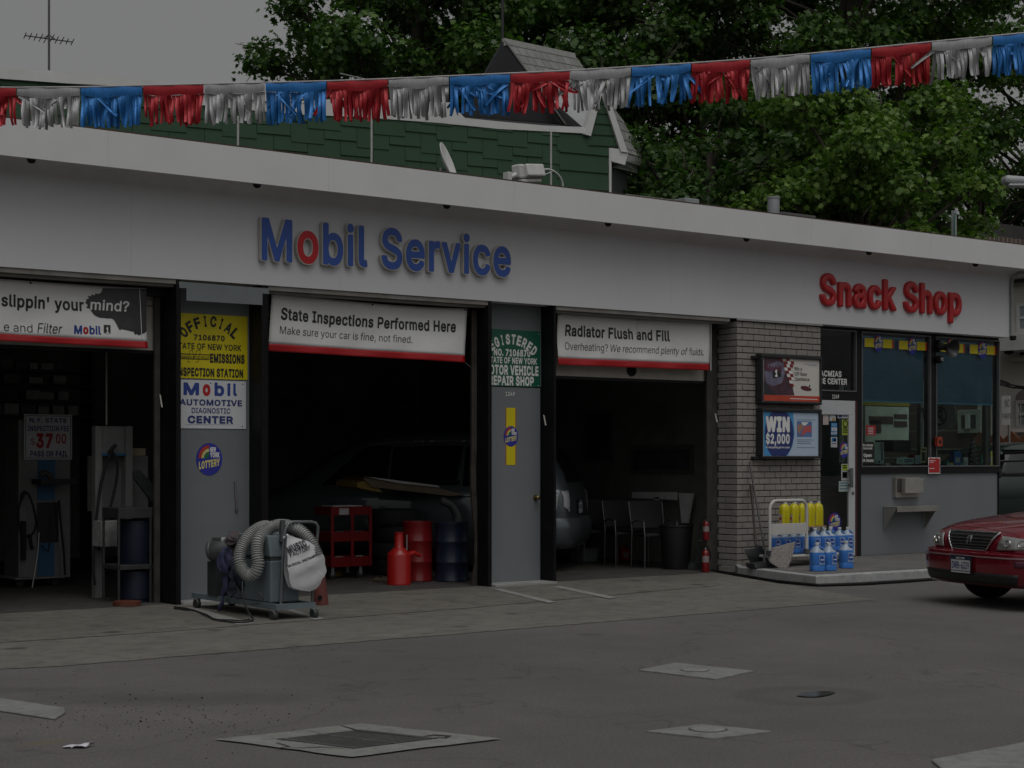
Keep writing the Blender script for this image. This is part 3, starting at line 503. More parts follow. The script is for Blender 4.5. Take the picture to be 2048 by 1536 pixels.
TXW = mat('sign_white', (0.72, 0.72, 0.70), 0.5, var=0.05)
TXBLUE = mat('sign_blue', (0.02, 0.05, 0.26), 0.45, var=0.06)
TXNAVY = mat('sign_navy', (0.02, 0.035, 0.16), 0.45, var=0.06)
TXRED = mat('sign_red', (0.42, 0.008, 0.012), 0.45, var=0.06)
YEL = mat('sign_yellow', (0.62, 0.52, 0.002), 0.5, var=0.06, scale=3)
GRN = mat('sign_green', (0.006, 0.10, 0.06), 0.5, var=0.06)
SGW = mat('sign_board_white', (0.60, 0.61, 0.63), 0.5, var=0.06, scale=3)

ZH, ZS, ZT, OV = 3.295, 4.286, 4.61, 0.45       # header bottom, soffit, roof edge, overhang
XL, XR = 2.6, 21.52
st = thing('service_station', 'low white flat-roofed service station with three open garage bays and a corner shop', 'building', (12, F + 4, 0))

# header band, with thin vertical joints
mb = MB(); xs = [XL, 4.9, 7.3, 9.72, 12.15, 14.57, 17.0, 19.4, XR]
for a, b in zip(xs[:-1], xs[1:]): mb.box((a + 0.0006, F, ZH), (b - 0.0006, F + 0.22, ZS))
mb.build('header_wall', WHITE, st)
mb = MB(); xs = [XL - 0.4, 4.4, 6.85, 9.3, 11.75, 14.2, 16.65, 19.1, 20.9, 22.35]
for a, b in zip(xs[:-1], xs[1:]): mb.box((a + 0.0008, F - OV, ZS - 0.02), (b - 0.0008, F - OV + 0.03, ZT))
mb.box((22.32, F - OV + 0.032, ZS - 0.02), (22.35, F + 8.6, ZT))
mb.build('fascia_board', FASC, st)
mb = MB(); mb.box((XL - 0.4, F - OV + 0.035, ZS), (22.3, F + 8.6, ZS + 0.05)); mb.build('soffit', SOFF, st)
# small cove where the soffit meets the wall
mb = MB()
mb.prism([(XL, F - 0.002, ZS - 0.002)] + [(XL, F - 0.10 + 0.10 * math.cos(R(a)) - 0.002, ZS - 0.10 + 0.10 * math.sin(R(a))) for a in range(0, 91, 15)], (XR - XL, 0, 0))
mb.build('cove', SOFF, st, smooth=50)
mb = MB(); mb.box((XL - 0.38, F - OV + 0.035, ZS + 0.055), (22.3, F + 8.6, ZT - 0.03)); mb.build('roof', ROOFM, st)
mb = MB(); mb.box((XL - 0.4, F - OV + 0.012, ZT + 0.001), (22.35, F - OV + 0.10, ZT + 0.018)); mb.build('roof_edge', mat('rust_brown_edge', (0.06, 0.035, 0.025), 0.8), st)
for px, py in ((68, 315), (520, 367), (900, 408), (1223, 444), (1500, 478), (1745, 505), (1958, 527)):
    p = at_y(px, py, F - OV + 0.06); mb = MB()
    mb.lathe([(0.0, -0.036), (0.02, -0.033), (0.036, -0.02), (0.04, 0.0), (0.045, 0.0), (0.045, 0.012)], (p.x, F - OV + 0.12, ZS - 0.012), 14)
    mb.build('soffit_lamp', BLK, st, smooth=40)
# corner conduit at the right end of the header wall
mb = MB(); xc = XR - 0.02; mb.tube([(xc, F - 0.03, ZH + 0.02), (xc, F - 0.03, ZS - 0.16), (xc + 0.02, F - 0.05, ZS - 0.07), (xc + 0.10, F - 0.09, ZS - 0.025), (xc + 0.24, F - 0.12, ZS - 0.018)], 0.025, 8)
mb.build('conduit', mat('grey_conduit', (0.3, 0.3, 0.31), 0.6), st, smooth=60)
mb = MB(); mb.lathe([(0.0, -0.05), (0.045, -0.04), (0.05, 0.02), (0.0, 0.03)], (xc + 0.03, F - 0.03, ZH + 0.0), 12); mb.build('conduit_box', BLK, st, smooth=40)

# outer walls, interior walls, ceiling
mb = MB(); mb.box((XL, F + 0.25, 0), (XL + 0.2, F + 8.4, ZS)); mb.box((XL + 0.2, F + 8.2, 0), (16.6, F + 8.4, ZS)); mb.build('rear_wall', INT, st)
mb = MB(); mb.box((16.4, F + 0.37, 0), (16.58, F + 8.2, ZS - 0.01)); mb.build('partition_wall', INT, st)
mb = MB(); mb.box((XL + 0.2, F + 0.23, 3.82), (16.4, F + 8.2, 3.86)); mb.build('garage_ceiling', INT, st)
mb = MB(); mb.box((XL, F, 0), (4.7, F + 0.25, ZH)); mb.build('front_wall', GREY, st)
# trim under the header over each bay
for a, b in ((4.7, 7.79), (8.85, 11.72), (12.73, 15.62)):
    mb = MB(); mb.box((a, F + 0.015, ZH - 0.05), (b, F + 0.20, ZH - 0.002)); mb.box((a, F + 0.06, ZH - 0.075), (b, F + 0.18, ZH - 0.052)); mb.build('bay_lintel', TRIM, st)
    mb = MB(); mb.box((a, F + 0.23, ZH - 0.16), (b, F + 0.33, 3.8)); mb.build('lintel_beam', BLK, st)
# black posts (steel columns)
def post(x0, x1, y0, y1):
    mb = MB(); mb.box((x0, y0, 0), (x1, y1, ZH - 0.001)); return mb.build('post', BLKW, st, bevel=0.012)
post(4.7, 4.89, F + 0.01, F + 0.3)
post(7.79, 7.845, F + 0.004, F + 0.38)
post(8.765, 8.85, F + 0.004, F + 0.38)
post(11.72, 11.775, F + 0.004, F + 0.30)
post(12.69, 12.73, F + 0.004, F + 0.38)
# galvanised door tracks just inside the openings
TRK = mat('rusty_track', (0.07, 0.063, 0.055), 0.6, 0.3, var=0.4, scale=6)
def track(x, y, lean=0.0, w=0.06):
    mb = MB(); zs = [0.01 + k * (ZH - 0.1) / 12 for k in range(13)]
    for a, b in zip(zs[:-1], zs[1:]):
        f = lambda z: lean * math.sin(z * 3.1) * max(0, 1.6 - z)
        mb.prism([(x + f(a), y, a), (x + w + f(a), y, a), (x + w + f(b), y, b), (x + f(b), y, b)], (0, 0.03, 0))
    mb.build('door_track', TRK, st)
track(7.71, F + 0.33); track(11.645, F + 0.22, 0.05, 0.07); track(8.86, F + 0.34); track(12.735, F + 0.34); track(15.52, F + 0.33, 0, 0.09)
# recessed grey panel between bays one and two, with sheet-metal patch above it
mb = MB(); mb.box((7.845, F + 0.27, 0), (8.765, F + 0.31, ZH)); mb.build('wall_panel', GREY, st)
Y = F - 0.004; mb = MB()
pts = [(358, 563), (538, 577), (538, 588), (525, 587), (525, 610), (373, 601), (373, 576), (359, 576)]
poly(mb, pts, Y, 0.004); mb.build('sheet_metal_patch', mat('patch_paint', (0.17, 0.19, 0.20), 0.45, var=0.08), st)
mb = MB(); p = at_y(470, 962, F + 0.26); q = at_y(473, 1017, F + 0.26); mb.tube([p, q], 0.012, 8); mb.cyl(q, q + Vector((0, 0, -0.03)), 0.02, 0.015, 8); mb.build('pull_rod', mat('grey_rod', (0.2, 0.2, 0.2), 0.5, 0.5), st, smooth=50)
# grey steel door with frame between bays two and three
mb = MB(); mb.box((11.775, F + 0.25, 2.335), (12.69, F + 0.29, ZH)); mb.build('wall_panel', GREY, st)
dr = MB().box((11.78, F + 0.255, 0.02), (12.685, F + 0.295, 2.325)).build('door', GREY2, st, bevel=0.004)
p = at_y(1071, 995, F + 0.25); mb = MB()
mb.lathe([(0.0, 0.075), (0.018, 0.072), (0.03, 0.055), (0.03, 0.045), (0.014, 0.03), (0.012, 0.012), (0.032, 0.01), (0.034, 0.0)], (p.x, F + 0.255, p.z), 18, Matrix.Rotation(R(90), 4, 'X'))
mb.build('door_knob', mat('old_brass', (0.25, 0.2, 0.1), 0.35, 0.9), dr, smooth=50)
for b_ in (((11.776, F - 0.06, 0.005), (12.689, F + 0.25, 0.03)), ((7.846, F - 0.04, 0.005), (8.764, F + 0.268, 0.03))): MB().box(*b_).build('door_sill', mat('white_sill', (0.32, 0.32, 0.31), 0.7, var=0.25), st)
txt(st, '1249', F + 0.249, 1011, 1029.5, (783.5, 791.5), TXW, 0.01, name='house_number')
# white scratches on the posts where door latches rub
for px, a, b in ((1088, 829, 851), (320.5, 788, 815), (1431, 826, 845)):
    mb = MB(); mb.prism([at_y(px - 1.6, a, F + 0.001), at_y(px + 1.2, a + 2, F + 0.001), at_y(px + 5, b, F + 0.001), at_y(px + 2, b - 1, F + 0.001)], (0, 0.003, 0)); mb.build('bare_metal_scar', mat('bare_metal', (0.5, 0.48, 0.42), 0.5, 0.2), st)

# sectional doors, rolled up so far that only the lowest sections show
def garage_door(x0, x1, z0, y, n=2, handle=None):
    root = None
    for k in range(n):
        a = z0 + k * 0.46; b = min(a + 0.45, 3.8)
        if b <= a: break
        mb = MB(); mb.box((x0, y, a), (x1, y + 0.04, b))
        for q in range(5):
            u0 = x0 + (x1 - x0) * (q + 0.06) / 5; u1 = x0 + (x1 - x0) * (q + 0.94) / 5
            if k: mb.box((u0, y - 0.008, a + 0.08), (u1, y - 0.001, b - 0.08))
        o = mb.build('garage_door' if k == 0 else 'door_section', BEIGE, st if k == 0 else root, bevel=0.004)
        if k == 0: root = o
    MB().box((x0, y - 0.004, z0 - 0.035), (x1, y + 0.044, z0 - 0.002)).build('rubber_seal', BLK, root)
    return root
garage_door(4.9, 7.785, at_y(300, 701, F + 0.40).z, F + 0.40)
g3 = garage_door(12.735, 15.62, at_y(1260, 757, F + 0.40).z, F + 0.40)
p = at_y(1263.5, 741, F + 0.39); mb = MB(); mb.lathe([(0.075, 0.0), (0.075, 0.012), (0.055, 0.014), (0.05, 0.004), (0.0, 0.004)], (p.x, F + 0.397, p.z), 20, Matrix.Rotation(R(90), 4, 'X')); mb.build('lock_rose', BLK, g3, smooth=40)
garage_door(8.86, 11.71, 3.02, F + 0.44, 1)

# floors of the garage and the shop
mb = MB(); mb.box((XL + 0.2, F + 0.16, -0.05), (16.4, F + 8.2, 0.010)); mb.build('garage_floor', FLOORM, None, kind='structure')

# ------------------------------------------------------------------ brick pier
bw, bh = 0.2035, 0.0815
mb = MB(); mb.box((15.742, F + 0.012, 0), (17.31, F + 0.36, ZH - 0.03)); mb.build('pier_core', MORT, st)
mb = MB(); rr = random.Random(3); rows = int((ZH - 0.03) / bh)
for r in range(rows + 1):
    z0 = r * bh + 0.006; z1 = min((r + 1) * bh - 0.006, ZH - 0.035)
    if z1 - z0 < 0.01: continue
    x = 15.735 - (0.5 * bw if r % 2 else 0)
    while x < 17.32:
        a = max(x + 0.005, 15.735); b = min(x + bw - 0.005, 17.322)
        j = rr.uniform(0, 0.004)
        if b - a > 0.02: mb.box((a, F - 0.002 + j, z0), (b, F + 0.03, z1))
        x += bw
    y = F + 0.035 - (0.5 * bw if r % 2 == 0 else 0.1 * bw)
    while y < F + 0.36:                                  # the return into the bay
        a = max(y + 0.005, F + 0.034); b = min(y + bw - 0.005, F + 0.358)
        if b - a > 0.02: mb.box((15.733 + rr.uniform(0, 0.003), a, z0), (15.76, b, z1))
        y += bw
mb.build('brick_pier', BRICK, st, bevel=0.004)
mb = MB(); mb.box((15.60, F + 0.355, 0), (15.73, F + 0.42, ZH - 0.03)); mb.build('bay_jamb', TRK, st)
mb = MB(); mb.box((15.72, F - 0.03, ZH - 0.028), (17.335, F - 0.003, ZH - 0.002)); mb.build('pier_cap', mat('cap_grey', (0.3, 0.3, 0.29), 0.7), st)

# ------------------------------------------------------------------ shop front
WY = F + 0.20                                            # plane of the glazing frames
def fx(px): return at_y(px, 800, WY).x
def fz(px, py): return at_y(px, py, WY).z
SX0, SX1 = 17.31, 21.50
zTop = ZH - 0.002
xd1, xm0, xw0, xw1, xv0, xv1 = fx(1714), fx(1714), fx(1722.5), fx(1861), fx(1871.5), fx(1998.5)
zsill = fz(1790, 934); zpan0 = fz(1790, 947); zbase = fz(1760, 1112); zwt = fz(1790, 667)
PLAT = 0.115
mb = MB()
mb.box((SX0, WY, zwt), (SX1, WY + 0.12, ZH + 0.1))                     # head
mb.box((xd1, WY, PLAT), (xw0, WY + 0.12, zwt)); mb.box((xw1, WY, zsill), (xv0, WY + 0.12, zwt)); mb.box((xv1, WY, PLAT), (SX1, WY + 0.12, zwt))
mb.box((xw0, WY, zpan0), (xv1, WY + 0.12, zsill)); mb.box((xw0, WY, PLAT), (xv1, WY + 0.12, zbase))
zt0, zt1 = fz(1680, 783), fz(1680, 800)
mb.box((SX0, WY, zt1), (xd1, WY + 0.12, zt0))
mb.build('shopfront_frame', BLK, st, bevel=0.006)
mb = MB(); mb.box((xw0, WY + 0.03, zbase), (xv1, WY + 0.1, zpan0)); mb.build('lower_panel', GREY2, st)
GLASS = m_thin_glass('window_glass', (0.74, 0.86, 0.82))
def window(x0, x1, z0, z1, name='window'):
    mb = MB(); t = 0.018
    for a, b in (((x0, z0), (x1, z0 + t)), ((x0, z1 - t), (x1, z1)), ((x0, z0 + t), (x0 + t, z1 - t)), ((x1 - t, z0 + t), (x1, z1 - t))):
        mb.box((a[0], WY - 0.012, a[1]), (b[0], WY + 0.05, b[1]))
    o = mb.build(name, mat('frame_alu', (0.2, 0.2, 0.2), 0.4, 0.6), st)
    mb = MB(); mb.add([(x0 + t, WY + 0.03, z0 + t), (x1 - t, WY + 0.03, z0 + t), (x1 - t, WY + 0.03, z1 - t), (x0 + t, WY + 0.03, z1 - t)], [(0, 1, 2, 3)]); mb.build('pane', GLASS, o)
    return o
window(xw0, xw1, zsill, zwt); window(xv0, xv1, zsill, zwt); window(SX0, fx(1712), zt0, zwt, 'transom_window')
# glazed door
dx0, dx1 = SX0 + 0.01, fx(1713.5); zdt = zt1 - 0.005; zd0 = PLAT + 0.01
mb = MB(); s_ = 0.155
for a, b in (((dx0, zdt - 0.2), (dx1, zdt)), ((dx0, zd0), (dx1, zd0 + 0.22)), ((dx0, zd0 + 0.22), (dx0 + 0.1, zdt - 0.2)), ((dx1 - s_, zd0 + 0.22), (dx1, zdt - 0.2))):
    mb.box((a[0], WY + 0.005, a[1]), (b[0], WY + 0.055, b[1]))
door = mb.build('door', DOORW, st, bevel=0.006)
mb = MB(); mb.add([(dx0 + 0.1, WY + 0.03, zd0 + 0.22), (dx1 - s_, WY + 0.03, zd0 + 0.22), (dx1 - s_, WY + 0.03, zdt - 0.2), (dx0 + 0.1, WY + 0.03, zdt - 0.2)], [(0, 1, 2, 3)]); mb.build('pane', GLASS, door)
a = at_y(1703, 936, WY - 0.05); b = at_y(1703, 975, WY - 0.05)
mb = MB(); mb.box((a.x - 0.03, WY - 0.06, b.z), (a.x + 0.03, WY - 0.04, a.z)); mb.box((a.x - 0.02, WY - 0.04, a.z - 0.05), (a.x + 0.02, WY + 0.004, a.z - 0.02)); mb.box((a.x - 0.02, WY - 0.04, b.z + 0.02), (a.x + 0.02, WY + 0.004, b.z + 0.05)); mb.build('handle', mat('dull_steel', (0.2, 0.21, 0.21), 0.4, 0.7), door, bevel=0.004)
mb = MB(); p = at_y(1706, 986, WY); mb.lathe([(0.022, 0), (0.022, 0.012), (0.012, 0.016), (0, 0.016)], (p.x, WY + 0.004, p.z), 14, Matrix.Rotation(R(90), 4, 'X')); mb.build('lock', mat('dull_steel', (0.2, 0.21, 0.21)), door, smooth=40)
mb = MB(); mb.box((xd1 - 0.035, WY - 0.004, PLAT), (xd1 - 0.004, WY - 0.001, zdt)); mb.build('door_jamb', mat('dark_red_jamb', (0.07, 0.012, 0.012), 0.6), st)
txt(st, '1249', WY - 0.003, 1664.5, 1678, (789, 797), TXW, 0.01, name='house_number')
txt(st, 'NACMIAS', WY + 0.026, 1633, 1683, (740.5, 752), TXW, 0.03, name='window_lettering')
txt(st, 'SERVICE CENTER', WY + 0.026, 1608, 1694, (754.5, 766), TXW, 0.03, name='window_lettering')
# venetian blinds
BLIND = mat('blue_blind', (0.22, 0.44, 0.64), 0.45, var=0.12, scale=3)
zb0 = fz(1790, 802)
for x0, x1 in ((xw0, xw1), (xv0, xv1)):
    mb = MB(); z = zwt - 0.05
    mb.box((x0 + 0.04, WY + 0.07, z - 0.03), (x1 - 0.04, WY + 0.11, z)); z -= 0.05
    while z > zb0:
        mb.obox(((x0 + x1) / 2, WY + 0.09, z), (x1 - x0 - 0.1, 0.030, 0.0016), rx=R(-48)); z -= 0.0265
    mb.box((x0 + 0.045, WY + 0.08, zb0 - 0.02), (x1 - 0.045, WY + 0.1, zb0))
    mb.build('blind', BLIND, st)
# shop interior, side wall with its own window, floor
SHOPW = mat('shop_wall', (0.68, 0.72, 0.64), 0.8, var=0.15, scale=2); SHOPD = mat('shop_dark', (0.05, 0.045, 0.04), 0.7)
mb = MB(); mb.box((16.6, F + 4.2, 0.13), (21.3, F + 4.3, ZS - 0.01)); mb.box((16.602, F + 0.37, 0.13), (16.65, F + 4.2, ZS - 0.01)); mb.build('shop_inner_wall', SHOPW, st)
mb = MB(); mb.box((16.65, F + 0.33, 3.5), (21.3, F + 4.2, 3.54)); mb.build('shop_ceiling', mat('shop_ceiling', (0.65, 0.65, 0.62), 0.8), st)
mb = MB(); mb.box((21.3, F + 0.32, 0), (21.5, F + 8.4, zsill)); mb.box((21.3, F + 0.32, 2.75), (21.5, F + 8.4, ZS - 0.01)); mb.box((21.3, F + 3.3, zsill), (21.5, F + 8.4, 2.75)); mb.build('side_wall', GREY, st)
mb = MB()
for y0 in (F + 0.32, F + 1.55, F + 3.22): mb.box((21.34, y0, zsill), (21.46, y0 + 0.07, 2.75))
mb.box((21.34, F + 0.39, zsill), (21.46, F + 3.22, zsill + 0.05)); mb.box((21.34, F + 0.39, 2.70), (21.46, F + 3.22, 2.75))
sw = mb.build('side_window', ALU, st)
mb = MB(); mb.add([(21.4, F + 0.39, zsill + 0.05), (21.4, F + 3.22, zsill + 0.05), (21.4, F + 3.22, 2.7), (21.4, F + 0.39, 2.7)], [(0, 1, 2, 3)]); mb.build('pane', GLASS, sw)
mb = MB(); mb.box((16.65, F + 0.25, 0.0), (21.3, F + 4.2, 0.115)); mb.build('shop_floor', mat('shop_tiles', (0.5, 0.49, 0.45), 0.4, scale=2), None, kind='structure')

# pass-through drawer and steel shelf under the window
p = at_y(1785, 955, WY + 0.03); q = at_y(1837, 994, WY + 0.03)
dwr = MB().box((p.x, WY - 0.03, q.z), (q.x - 0.03, WY + 0.028, p.z)).build('cash_drawer', mat('brushed_steel', (0.42, 0.39, 0.35), 0.35, 0.75, var=0.15, scale=9), st, bevel=0.004)
a = at_y(1791, 957, WY); b = at_y(1812, 984, WY); mb = MB(); mb.box((a.x, WY - 0.034, b.z), (b.x, WY - 0.031, a.z)); mb.build('drawer_opening', SHOPD, dwr)
a = at_y(1809, 957, WY - 0.1); b = at_y(1845, 986, WY - 0.1); mb = MB(); mb.box((a.x, WY - 0.12, b.z), (b.x, WY - 0.04, a.z)); mb.build('drawer_lid', mat('brushed_steel_light', (0.55, 0.54, 0.5), 0.35, 0.75, var=0.12, scale=9), dwr, bevel=0.005)
a = at_y(1769, 1013, WY); b = at_y(1873, 1013, WY - 0.18); zz = a.z
STEEL = mat('steel_shelf', (0.36, 0.35, 0.32), 0.4, 0.6, var=0.15, scale=7)
mb = MB(); mb.box((a.x, WY - 0.22, zz - 0.012), (b.x, WY + 0.02, zz)); mb.box((a.x, WY - 0.232, zz - 0.075), (b.x, WY - 0.221, zz + 0.002)); sh = mb.build('counter_shelf', STEEL, st, bevel=0.003)
zl = at_y(1770, 1060, WY).z
for x in (a.x + 0.004, b.x - 0.016):
    MB().prism([(x, WY + 0.02, zz - 0.014), (x, WY - 0.218, zz - 0.014), (x, WY + 0.02, zl)], (0.012, 0, 0)).build('bracket', STEEL, sh)

# ------------------------------------------------------------------ letter signs
def letter_sign(label, s, px0, px1, base_left, base_right, caph, bold, build):
    """cut-out letters between two pixel columns; base_* are the baseline rows there; caph the capitals' height (m)"""
    A = at_y(px0, base_left, F); B = at_y(px1, base_right, F)
    root = thing('letter_sign', label, 'sign', (A.x, F, A.z)); lay = layout(s, bold)
    a = lay[0][1] + min(v[0] for v in glyph(lay[0][0], bold, 1 / 90)[0]); b = lay[-1][1] + max(v[0] for v in glyph(lay[-1][0], bold, 1 / 90)[0])
    k = (B.x - A.x) / (b - a); hh = caph / (CAPH + bold)
    for n_, (ch, off) in enumerate(lay):
        zo = (B.z - A.z) * ((off - a) / (b - a))
        build(root, n_, ch, lambda x, y, dy: (A.x + (x + off - a) * k, F - dy, A.z + zo + (y + bold) * hh))
    return root
LSIDE = mat('letter_cream_side', (0.52, 0.50, 0.45), 0.6, var=0.15)
LBLUE = mat('letter_blue', (0.030, 0.085, 0.34), 0.4, var=0.07, scale=4); LRED = mat('letter_red', (0.46, 0.010, 0.018), 0.4, var=0.06, scale=4)
def channel(root, n_, ch, P):
    V, Fc, E = glyph(ch, 0.032, 1 / 90); mb = MB(); n = len(V); dy = 0.062
    mb.add([P(x, y, dy) for x, y, d in V] + [P(x, y, 0.012) for x, y, d in V], list(Fc) + [(b, a, a + n, b + n) for a, b in E])
    body = mb.build('letter', LSIDE, root)
    V, Fc, E = glyph(ch, 0.022, 1 / 90); MB().add([P(x, y, dy + 0.003) for x, y, d in V], Fc).build('letter_face', LRED if n_ == 1 else LBLUE, body)
letter_sign('large blue cut-out letters with one red O on the white wall above the bays', 'Mobil Service', 516, 1016, 523, 556, 0.437, 0.032, channel)
LR2 = mat('plastic_letter_red', (0.46, 0.010, 0.014), 0.35, var=0.06, coat=0.3, scale=4)
def rounded(root, n_, ch, P):
    V, Fc, E = glyph(ch, 0.034, 1 / 90, False); n = len(V); r = 0.035
    f = lambda d: 0.03 + 0.028 * math.sqrt(max(0, 1 - (1 - min(max(d, 0) / r, 1)) ** 2))
    MB().add([P(x, y, f(d)) for x, y, d in V] + [P(x, y, 0.0) for x, y, d in V], list(Fc) + [(b, a, a + n, b + n) for a, b in E]).build('letter', LR2, root, smooth=60)
letter_sign('red rounded plastic letters on the white wall above the shop windows', 'Snack Shop', 1638, 1919, 611, 634, 0.415, 0.034, rounded)
# ------------------------------------------------------------------ ground
mb = MB(); mb.add([(-150, -60, 0), (260, -60, 0), (260, 320, 0), (-150, 320, 0)], [(0, 1, 2, 3)]); mb.build('asphalt_lot', m_asphalt(), None, kind='structure')
APR = m_concrete('apron_concrete', (0.130, 0.124, 0.106), (0.185, 0.177, 0.154), 0.45)
a0 = ground(0, 1322); a1 = ground(95, 1335); a2 = ground(1752, 1200); a3 = ground(1466, 1152)
rr = random.Random(5)
def rag(p, q, n, j):
    out = []
    for k in range(n):
        t = k / n; v = p.lerp(q, t); d = (q - p).normalized(); nrm = Vector((-d.y, d.x, 0)); out.append(v + nrm * rr.uniform(-j, j))
    return out
edge = [Vector((1.5, F + 0.2, 0)), Vector((1.5, 12.55, 0))] + rag(Vector((1.5, 12.55, 0)), a1, 10, 0.02)[1:] + rag(a1, a2, 90, 0.018) + rag(a2, a3, 14, 0.012) + [a3, Vector((15.7, F + 0.2, 0))]
mb = MB(); mb.add([(p.x, p.y, 0.004) for p in edge], [tuple(range(len(edge)))]); mb.build('concrete_apron', APR, None, kind='structure')
# joint across the apron: a slightly different pour nearer the bays
c0 = ground(0, 1287); c1 = ground(290, 1268); c2 = ground(930, 1218); c3 = ground(1440, 1172)
mb = MB(); e2 = [Vector((1.5, F + 0.19, 0)), Vector((1.5, c0.y + 0.1, 0))] + rag(c0, c1, 12, 0.012) + rag(c1, c2, 30, 0.012) + rag(c2, c3, 20, 0.012) + [c3, Vector((15.55, F + 0.19, 0))]
mb.add([(p.x, p.y, 0.008) for p in e2], [tuple(range(len(e2)))]); mb.build('concrete_strip', m_concrete('bay_concrete', (0.125, 0.118, 0.10), (0.17, 0.162, 0.138), 0.55), None, kind='structure')
LINE = m_concrete('worn_white_line', (0.24, 0.24, 0.22), (0.31, 0.31, 0.295), 0.5, 3)
for pts in ([(985, 1180), (1000, 1179), (1113, 1206), (1097, 1208)], [(1105, 1175), (1120, 1174), (1234, 1197), (1219, 1199.5)], [(355, 1219), (385, 1217), (512, 1249), (478, 1252)], [(570, 1222), (586, 1221), (650, 1240), (630, 1242)]):
    mb = MB(); g = [ground(*p) for p in pts]; mb.add([(v.x, v.y, 0.012) for v in g], [(0, 1, 2, 3)]); mb.build('parking_line', LINE, None, kind='structure')

# ------------------------------------------------------------------ raised step in front of the shop
KERB = m_concrete('white_kerb_paint', (0.33, 0.33, 0.33), (0.43, 0.43, 0.43), 0.35, 2)
k0 = ground(1476, 1151); k1 = ground(1632, 1171); kt = [Vector((15.74, F + 0.03, 0)), k0, k1, Vector((17.2, 13.42, 0)), Vector((23.4, 13.3, 0)), Vector((23.4, F + 0.3, 0)), Vector((15.74, F + 0.3, 0))]
mb = MB(); mb.prism([(p.x, p.y, 0.0) for p in kt], (0, 0, 0.111)); mb.build('step_kerb', KERB, None, kind='structure', bevel=0.012)
ins = [Vector((15.80, F + 0.02, 0)), k0 + Vector((0.16, 0.08, 0)), k1 + Vector((0.17, 0.17, 0)), Vector((17.2, 13.58, 0)), Vector((23.2, 13.46, 0)), Vector((23.2, F + 0.25, 0)), Vector((15.80, F + 0.25, 0))]
mb = MB(); mb.add([(p.x, p.y, 0.115) for p in ins], [tuple(range(len(ins)))]); mb.build('step_pavement', m_concrete('step_concrete', (0.12, 0.115, 0.108), (0.17, 0.163, 0.152), 0.4, 2), None, kind='structure')
# tar-black seam (a hose-like joint filler) along the foot of the step
seam = [ground(1418, 1143)] + [ground(1476, 1153), ground(1552, 1166), ground(1634, 1173.5), ground(1720, 1171), ground(1800, 1166), ground(1880, 1160), ground(1960, 1156)]
mb = MB(); mb.tube([v + Vector((0, -0.02, 0.018)) for v in seam], 0.02, 8); mb.build('rubber_hose', BLK, None, smooth=60, label='thin black hose lying along the foot of the white step', cat='hose')

# ------------------------------------------------------------------ slabs, drain, manholes, islands
SLAB = m_concrete('slab_concrete', (0.19, 0.193, 0.178), (0.245, 0.248, 0.232), 0.4, 2)
def slab(pts, z=0.006, j=0.008, n=8):
    g = [ground(*p) for p in pts]; out = []
    for i in range(len(g)): out += rag(g[i], g[(i + 1) % len(g)], n, j)
    return [Vector((p.x, p.y, z)) for p in out], g
S, g = slab([(428, 1482), (722, 1449.5), (1004, 1480), (702, 1518)], 0.008, 0.012)
cc = sum(g, Vector()) / 4
mb = MB(); inner = [cc + (q - cc) * 0.56 for q in g]
# the frame of concrete round the grate, in four cracked pieces
fr = S; n = len(fr) // 4
for k in range(4):
    seg = [fr[(k * n + i) % len(fr)] for i in range(n + 1)]
    sh = [p + (cc - p).normalized() * 0.006 for p in seg]
    mb.add([(p.x, p.y, 0.009) for p in sh] + [(inner[(k + 1) % 4].x, inner[(k + 1) % 4].y, 0.009), (inner[k].x, inner[k].y, 0.009)], [tuple(range(len(sh) + 2))])
dslab = thing('storm_drain', 'square storm drain with iron grate in a cracked concrete surround', 'drain', (cc.x, cc.y, 0))
mb.build('surround', SLAB, dslab)
IRON = mat('drain_iron', (0.10, 0.10, 0.095), 0.6, 0.3, var=0.3, scale=9)
inn = [cc + (q - cc) * 0.555 for q in g]
mb = MB(); mb.add([(p.x, p.y, 0.0045) for p in inn], [(0, 1, 2, 3)]); mb.build('pit', mat('drain_black', (0.008, 0.008, 0.008), 0.9), dslab)
mb = MB(); NB = 15
for k in range(NB + 1):
    t0 = (k + 0.0) / (NB + 1); t1 = (k + 0.55) / (NB + 1)
    a = inn[0].lerp(inn[3], t0); b = inn[1].lerp(inn[2], t0); c = inn[1].lerp(inn[2], t1); d = inn[0].lerp(inn[3], t1)
    mb.prism([(v.x, v.y, 0.005) for v in (a, b, c, d)], (0, 0, 0.006))
for t in (0.0, 0.47, 0.94):
    a = inn[0].lerp(inn[1], t); b = inn[0].lerp(inn[1], t + 0.06); c = inn[3].lerp(inn[2], t + 0.06); d = inn[3].lerp(inn[2], t)
    mb.prism([(v.x, v.y, 0.0055) for v in (a, b, c, d)], (0, 0, 0.0075))
mb.build('grate', IRON, dslab)
CRK = mat('crack_dark', (0.035, 0.03, 0.026), 0.95)
def crack(pts, wpx=0.012, z=0.0115, parent=None):
    mb = MB(); g = [ground(*p) for p in pts]; L = []; Rr = []
    for i, p in enumerate(g):
        d = (g[min(i + 1, len(g) - 1)] - g[max(i - 1, 0)]).normalized(); nn = Vector((-d.y, d.x, 0)); ww = wpx * rr.uniform(0.4, 1.3) * (0.3 if i in (0, len(g) - 1) else 1)
        L.append(p + nn * ww); Rr.append(p - nn * ww)
    for i in range(len(g) - 1): mb.add([(v.x, v.y, z) for v in (L[i], L[i + 1], Rr[i + 1], Rr[i])], [(0, 1, 2, 3)])
    return mb.build('crack', CRK, parent)
crack([(552, 1489), (565, 1493), (578, 1497), (560, 1500), (548, 1502)], 0.012, parent=dslab)
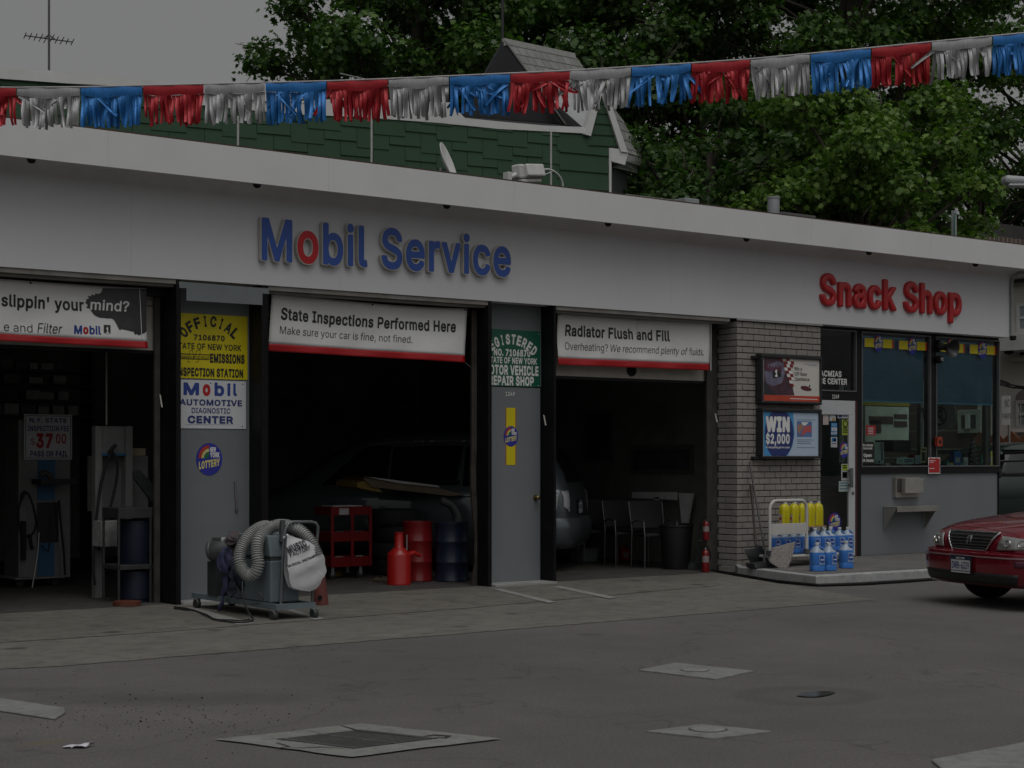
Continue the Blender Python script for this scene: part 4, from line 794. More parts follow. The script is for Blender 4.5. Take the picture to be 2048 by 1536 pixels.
crack([(575, 1499), (606, 1500), (640, 1498), (660, 1499), (690, 1501)], 0.007, parent=dslab)
crack([(534, 1480), (560, 1483), (585, 1487)], 0.006, parent=dslab)
crack([(600, 1464), (622, 1466), (640, 1470)], 0.006, parent=dslab)
crack([(682, 1455), (700, 1460), (718, 1466), (750, 1470), (790, 1474), (835, 1479)], 0.016, parent=dslab)
crack([(845, 1477), (870, 1474), (898, 1476), (890, 1480), (868, 1479)], 0.018, parent=dslab)
def manhole(name, pts, cen, rx, label):
    S, g = slab(pts, 0.006, 0.006); c = sum(g, Vector()) / 4
    o = thing(name, label, 'manhole', (c.x, c.y, 0), group='square concrete manhole slabs in the asphalt')
    MB().prism([(p.x, p.y, 0.001) for p in S], (0, 0, 0.008)).build('slab', SLAB, o)
    q = ground(*cen); e = ground(cen[0] + rx, cen[1]); r = (e - q).length
    mb = MB(); mb.lathe([(r, 0.0092), (r, 0.0105), (r * 0.9, 0.0108), (r * 0.88, 0.0095)], (q.x, q.y, 0), 28); mb.build('rim', IRON, o)
    mb = MB(); mb.lathe([(r * 0.87, 0.0092), (r * 0.87, 0.0135), (0, 0.0145)], (q.x, q.y, 0), 28); mb.build('cover', m_concrete('cover_paint', (0.225, 0.225, 0.21), (0.28, 0.28, 0.265), 0.4, 4), o)
manhole('manhole_cover', [(1277, 1342), (1352, 1327.5), (1508, 1344), (1432, 1360.5)], (1390, 1343), 30, 'round white cover in a square concrete slab, the farther one, near the puddle')
manhole('manhole_cover', [(1291, 1465), (1403, 1451), (1545, 1465), (1428, 1479.5)], (1416, 1462), 40, 'worn round cover in a square concrete slab, the nearer one, at the photo\'s bottom edge')
# sunken round patch with a puddle of dark water
q = ground(1612, 1391)
q2 = ground(1632, 1390); mb = MB(); pts = []
for k in range(30):
    an = 2 * math.pi * k / 30; pts.append((q2.x + 0.16 * math.cos(an) + rr.uniform(-0.01, 0.01), q2.y + (0.085 + 0.02 * math.sin(2 * an)) * math.sin(an), 0.008))
mb.add(pts, [tuple(range(30))]); mb.build('puddle_water', mat('dark_water', (0.02, 0.022, 0.018), 0.08, var=0.1), None, kind='structure')
# pump islands just entering the frame
def island(pts, h):
    mb = MB(); mb.prism([(p.x, p.y, 0.0) for p in pts], (0, 0, h)); return mb
A, B, C_ = ground(0, 1400, 0.0), ground(129, 1419, 0.0), ground(110, 1441, 0.0)
di = (A - B).normalized(); mb = island([A + di * 6, B, B.lerp(C_, 0.4) + Vector((0.02, -0.02, 0)), C_, C_ + di * 6.2], 0.014); mb.build('pump_island', SLAB, None, kind='structure', bevel=0.012)
A = ground(1862, 1524); B = ground(2048, 1489); C_ = ground(1905, 1560)
mb = island([A, B + (B - A) * 6, C_ + (B - A) * 6 + Vector((0.9, -1.2, 0)), C_], 0.015); mb.build('pump_island', SLAB, None, kind='structure', bevel=0.012)
# pale crumpled paper on the asphalt
q = ground(158, 1495); mb = MB()
def pf(u, v): return (q.x - 0.065 + 0.13 * u + 0.02 * math.sin(7 * v), q.y - 0.04 + 0.08 * v + 0.02 * math.sin(9 * u), 0.006 + 0.018 * abs(math.sin(5 * u + 3 * v)) * (0.3 + u * (1 - v)))
mb.grid(pf, 7, 5); mb.build('paper_scrap', mat('litter_paper', (0.62, 0.60, 0.66), 0.8), None, solid=0.001, label='crumpled scrap of white paper lying on the asphalt', cat='litter')
# loose grit on the dark strip
mb = MB()
for k in range(260):
    px = rr.gauss(330, 170); py = rr.gauss(1440, 26)
    if px < -60 or px > 760: continue
    g_ = ground(px, py); s = rr.uniform(0.002, 0.007) * (1.8 if rr.random() < 0.06 else 1); mb.obox((g_.x, g_.y, s * 0.3), (s, s * rr.uniform(0.6, 1.2), s * 0.8), rr.uniform(0, 3), rr.uniform(0, 1))
mb.build('grit', mat('grit_dark', (0.03, 0.028, 0.026), 0.9), None, kind='stuff', label='dark grit and gravel scattered over the stained asphalt', cat='gravel')
# ------------------------------------------------------------------ flat signs on the recessed panels
Z1 = (0, 500, 3.938)                     # the crop the yellow and white signs were measured in
def zc(x, y, o=Z1): return (o[0] + x / o[2], o[1] + y / o[2])
def line(par, s, Y, o, x0, x1, top, bot, m, bold=0.03, shear=0.0, name='lettering'):
    p = zc(x0, top, o); q = zc(x1, bot, o); return txt(par, s, Y, p[0], q[0], (p[1], q[1]), m, bold, shear, name)
def board(name, label, cat, px0, py0, px1, py1, Y, m, group=None, th=0.004):
    a = at_y(px0, py0, Y); b = at_y(px1, py1, Y)
    r = thing(name, label, cat, ((a.x + b.x) / 2, Y, b.z), group=group)
    MB().box((a.x, Y, b.z), (b.x, Y + th, a.z)).build('board', m, r, bevel=0.0008); return r, a, b
def screws(r, pts, Y, m=None):
    for px, py in pts:
        p = at_y(px, py, Y); MB().cyl(p, p + Vector((0, -0.003, 0)), 0.006, 0.004, 8).build('screw', m or BLK, r)
SY = F + 0.262; TY = SY - 0.003
r, a, b = board('wall_sign', 'yellow metal sign with black lettering, upper of the two on the grey panel', 'sign', 342, 624.5, 495, 760, SY, YEL)
p = at_y(420, 633, TY)
arc_text(r, 'OFFICIAL', TY, p.x, p.z - 0.475, 0.375, -45, 43, 0.10, 0.072, TXB, 0.04)
line(r, '7106870', TY, Z1, 1527, 1770, 665, 706, TXB, 0.035)
line(r, 'STATE OF NEW YORK', TY, Z1, 1372, 1900, 727, 774, TXB, 0.02)
line(r, 'EMISSIONS', TY, Z1, 1655, 1926, 817, 885, TXB, 0.045)
line(r, 'INSPECTION STATION', TY, Z1, 1385, 1915, 924, 988, TXB, 0.04)
OUT = mat('sign_olive_line', (0.10, 0.085, 0.003), 0.5)
mb = MB()
for x0, y0, x1, y1 in ((1375, 819, 1650, 822), (1375, 856, 1650, 859), (1646, 819, 1650, 859)):
    p = zc(x0, y0); q = zc(x1, y1); rect(mb, p[0], p[1], q[0], q[1], TY, 0.002)
mb.build('badge_frame', OUT, r)
line(r, 'DEPARTMENT OF MOTOR VEHICLE', TY, Z1, 1385, 1642, 829, 849, OUT, 0.02)
for pts in ([(1478, 882), (1496, 790), (1499, 790), (1482, 882)], [(1496, 790), (1520, 790), (1520, 793), (1496, 793)], [(1518, 790), (1524, 860), (1527, 860), (1521, 790)], [(1524, 860), (1548, 790), (1552, 790), (1527, 862)], [(1548, 790), (1580, 790), (1580, 793), (1548, 793)], [(1578, 790), (1562, 882), (1565, 882), (1581, 790)], [(1478, 879), (1500, 879), (1500, 882), (1478, 882)], [(1540, 879), (1565, 879), (1565, 882), (1540, 882)]):
    mb = MB(); poly(mb, [zc(*q) for q in pts], TY - 0.0005, 0.001); mb.build('badge_letter', OUT, r)
r, a, b = board('wall_sign', 'white metal sign with blue lettering and a red O below the yellow sign', 'sign', 342, 758.5, 492, 858, SY, SGW)
line(r, 'M', TY, Z1, 1446, 1568, 1045, 1138, TXBLUE, 0.034); line(r, 'o', TY, Z1, 1597, 1658, 1036, 1143, TXRED, 0.05)
line(r, 'b', TY, Z1, 1690, 1766, 1046, 1145, TXBLUE, 0.034); line(r, 'i', TY, Z1, 1790, 1816, 1054, 1146, TXBLUE, 0.034); line(r, 'l', TY, Z1, 1838, 1865, 1054, 1146, TXBLUE, 0.034)
line(r, 'AUTOMOTIVE', TY, Z1, 1415, 1907, 1174, 1220, TXNAVY, 0.03); line(r, 'DIAGNOSTIC', TY, Z1, 1511, 1814, 1242, 1283, TXNAVY, 0.012)
line(r, 'CENTER', TY, Z1, 1478, 1836, 1306, 1362, TXNAVY, 0.04)
p = zc(1466, 1372); q = zc(1841, 1378); mb = MB(); rect(mb, p[0], p[1], q[0], q[1], TY, 0.001); mb.build('underline', TXNAVY, r)
screws(r, [zc(1660, 1049), zc(1913, 1058), zc(1909, 1390)], TY)
GY = F + 0.245; GT = GY - 0.003; Z6 = (940, 600, 2.5613)
r, a, b = board('wall_sign', 'green metal sign with white lettering above the grey steel door', 'sign', 966, 656.5, 1080.7, 774.5, GY, GRN)
p = at_y(1022, 669.5, GT)
arc_text(r, 'REGISTERED', GT, p.x, p.z - 0.59, 0.485, -41, 40, 0.105, 0.064, TXW, 0.04)
line(r, 'NO. 7106870', GT, Z6, 122, 309, 249, 283, TXW, 0.035); line(r, 'STATE OF NEW YORK', GT, Z6, 88, 343, 289, 320, TXW, 0.03)
line(r, 'MOTOR VEHICLE', GT, Z6, 72, 351, 330, 378, TXW, 0.04); line(r, 'REPAIR SHOP', GT, Z6, 98, 327, 387, 433, TXW, 0.04)
screws(r, [zc(353, 176, Z6), zc(351, 438, Z6)], GT, TXW)

# ------------------------------------------------------------------ round lottery stickers
LB = mat('sticker_blue', (0.025, 0.03, 0.30), 0.4); LG = mat('sticker_green', (0.02, 0.16, 0.05), 0.4); LOR = mat('sticker_red', (0.45, 0.035, 0.01), 0.4)
LTEAL = mat('sticker_teal', (0.01, 0.09, 0.13), 0.4); LCR = mat('sticker_cream', (0.62, 0.55, 0.2), 0.4)
def lotto(root, x, z, rx, rz, Y, text=True):
    """round badge: rainbow quarter, white lettering, yellow word across the lower half"""
    e = 0.0012
    mb = MB(); disc(mb, x, z, rx, rz, Y, 0.002); mb.build('badge', LB, root)
    def arc(r0, r1, a0, a1, m, k):
        n = 14; P = lambda r, a: (x + rx * r * math.cos(R(a)), Y - e * k, z + rz * (0.05 + r * math.sin(R(a))))
        pts = [P(r1, a0 + (a1 - a0) * i / n) for i in range(n + 1)] + [P(r0, a1 + (a0 - a1) * i / n) for i in range(n + 1)]
        MB().prism(pts, (0, 0.001, 0)).build('rainbow_band', m, root)
    arc(0.62, 0.82, 92, 178, LOR, 1); arc(0.42, 0.60, 92, 178, LCR, 1); arc(0.2, 0.40, 92, 178, LG, 1); arc(0.02, 0.19, 92, 178, LTEAL, 1)
    if text:
        for s, u0, u1, v0, v1, m in (('NEW', 0.05, 0.50, 0.46, 0.74, TXW), ('YORK', 0.06, 0.78, 0.12, 0.42, TXW), ('LOTTERY', -0.80, 0.80, -0.50, -0.06, LCR)):
            uv, fs = tpoints(s, x + u0 * rx, x + u1 * rx, z + v0 * rz, z + v1 * rz, 0.05, h=1 / 30)
            mb = MB(); mb.add([(u, Y - e * 2, v + (0.16 * (u - x) if s == 'LOTTERY' else 0)) for u, v in uv], fs); mb.build('lettering', m, root)
def lotto_thing(label, px, py, rpx, rpy, Y, bar=None, name='lottery_sticker', group='round blue lottery stickers'):
    c = at_y(px, py, Y); e = at_y(px + rpx, py, Y); t = at_y(px, py - rpy, Y)
    r = thing(name, label, 'sticker', (c.x, Y, c.z), group=group)
    if bar:
        mb = MB(); p = at_y(bar[0], bar[1], Y); q = at_y(bar[2], bar[3], Y); rectw(mb, p.x, q.x, q.z, p.z, Y + 0.003, 0.002); mb.build('yellow_strip', YEL, r)
        if bar[2] - bar[0] < 30:
            for x0, x1 in ((p.x - 0.008, p.x - 0.001), (q.x + 0.001, q.x + 0.008)):
                mb = MB(); rectw(mb, x0, x1, q.z, p.z, Y + 0.0035, 0.002); mb.build('strip_edge', LOR, r)
        else:
            mb = MB(); rectw(mb, q.x + 0.001, q.x + 0.04, q.z, p.z, Y + 0.0035, 0.002); mb.build('strip_edge', LOR, r)
            mb = MB(); rectw(mb, p.x - 0.02, p.x - 0.001, q.z, p.z, Y + 0.0035, 0.002); mb.build('strip_edge', LB, r)
    lotto(r, c.x, c.z, e.x - c.x, t.z - c.z, Y); return r
lotto_thing('round blue lottery sticker alone on the grey panel behind the vacuum cart', 418.5, 918.5, 26, 32.5, F + 0.266)
lotto_thing('round lottery sticker on an upright yellow strip on the grey steel door', 1022, 872.5, 14, 20.5, F + 0.25, (1013, 815.5, 1031, 930))
Z8 = (1640, 640, 4.799); WT = WY + 0.024
for (x0, y0, x1, y1, cx, cy), lab in (((430, 171, 692, 272, 562, 222), 'leftmost yellow lottery strip at the top of the left shop window'), ((760, 196, 1012, 294, 888, 245), 'yellow lottery strip at the top right of the left shop window'),
                               ((1140, 215, 1378, 316, 1262, 246), 'yellow lottery strip partly behind the black horn loudspeaker'), ((1440, 234, 1677, 336, 1560, 285), 'rightmost yellow lottery strip at the top of the right shop window')):
    c = zc(cx, cy, Z8); p = zc(x0, y0, Z8); q = zc(x1, y1, Z8)
    lotto_thing(lab, c[0], c[1], 44 / 4.8, 84 / 4.8, WT, (p[0], p[1], q[0], q[1]), 'window_strip', 'yellow lottery strips along the top of the shop windows')

# ------------------------------------------------------------------ vinyl banners in the bays
VIN = mat('banner_vinyl', (0.74, 0.74, 0.73), 0.5, var=0.06, scale=3); VRED = mat('banner_red', (0.42, 0.012, 0.016), 0.32, var=0.1, scale=3)
VTX = mat('banner_black', (0.02, 0.02, 0.022), 0.4); VDK = mat('banner_charcoal', (0.035, 0.036, 0.038), 0.35, var=0.3, scale=8)
class Banner:
    """a hanging sheet between four pixel corners on the plane y=Y; (u,v) runs 0..1 across and down"""
    def __init__(s, TL, TR, BL, BR, Y, vred, sag=0.0, seed=1):
        s.c = [at_y(*p, Y) for p in (TL, TR, BL, BR)]; s.Y, s.vred, s.sag, s.sd = Y, vred, sag, seed
    def P(s, u, v, out=0.0):
        a = s.c[0].lerp(s.c[1], u); b = s.c[2].lerp(s.c[3], u); p = a.lerp(b, v)
        p.z -= s.sag * (1 - v) * 4 * u * (1 - u) * 0.6
        w_ = 0.010 * math.sin(5.1 * u + 2.3 * v + s.sd) + 0.010 * math.sin(11 * u - 3.0 * v + 2 * s.sd) * (0.4 + v) + 0.006 * math.sin(23 * u + 9 * v) * v
        d1 = (u * 3.2 - v); d2 = ((1 - u) * 3.2 - v)
        w_ += 0.012 * math.exp(-(d1 * 4) ** 2) * (1 - v) * 1.2 + 0.012 * math.exp(-(d2 * 4) ** 2) * (1 - v) * 1.2   # tension folds at the grommets
        return Vector((p.x, s.Y - w_ - out, p.z))
    def sheet(s, root):
        mb = MB(); mb.grid(lambda i, j: s.P(i, j * s.vred), 60, 16); mb.build('sheet', VIN, root, smooth=180, solid=0.001)
        mb = MB(); mb.grid(lambda i, j: s.P(i, s.vred + j * (1 - s.vred)), 60, 4); mb.build('red_band', VRED, root, smooth=180, solid=0.001)
    def text(s, root, t, u0, u1, vc, vb, m, bold=0.02, shear=0.0, name='lettering', out=0.003):
        vs, fs = tpoints(t, u0, u1, 0, 1, bold, shear, h=1 / 44); mb = MB()
        mb.add([s.P(x, vb + (vc - vb) * y, out) for x, y in vs], fs); return mb.build(name, m, root)
    def poly(s, root, pts, m, out, name):
        mb = MB(); mb.add([s.P(u, v, out) for u, v in pts], [tuple(range(len(pts)))]); return mb.build(name, m, root)
def bthing(label, B):
    c = B.P(0.5, 1); return thing('banner', label, 'banner', tuple(c))
def grommets(B, r, us):
    for u, v in us:
        p = B.P(u, v, 0.003); MB().cyl(p, p + Vector((0, -0.004, 0)), 0.011, 0.008, 10).build('grommet', BLK, r)
def cord(r, pts, m=None): MB().tube(pts, 0.004, 6).build('tie_cord', m or mat('tie_cord', (0.12, 0.11, 0.1), 0.8), r)
BY = F + 0.21
B = Banner((541, 584), (933, 617), (537, 702), (929.5, 725), BY, 0.872, 0.05, 1)
r = bthing('white banner with red bottom band across the middle bay, about state inspections', B); B.sheet(r)
B.text(r, 'State Inspections Performed Here', 0.048, 0.944, 0.248, 0.448, VTX, 0.028)
B.text(r, 'Make sure your car is fine, not fined.', 0.047, 0.71, 0.562, 0.695, mat('banner_grey_text', (0.05, 0.05, 0.052), 0.4), 0.0)
grommets(B, r, [(0.012, 0.03), (0.5, 0.03), (0.988, 0.03)])
cord(r, [B.P(0, 1), B.P(0, 1) + Vector((-0.05, 0.02, -0.03)), Vector((8.855, F + 0.2, B.P(0, 1).z - 0.05))]); cord(r, [B.P(1, 1), B.P(1, 1) + Vector((0.08, 0.0, -0.05)), B.P(1, 1) + Vector((0.14, 0.02, -0.10))])
cord(r, [B.P(0.012, 0.03), B.P(0.012, 0.03) + Vector((0, 0.01, 0.05))]); cord(r, [B.P(0.988, 0.03), B.P(0.988, 0.03) + Vector((0, 0.01, 0.1))]); cord(r, [B.P(0.5, 0.03), B.P(0.5, 0.03) + Vector((0.02, 0.01, 0.13))])
B = Banner((1114, 625), (1417.5, 643.5), (1116, 729.5), (1418.5, 741), BY, 0.865, 0.02, 2.4)
r = bthing('white banner with red bottom band across the right bay, about radiator flushing', B); B.sheet(r)
B.text(r, 'Radiator Flush and Fill', 0.05, 0.726, 0.222, 0.432, VTX, 0.028)
G2 = mat('banner_grey_text', (0.05, 0.05, 0.052))
B.text(r, 'Overheating?', 0.047, 0.318, 0.556, 0.700, G2, 0.0); B.text(r, 'We recommend plenty of', 0.333, 0.845, 0.556, 0.700, G2, 0.0, 0.2); B.text(r, 'fluids.', 0.855, 0.957, 0.556, 0.700, G2, 0.0)
grommets(B, r, [(0.012, 0.03), (0.988, 0.03), (0.52, 0.03)])
cord(r, [B.P(0.514, 0.02), B.P(0.512, 0.12, 0.006), B.P(0.512, 0.32, 0.008)], TXW); cord(r, [B.P(0.514, 0.02), B.P(0.514, 0.02) + Vector((0, 0, 0.06))])
mb = MB(); p = B.P(1, 0); q = B.P(1, 1); mb.tube([p + Vector((0.02, 0.0, 0)), q + Vector((0.025, 0, 0))], 0.006, 6); mb.build('edge_cord', TXW, r)
B = Banner((-203, 538), (292, 576.5), (-203, 670), (294.5, 697), BY, 0.886, 0.03, 0.6)
r = bthing('white banner with a black torn-look corner print across the left bay', B); B.sheet(r)
def bu(x, y):
    u = (x + 800) / 1950.0; top = 151 + (300 - 151) * u; bot = 669 + (775 - 669) * u; return u, (y - top) / (bot - top)
B.text(r, "slippin' your", bu(-32, 0)[0], bu(622, 0)[0], 0.245, 0.437, VTX, 0.026)
B.text(r, 'e and', bu(-14, 0)[0], bu(213, 0)[0], 0.70, 0.838, G2, 0.0); B.text(r, 'Filter', bu(250, 0)[0], bu(447, 0)[0], 0.675, 0.835, G2, 0.004, 0.2)
tear = [(785, 285), (832, 290), (990, 297), (1148, 306), (1148, 640), (1125, 655), (1090, 665), (1078, 672), (1060, 660), (1045, 668), (1030, 640), (1012, 640), (985, 632), (930, 622), (910, 628), (898, 605), (880, 568), (866, 545), (850, 535), (815, 534), (780, 530), (750, 527), (720, 515), (700, 500), (680, 470), (664, 452), (640, 447), (655, 425), (632, 402), (648, 392), (640, 378), (668, 370), (655, 350), (690, 352), (688, 336), (716, 345), (725, 326), (742, 336), (770, 325), (780, 306)]
tp = [bu(*q) for q in tear]; cu, cv = bu(960, 470)
mb = MB()
for k in range(len(tp)):                                   # fan of strips so the print follows the folds
    a, b = tp[k], tp[(k + 1) % len(tp)]; nst = 6; prev = None
    for q in range(nst + 1):
        f = q / nst; pa = (cu + (a[0] - cu) * f, cv + (a[1] - cv) * f); pb = (cu + (b[0] - cu) * f, cv + (b[1] - cv) * f)
        cur = (B.P(*pa, 0.003), B.P(*pb, 0.003))
        if prev is not None: mb.add([prev[0], cur[0], cur[1], prev[1]], [(0, 1, 2, 3)] if q > 1 else [(0, 1, 2)])
        prev = cur
mb.build('torn_print', VDK, r, smooth=180)
B.text(r, 'mind?', bu(672, 0)[0], bu(1002, 0)[0], 0.235, 0.405, TXW, 0.018, 0.12, out=0.006)
B.text(r, 'M', bu(541, 0)[0], bu(604, 0)[0], 0.682, 0.82, TXBLUE, 0.034); B.text(r, 'o', bu(612, 0)[0], bu(655, 0)[0], 0.672, 0.812, TXRED, 0.05); B.text(r, 'bil', bu(663, 0)[0], bu(755, 0)[0], 0.676, 0.812, TXBLUE, 0.034)
B.poly(r, [bu(780, 584), bu(836, 587), bu(833, 654), bu(777, 651)], VTX, 0.003, 'badge'); B.text(r, '1', bu(795, 0)[0], bu(818, 0)[0], 0.685, 0.785, TXW, 0.05, 0.1, out=0.006)
grommets(B, r, [(0.988, 0.03), (0.51, 0.03)]); cord(r, [B.P(0.51, 0.03), B.P(0.51, 0.03) + Vector((0.02, 0.0, 0.10))])
p = B.P(0.97, 0.03, 0.004); q = B.P(0.975, 0.85, 0.006); mb = MB(); mb.tube([p, p.lerp(q, 0.5), q], 0.0035, 6); mb.build('stitch_line', TXW, r)

# ------------------------------------------------------------------ two framed poster cases on the brick pier
Z7 = (1440, 620, 4.517); PY = F - 0.13
CASE = mat('poster_case', (0.022, 0.022, 0.025), 0.4, var=0.2)
def case(label, out, inn, cat='poster case'):
    a = at_y(*zc(out[0], out[1], Z7), PY); b = at_y(*zc(out[2], out[3], Z7), PY); c = at_y(*zc(inn[0], inn[1], Z7), PY); d = at_y(*zc(inn[2], inn[3], Z7), PY)
    r = thing('poster_case', label, cat, ((a.x + b.x) / 2, F, b.z), group='black poster cases on the brick pier')
    mb = MB()
    for p, q in (((a.x, b.z), (b.x, d.z)), ((a.x, c.z), (b.x, a.z)), ((a.x, d.z), (c.x, c.z)), ((d.x, d.z), (b.x, c.z))): mb.box((p[0], PY, p[1]), (q[0], F - 0.01, q[1]))
    mb.build('frame', CASE, r, bevel=0.012)
    MB().box((c.x, PY + 0.03, d.z), (d.x, PY + 0.034, c.z)).build('poster', mat('poster_paper', (0.60, 0.58, 0.53), 0.5, var=0.03), r)
    return r
P7 = PY + 0.027
r = case('upper black poster case on the brick pier, race-car poster with an orange strip', (378, 392, 925, 858), (397, 428, 912, 832))
def pz(pts, m, name, par, Y=P7):
    mb = MB(); poly(mb, [zc(x, y, Z7) for x, y in pts], Y, 0.001); return mb.build(name, m, par)
pz([(398, 432), (545, 432), (600, 500), (640, 620), (672, 770), (398, 767)], mat('poster_dusk_red', (0.075, 0.035, 0.05), 0.5, var=0.5, scale=12), 'picture', r)
pz([(400, 560), (440, 490), (520, 462), (575, 480), (590, 560), (560, 660), (480, 690), (420, 660)], mat('poster_violet_grey', (0.16, 0.15, 0.22), 0.5, var=0.4, scale=9), 'picture_helmet', r, P7 - 0.002)
pz([(398, 640), (430, 680), (470, 720), (500, 767), (398, 767)], mat('poster_dark', (0.03, 0.028, 0.035), 0.5), 'picture_shade', r, P7 - 0.003)
mbc = MB(); rr = random.Random(4)
for row in range(9):
    for cl in range(4):
        x = 548 + cl * 30 + row * 11 - (10 if row < 2 else 0); y = 432 + row * 29
        if x > 650 or rr.random() < 0.15: continue
        mbc.cur = (row + cl) % 2; poly(mbc, [zc(x, y, Z7), zc(x + 27, y + 2, Z7), zc(x + 33, y + 30, Z7), zc(x + 5, y + 27, Z7)], P7 - 0.003, 0.001)
mbc.build('checker_pattern', [mat('checker_red', (0.22, 0.02, 0.02), 0.5), TXW], r)
pz([(397, 766), (911, 781), (911, 831), (397, 824)], mat('poster_orange_red', (0.48, 0.06, 0.03), 0.5), 'orange_strip', r, P7 - 0.004)
line(r, 'Mobil', P7 - 0.005, Z7, 414, 560, 500, 550, mat('poster_maroon', (0.12, 0.03, 0.06), 0.5), 0.05, 0.1); pz([(474, 540), (545, 528), (553, 603), (480, 615)], TXB, 'badge', r, P7 - 0.004); line(r, '1', P7 - 0.006, Z7, 497, 522, 540, 600, TXW, 0.05)
line(r, 'Win a', P7, Z7, 672, 740, 513, 545, G2, 0.01); line(r, 'VIP Race', P7, Z7, 672, 784, 560, 591, G2, 0.01); line(r, 'Experience.', P7, Z7, 672, 815, 606, 637, G2, 0.01)
pz([(730, 690), (760, 684), (790, 690), (828, 712), (825, 728), (790, 732), (750, 722), (732, 708)], mat('poster_dark_red', (0.10, 0.02, 0.03), 0.5), 'picture_car', r); pz([(806, 678), (818, 676), (814, 695), (805, 697)], TXB, 'picture_driver', r)
for x0, x1, y in ((758, 880, 487), (800, 882, 500)): pz([(x0, y), (x1, y + 2), (x1, y + 6), (x0, y + 4)], mat('poster_pale_blue', (0.35, 0.36, 0.45), 0.5), 'small_print', r)
pz([(632, 797), (880, 806), (880, 812), (632, 803)], TXW, 'small_print', r, P7 - 0.006)
r = case('lower black poster case on the brick pier, blue poster offering a cash prize', (384, 884, 925, 1338), (394, 916, 901, 1319))
pz([(395, 920), (900, 928), (900, 1318), (395, 1316)], mat('poster_sky_blue', (0.06, 0.30, 0.58), 0.5, var=0.05), 'picture', r)
pz([(660, 930), (900, 932), (900, 1318), (610, 1317), (655, 1230), (675, 1120)], mat('poster_ice', (0.42, 0.52, 0.64), 0.5, var=0.05), 'picture_glow', r, P7 - 0.002)
pts = [(535 + 130 * math.cos(R(k)), 1118 + 226 * math.sin(R(k))) for k in range(0, 360, 8)]; pts = [(x, min(max(y, 918), 1318)) for x, y in pts]
pz(pts, mat('poster_deep_blue', (0.025, 0.04, 0.17), 0.45, var=0.2, scale=8), 'picture_ball', r, P7 - 0.003)
line(r, 'WIN', P7 - 0.005, Z7, 414, 630, 966, 1096, TXW, 0.06); line(r, '$2,000', P7 - 0.005, Z7, 414, 630, 1120, 1205, TXW, 0.04); line(r, "It's like getting gas for a year!", P7 - 0.005, Z7, 414, 630, 1231, 1248, TXW, 0.03)
pz([(695, 1004), (830, 1008), (830, 1148), (695, 1146)], mat('poster_mid_blue', (0.10, 0.18, 0.38), 0.5), 'ticket', r, P7 - 0.003); pz([(770, 1050), (822, 1040), (826, 1110), (790, 1100), (730, 1142), (745, 1090)], mat('poster_coral', (0.5, 0.10, 0.10), 0.5), 'ticket_red', r, P7 - 0.004); pz([(700, 1040), (740, 1025), (760, 1060), (735, 1080), (720, 1120), (702, 1100)], mat('poster_ochre', (0.35, 0.20, 0.12), 0.5), 'ticket_ochre', r, P7 - 0.004); pz([(735, 1012), (800, 1016), (770, 1045), (745, 1040)], TXW, 'ticket_white', r, P7 - 0.004)
for x0, x1, y in ((697, 860, 990), (697, 848, 1170), (697, 812, 1186), (697, 825, 1203), (697, 858, 1240)): pz([(x0, y), (x1, y + 2), (x1, y + 6), (x0, y + 4)], mat('poster_slate', (0.12, 0.14, 0.22), 0.5), 'small_print', r, P7 - 0.004)
p = at_y(*zc(290, 420, Z7), F - 0.03); MB().box((p.x, F - 0.06, p.z - 0.02), (p.x + 0.24, F - 0.004, p.z + 0.01)).build('poster_bracket', CASE, r)
p = at_y(*zc(290, 1330, Z7), F - 0.03); MB().box((p.x, F - 0.06, p.z - 0.02), (p.x + 0.24, F - 0.004, p.z + 0.01)).build('poster_bracket', CASE, r)

# ------------------------------------------------------------------ stickers and small signs on the shop door and windows
DT = WY + 0.024
def sticker(name, label, px, m, marks=(), Y=DT, cat='sticker'):
    a = at_y(px[0], px[1], Y); b = at_y(px[2], px[3], Y); r = thing(name, label, cat, ((a.x + b.x) / 2, Y, b.z))
    MB().box((a.x, Y, b.z), (b.x, Y + 0.002, a.z)).build('sheet', m, r)
    for (x0, y0, x1, y1, mm) in marks:
        mb = MB(); rectw(mb, a.x + (b.x - a.x) * x0, a.x + (b.x - a.x) * x1, a.z + (b.z - a.z) * y1, a.z + (b.z - a.z) * y0, Y - 0.002, 0.001); mb.build('mark', mm, r)
    return r, a, b
def Q(x0, y0, x1, y1, o=Z7): p = zc(x0, y0, o); q = zc(x1, y1, o); return (p[0], p[1], q[0], q[1])
PINK = mat('paper_pinkish', (0.5, 0.42, 0.40), 0.7); PAPER = mat('paper_grey_white', (0.45, 0.46, 0.48), 0.7); LIME = mat('sticker_lime', (0.30, 0.38, 0.03), 0.5); SBL = mat('sticker_bright_blue', (0.02, 0.16, 0.38), 0.5)
GREENP = mat('paper_pale_green', (0.36, 0.46, 0.42), 0.7)
sticker('paper_notice', 'blank pinkish paper notice at the top left of the shop door glass', Q(930, 940, 981, 1037), PINK)
sticker('paper_notice', 'small grey paper with an orange spot on the shop door glass', Q(990, 950, 1046, 1003), PAPER, [(0.45, 0.5, 0.85, 0.9, mat('sticker_ochre', (0.4, 0.28, 0.05)))])
sticker('paper_notice', 'wide white paper strip at the top right of the shop door glass', Q(1063, 936, 1167, 979), PAPER, [(0.1, 0.25, 0.36, 0.8, TXNAVY), (0.45, 0.3, 0.9, 0.38, TXNAVY), (0.45, 0.55, 0.8, 0.63, TXNAVY)])
r, a, b = sticker('prize_sticker', 'small blue prize sticker on the shop door glass', Q(1002, 1018, 1059, 1134), SBL, [(0.1, 0.05, 0.9, 0.3, mat('sticker_pale_blue', (0.12, 0.3, 0.5)))])
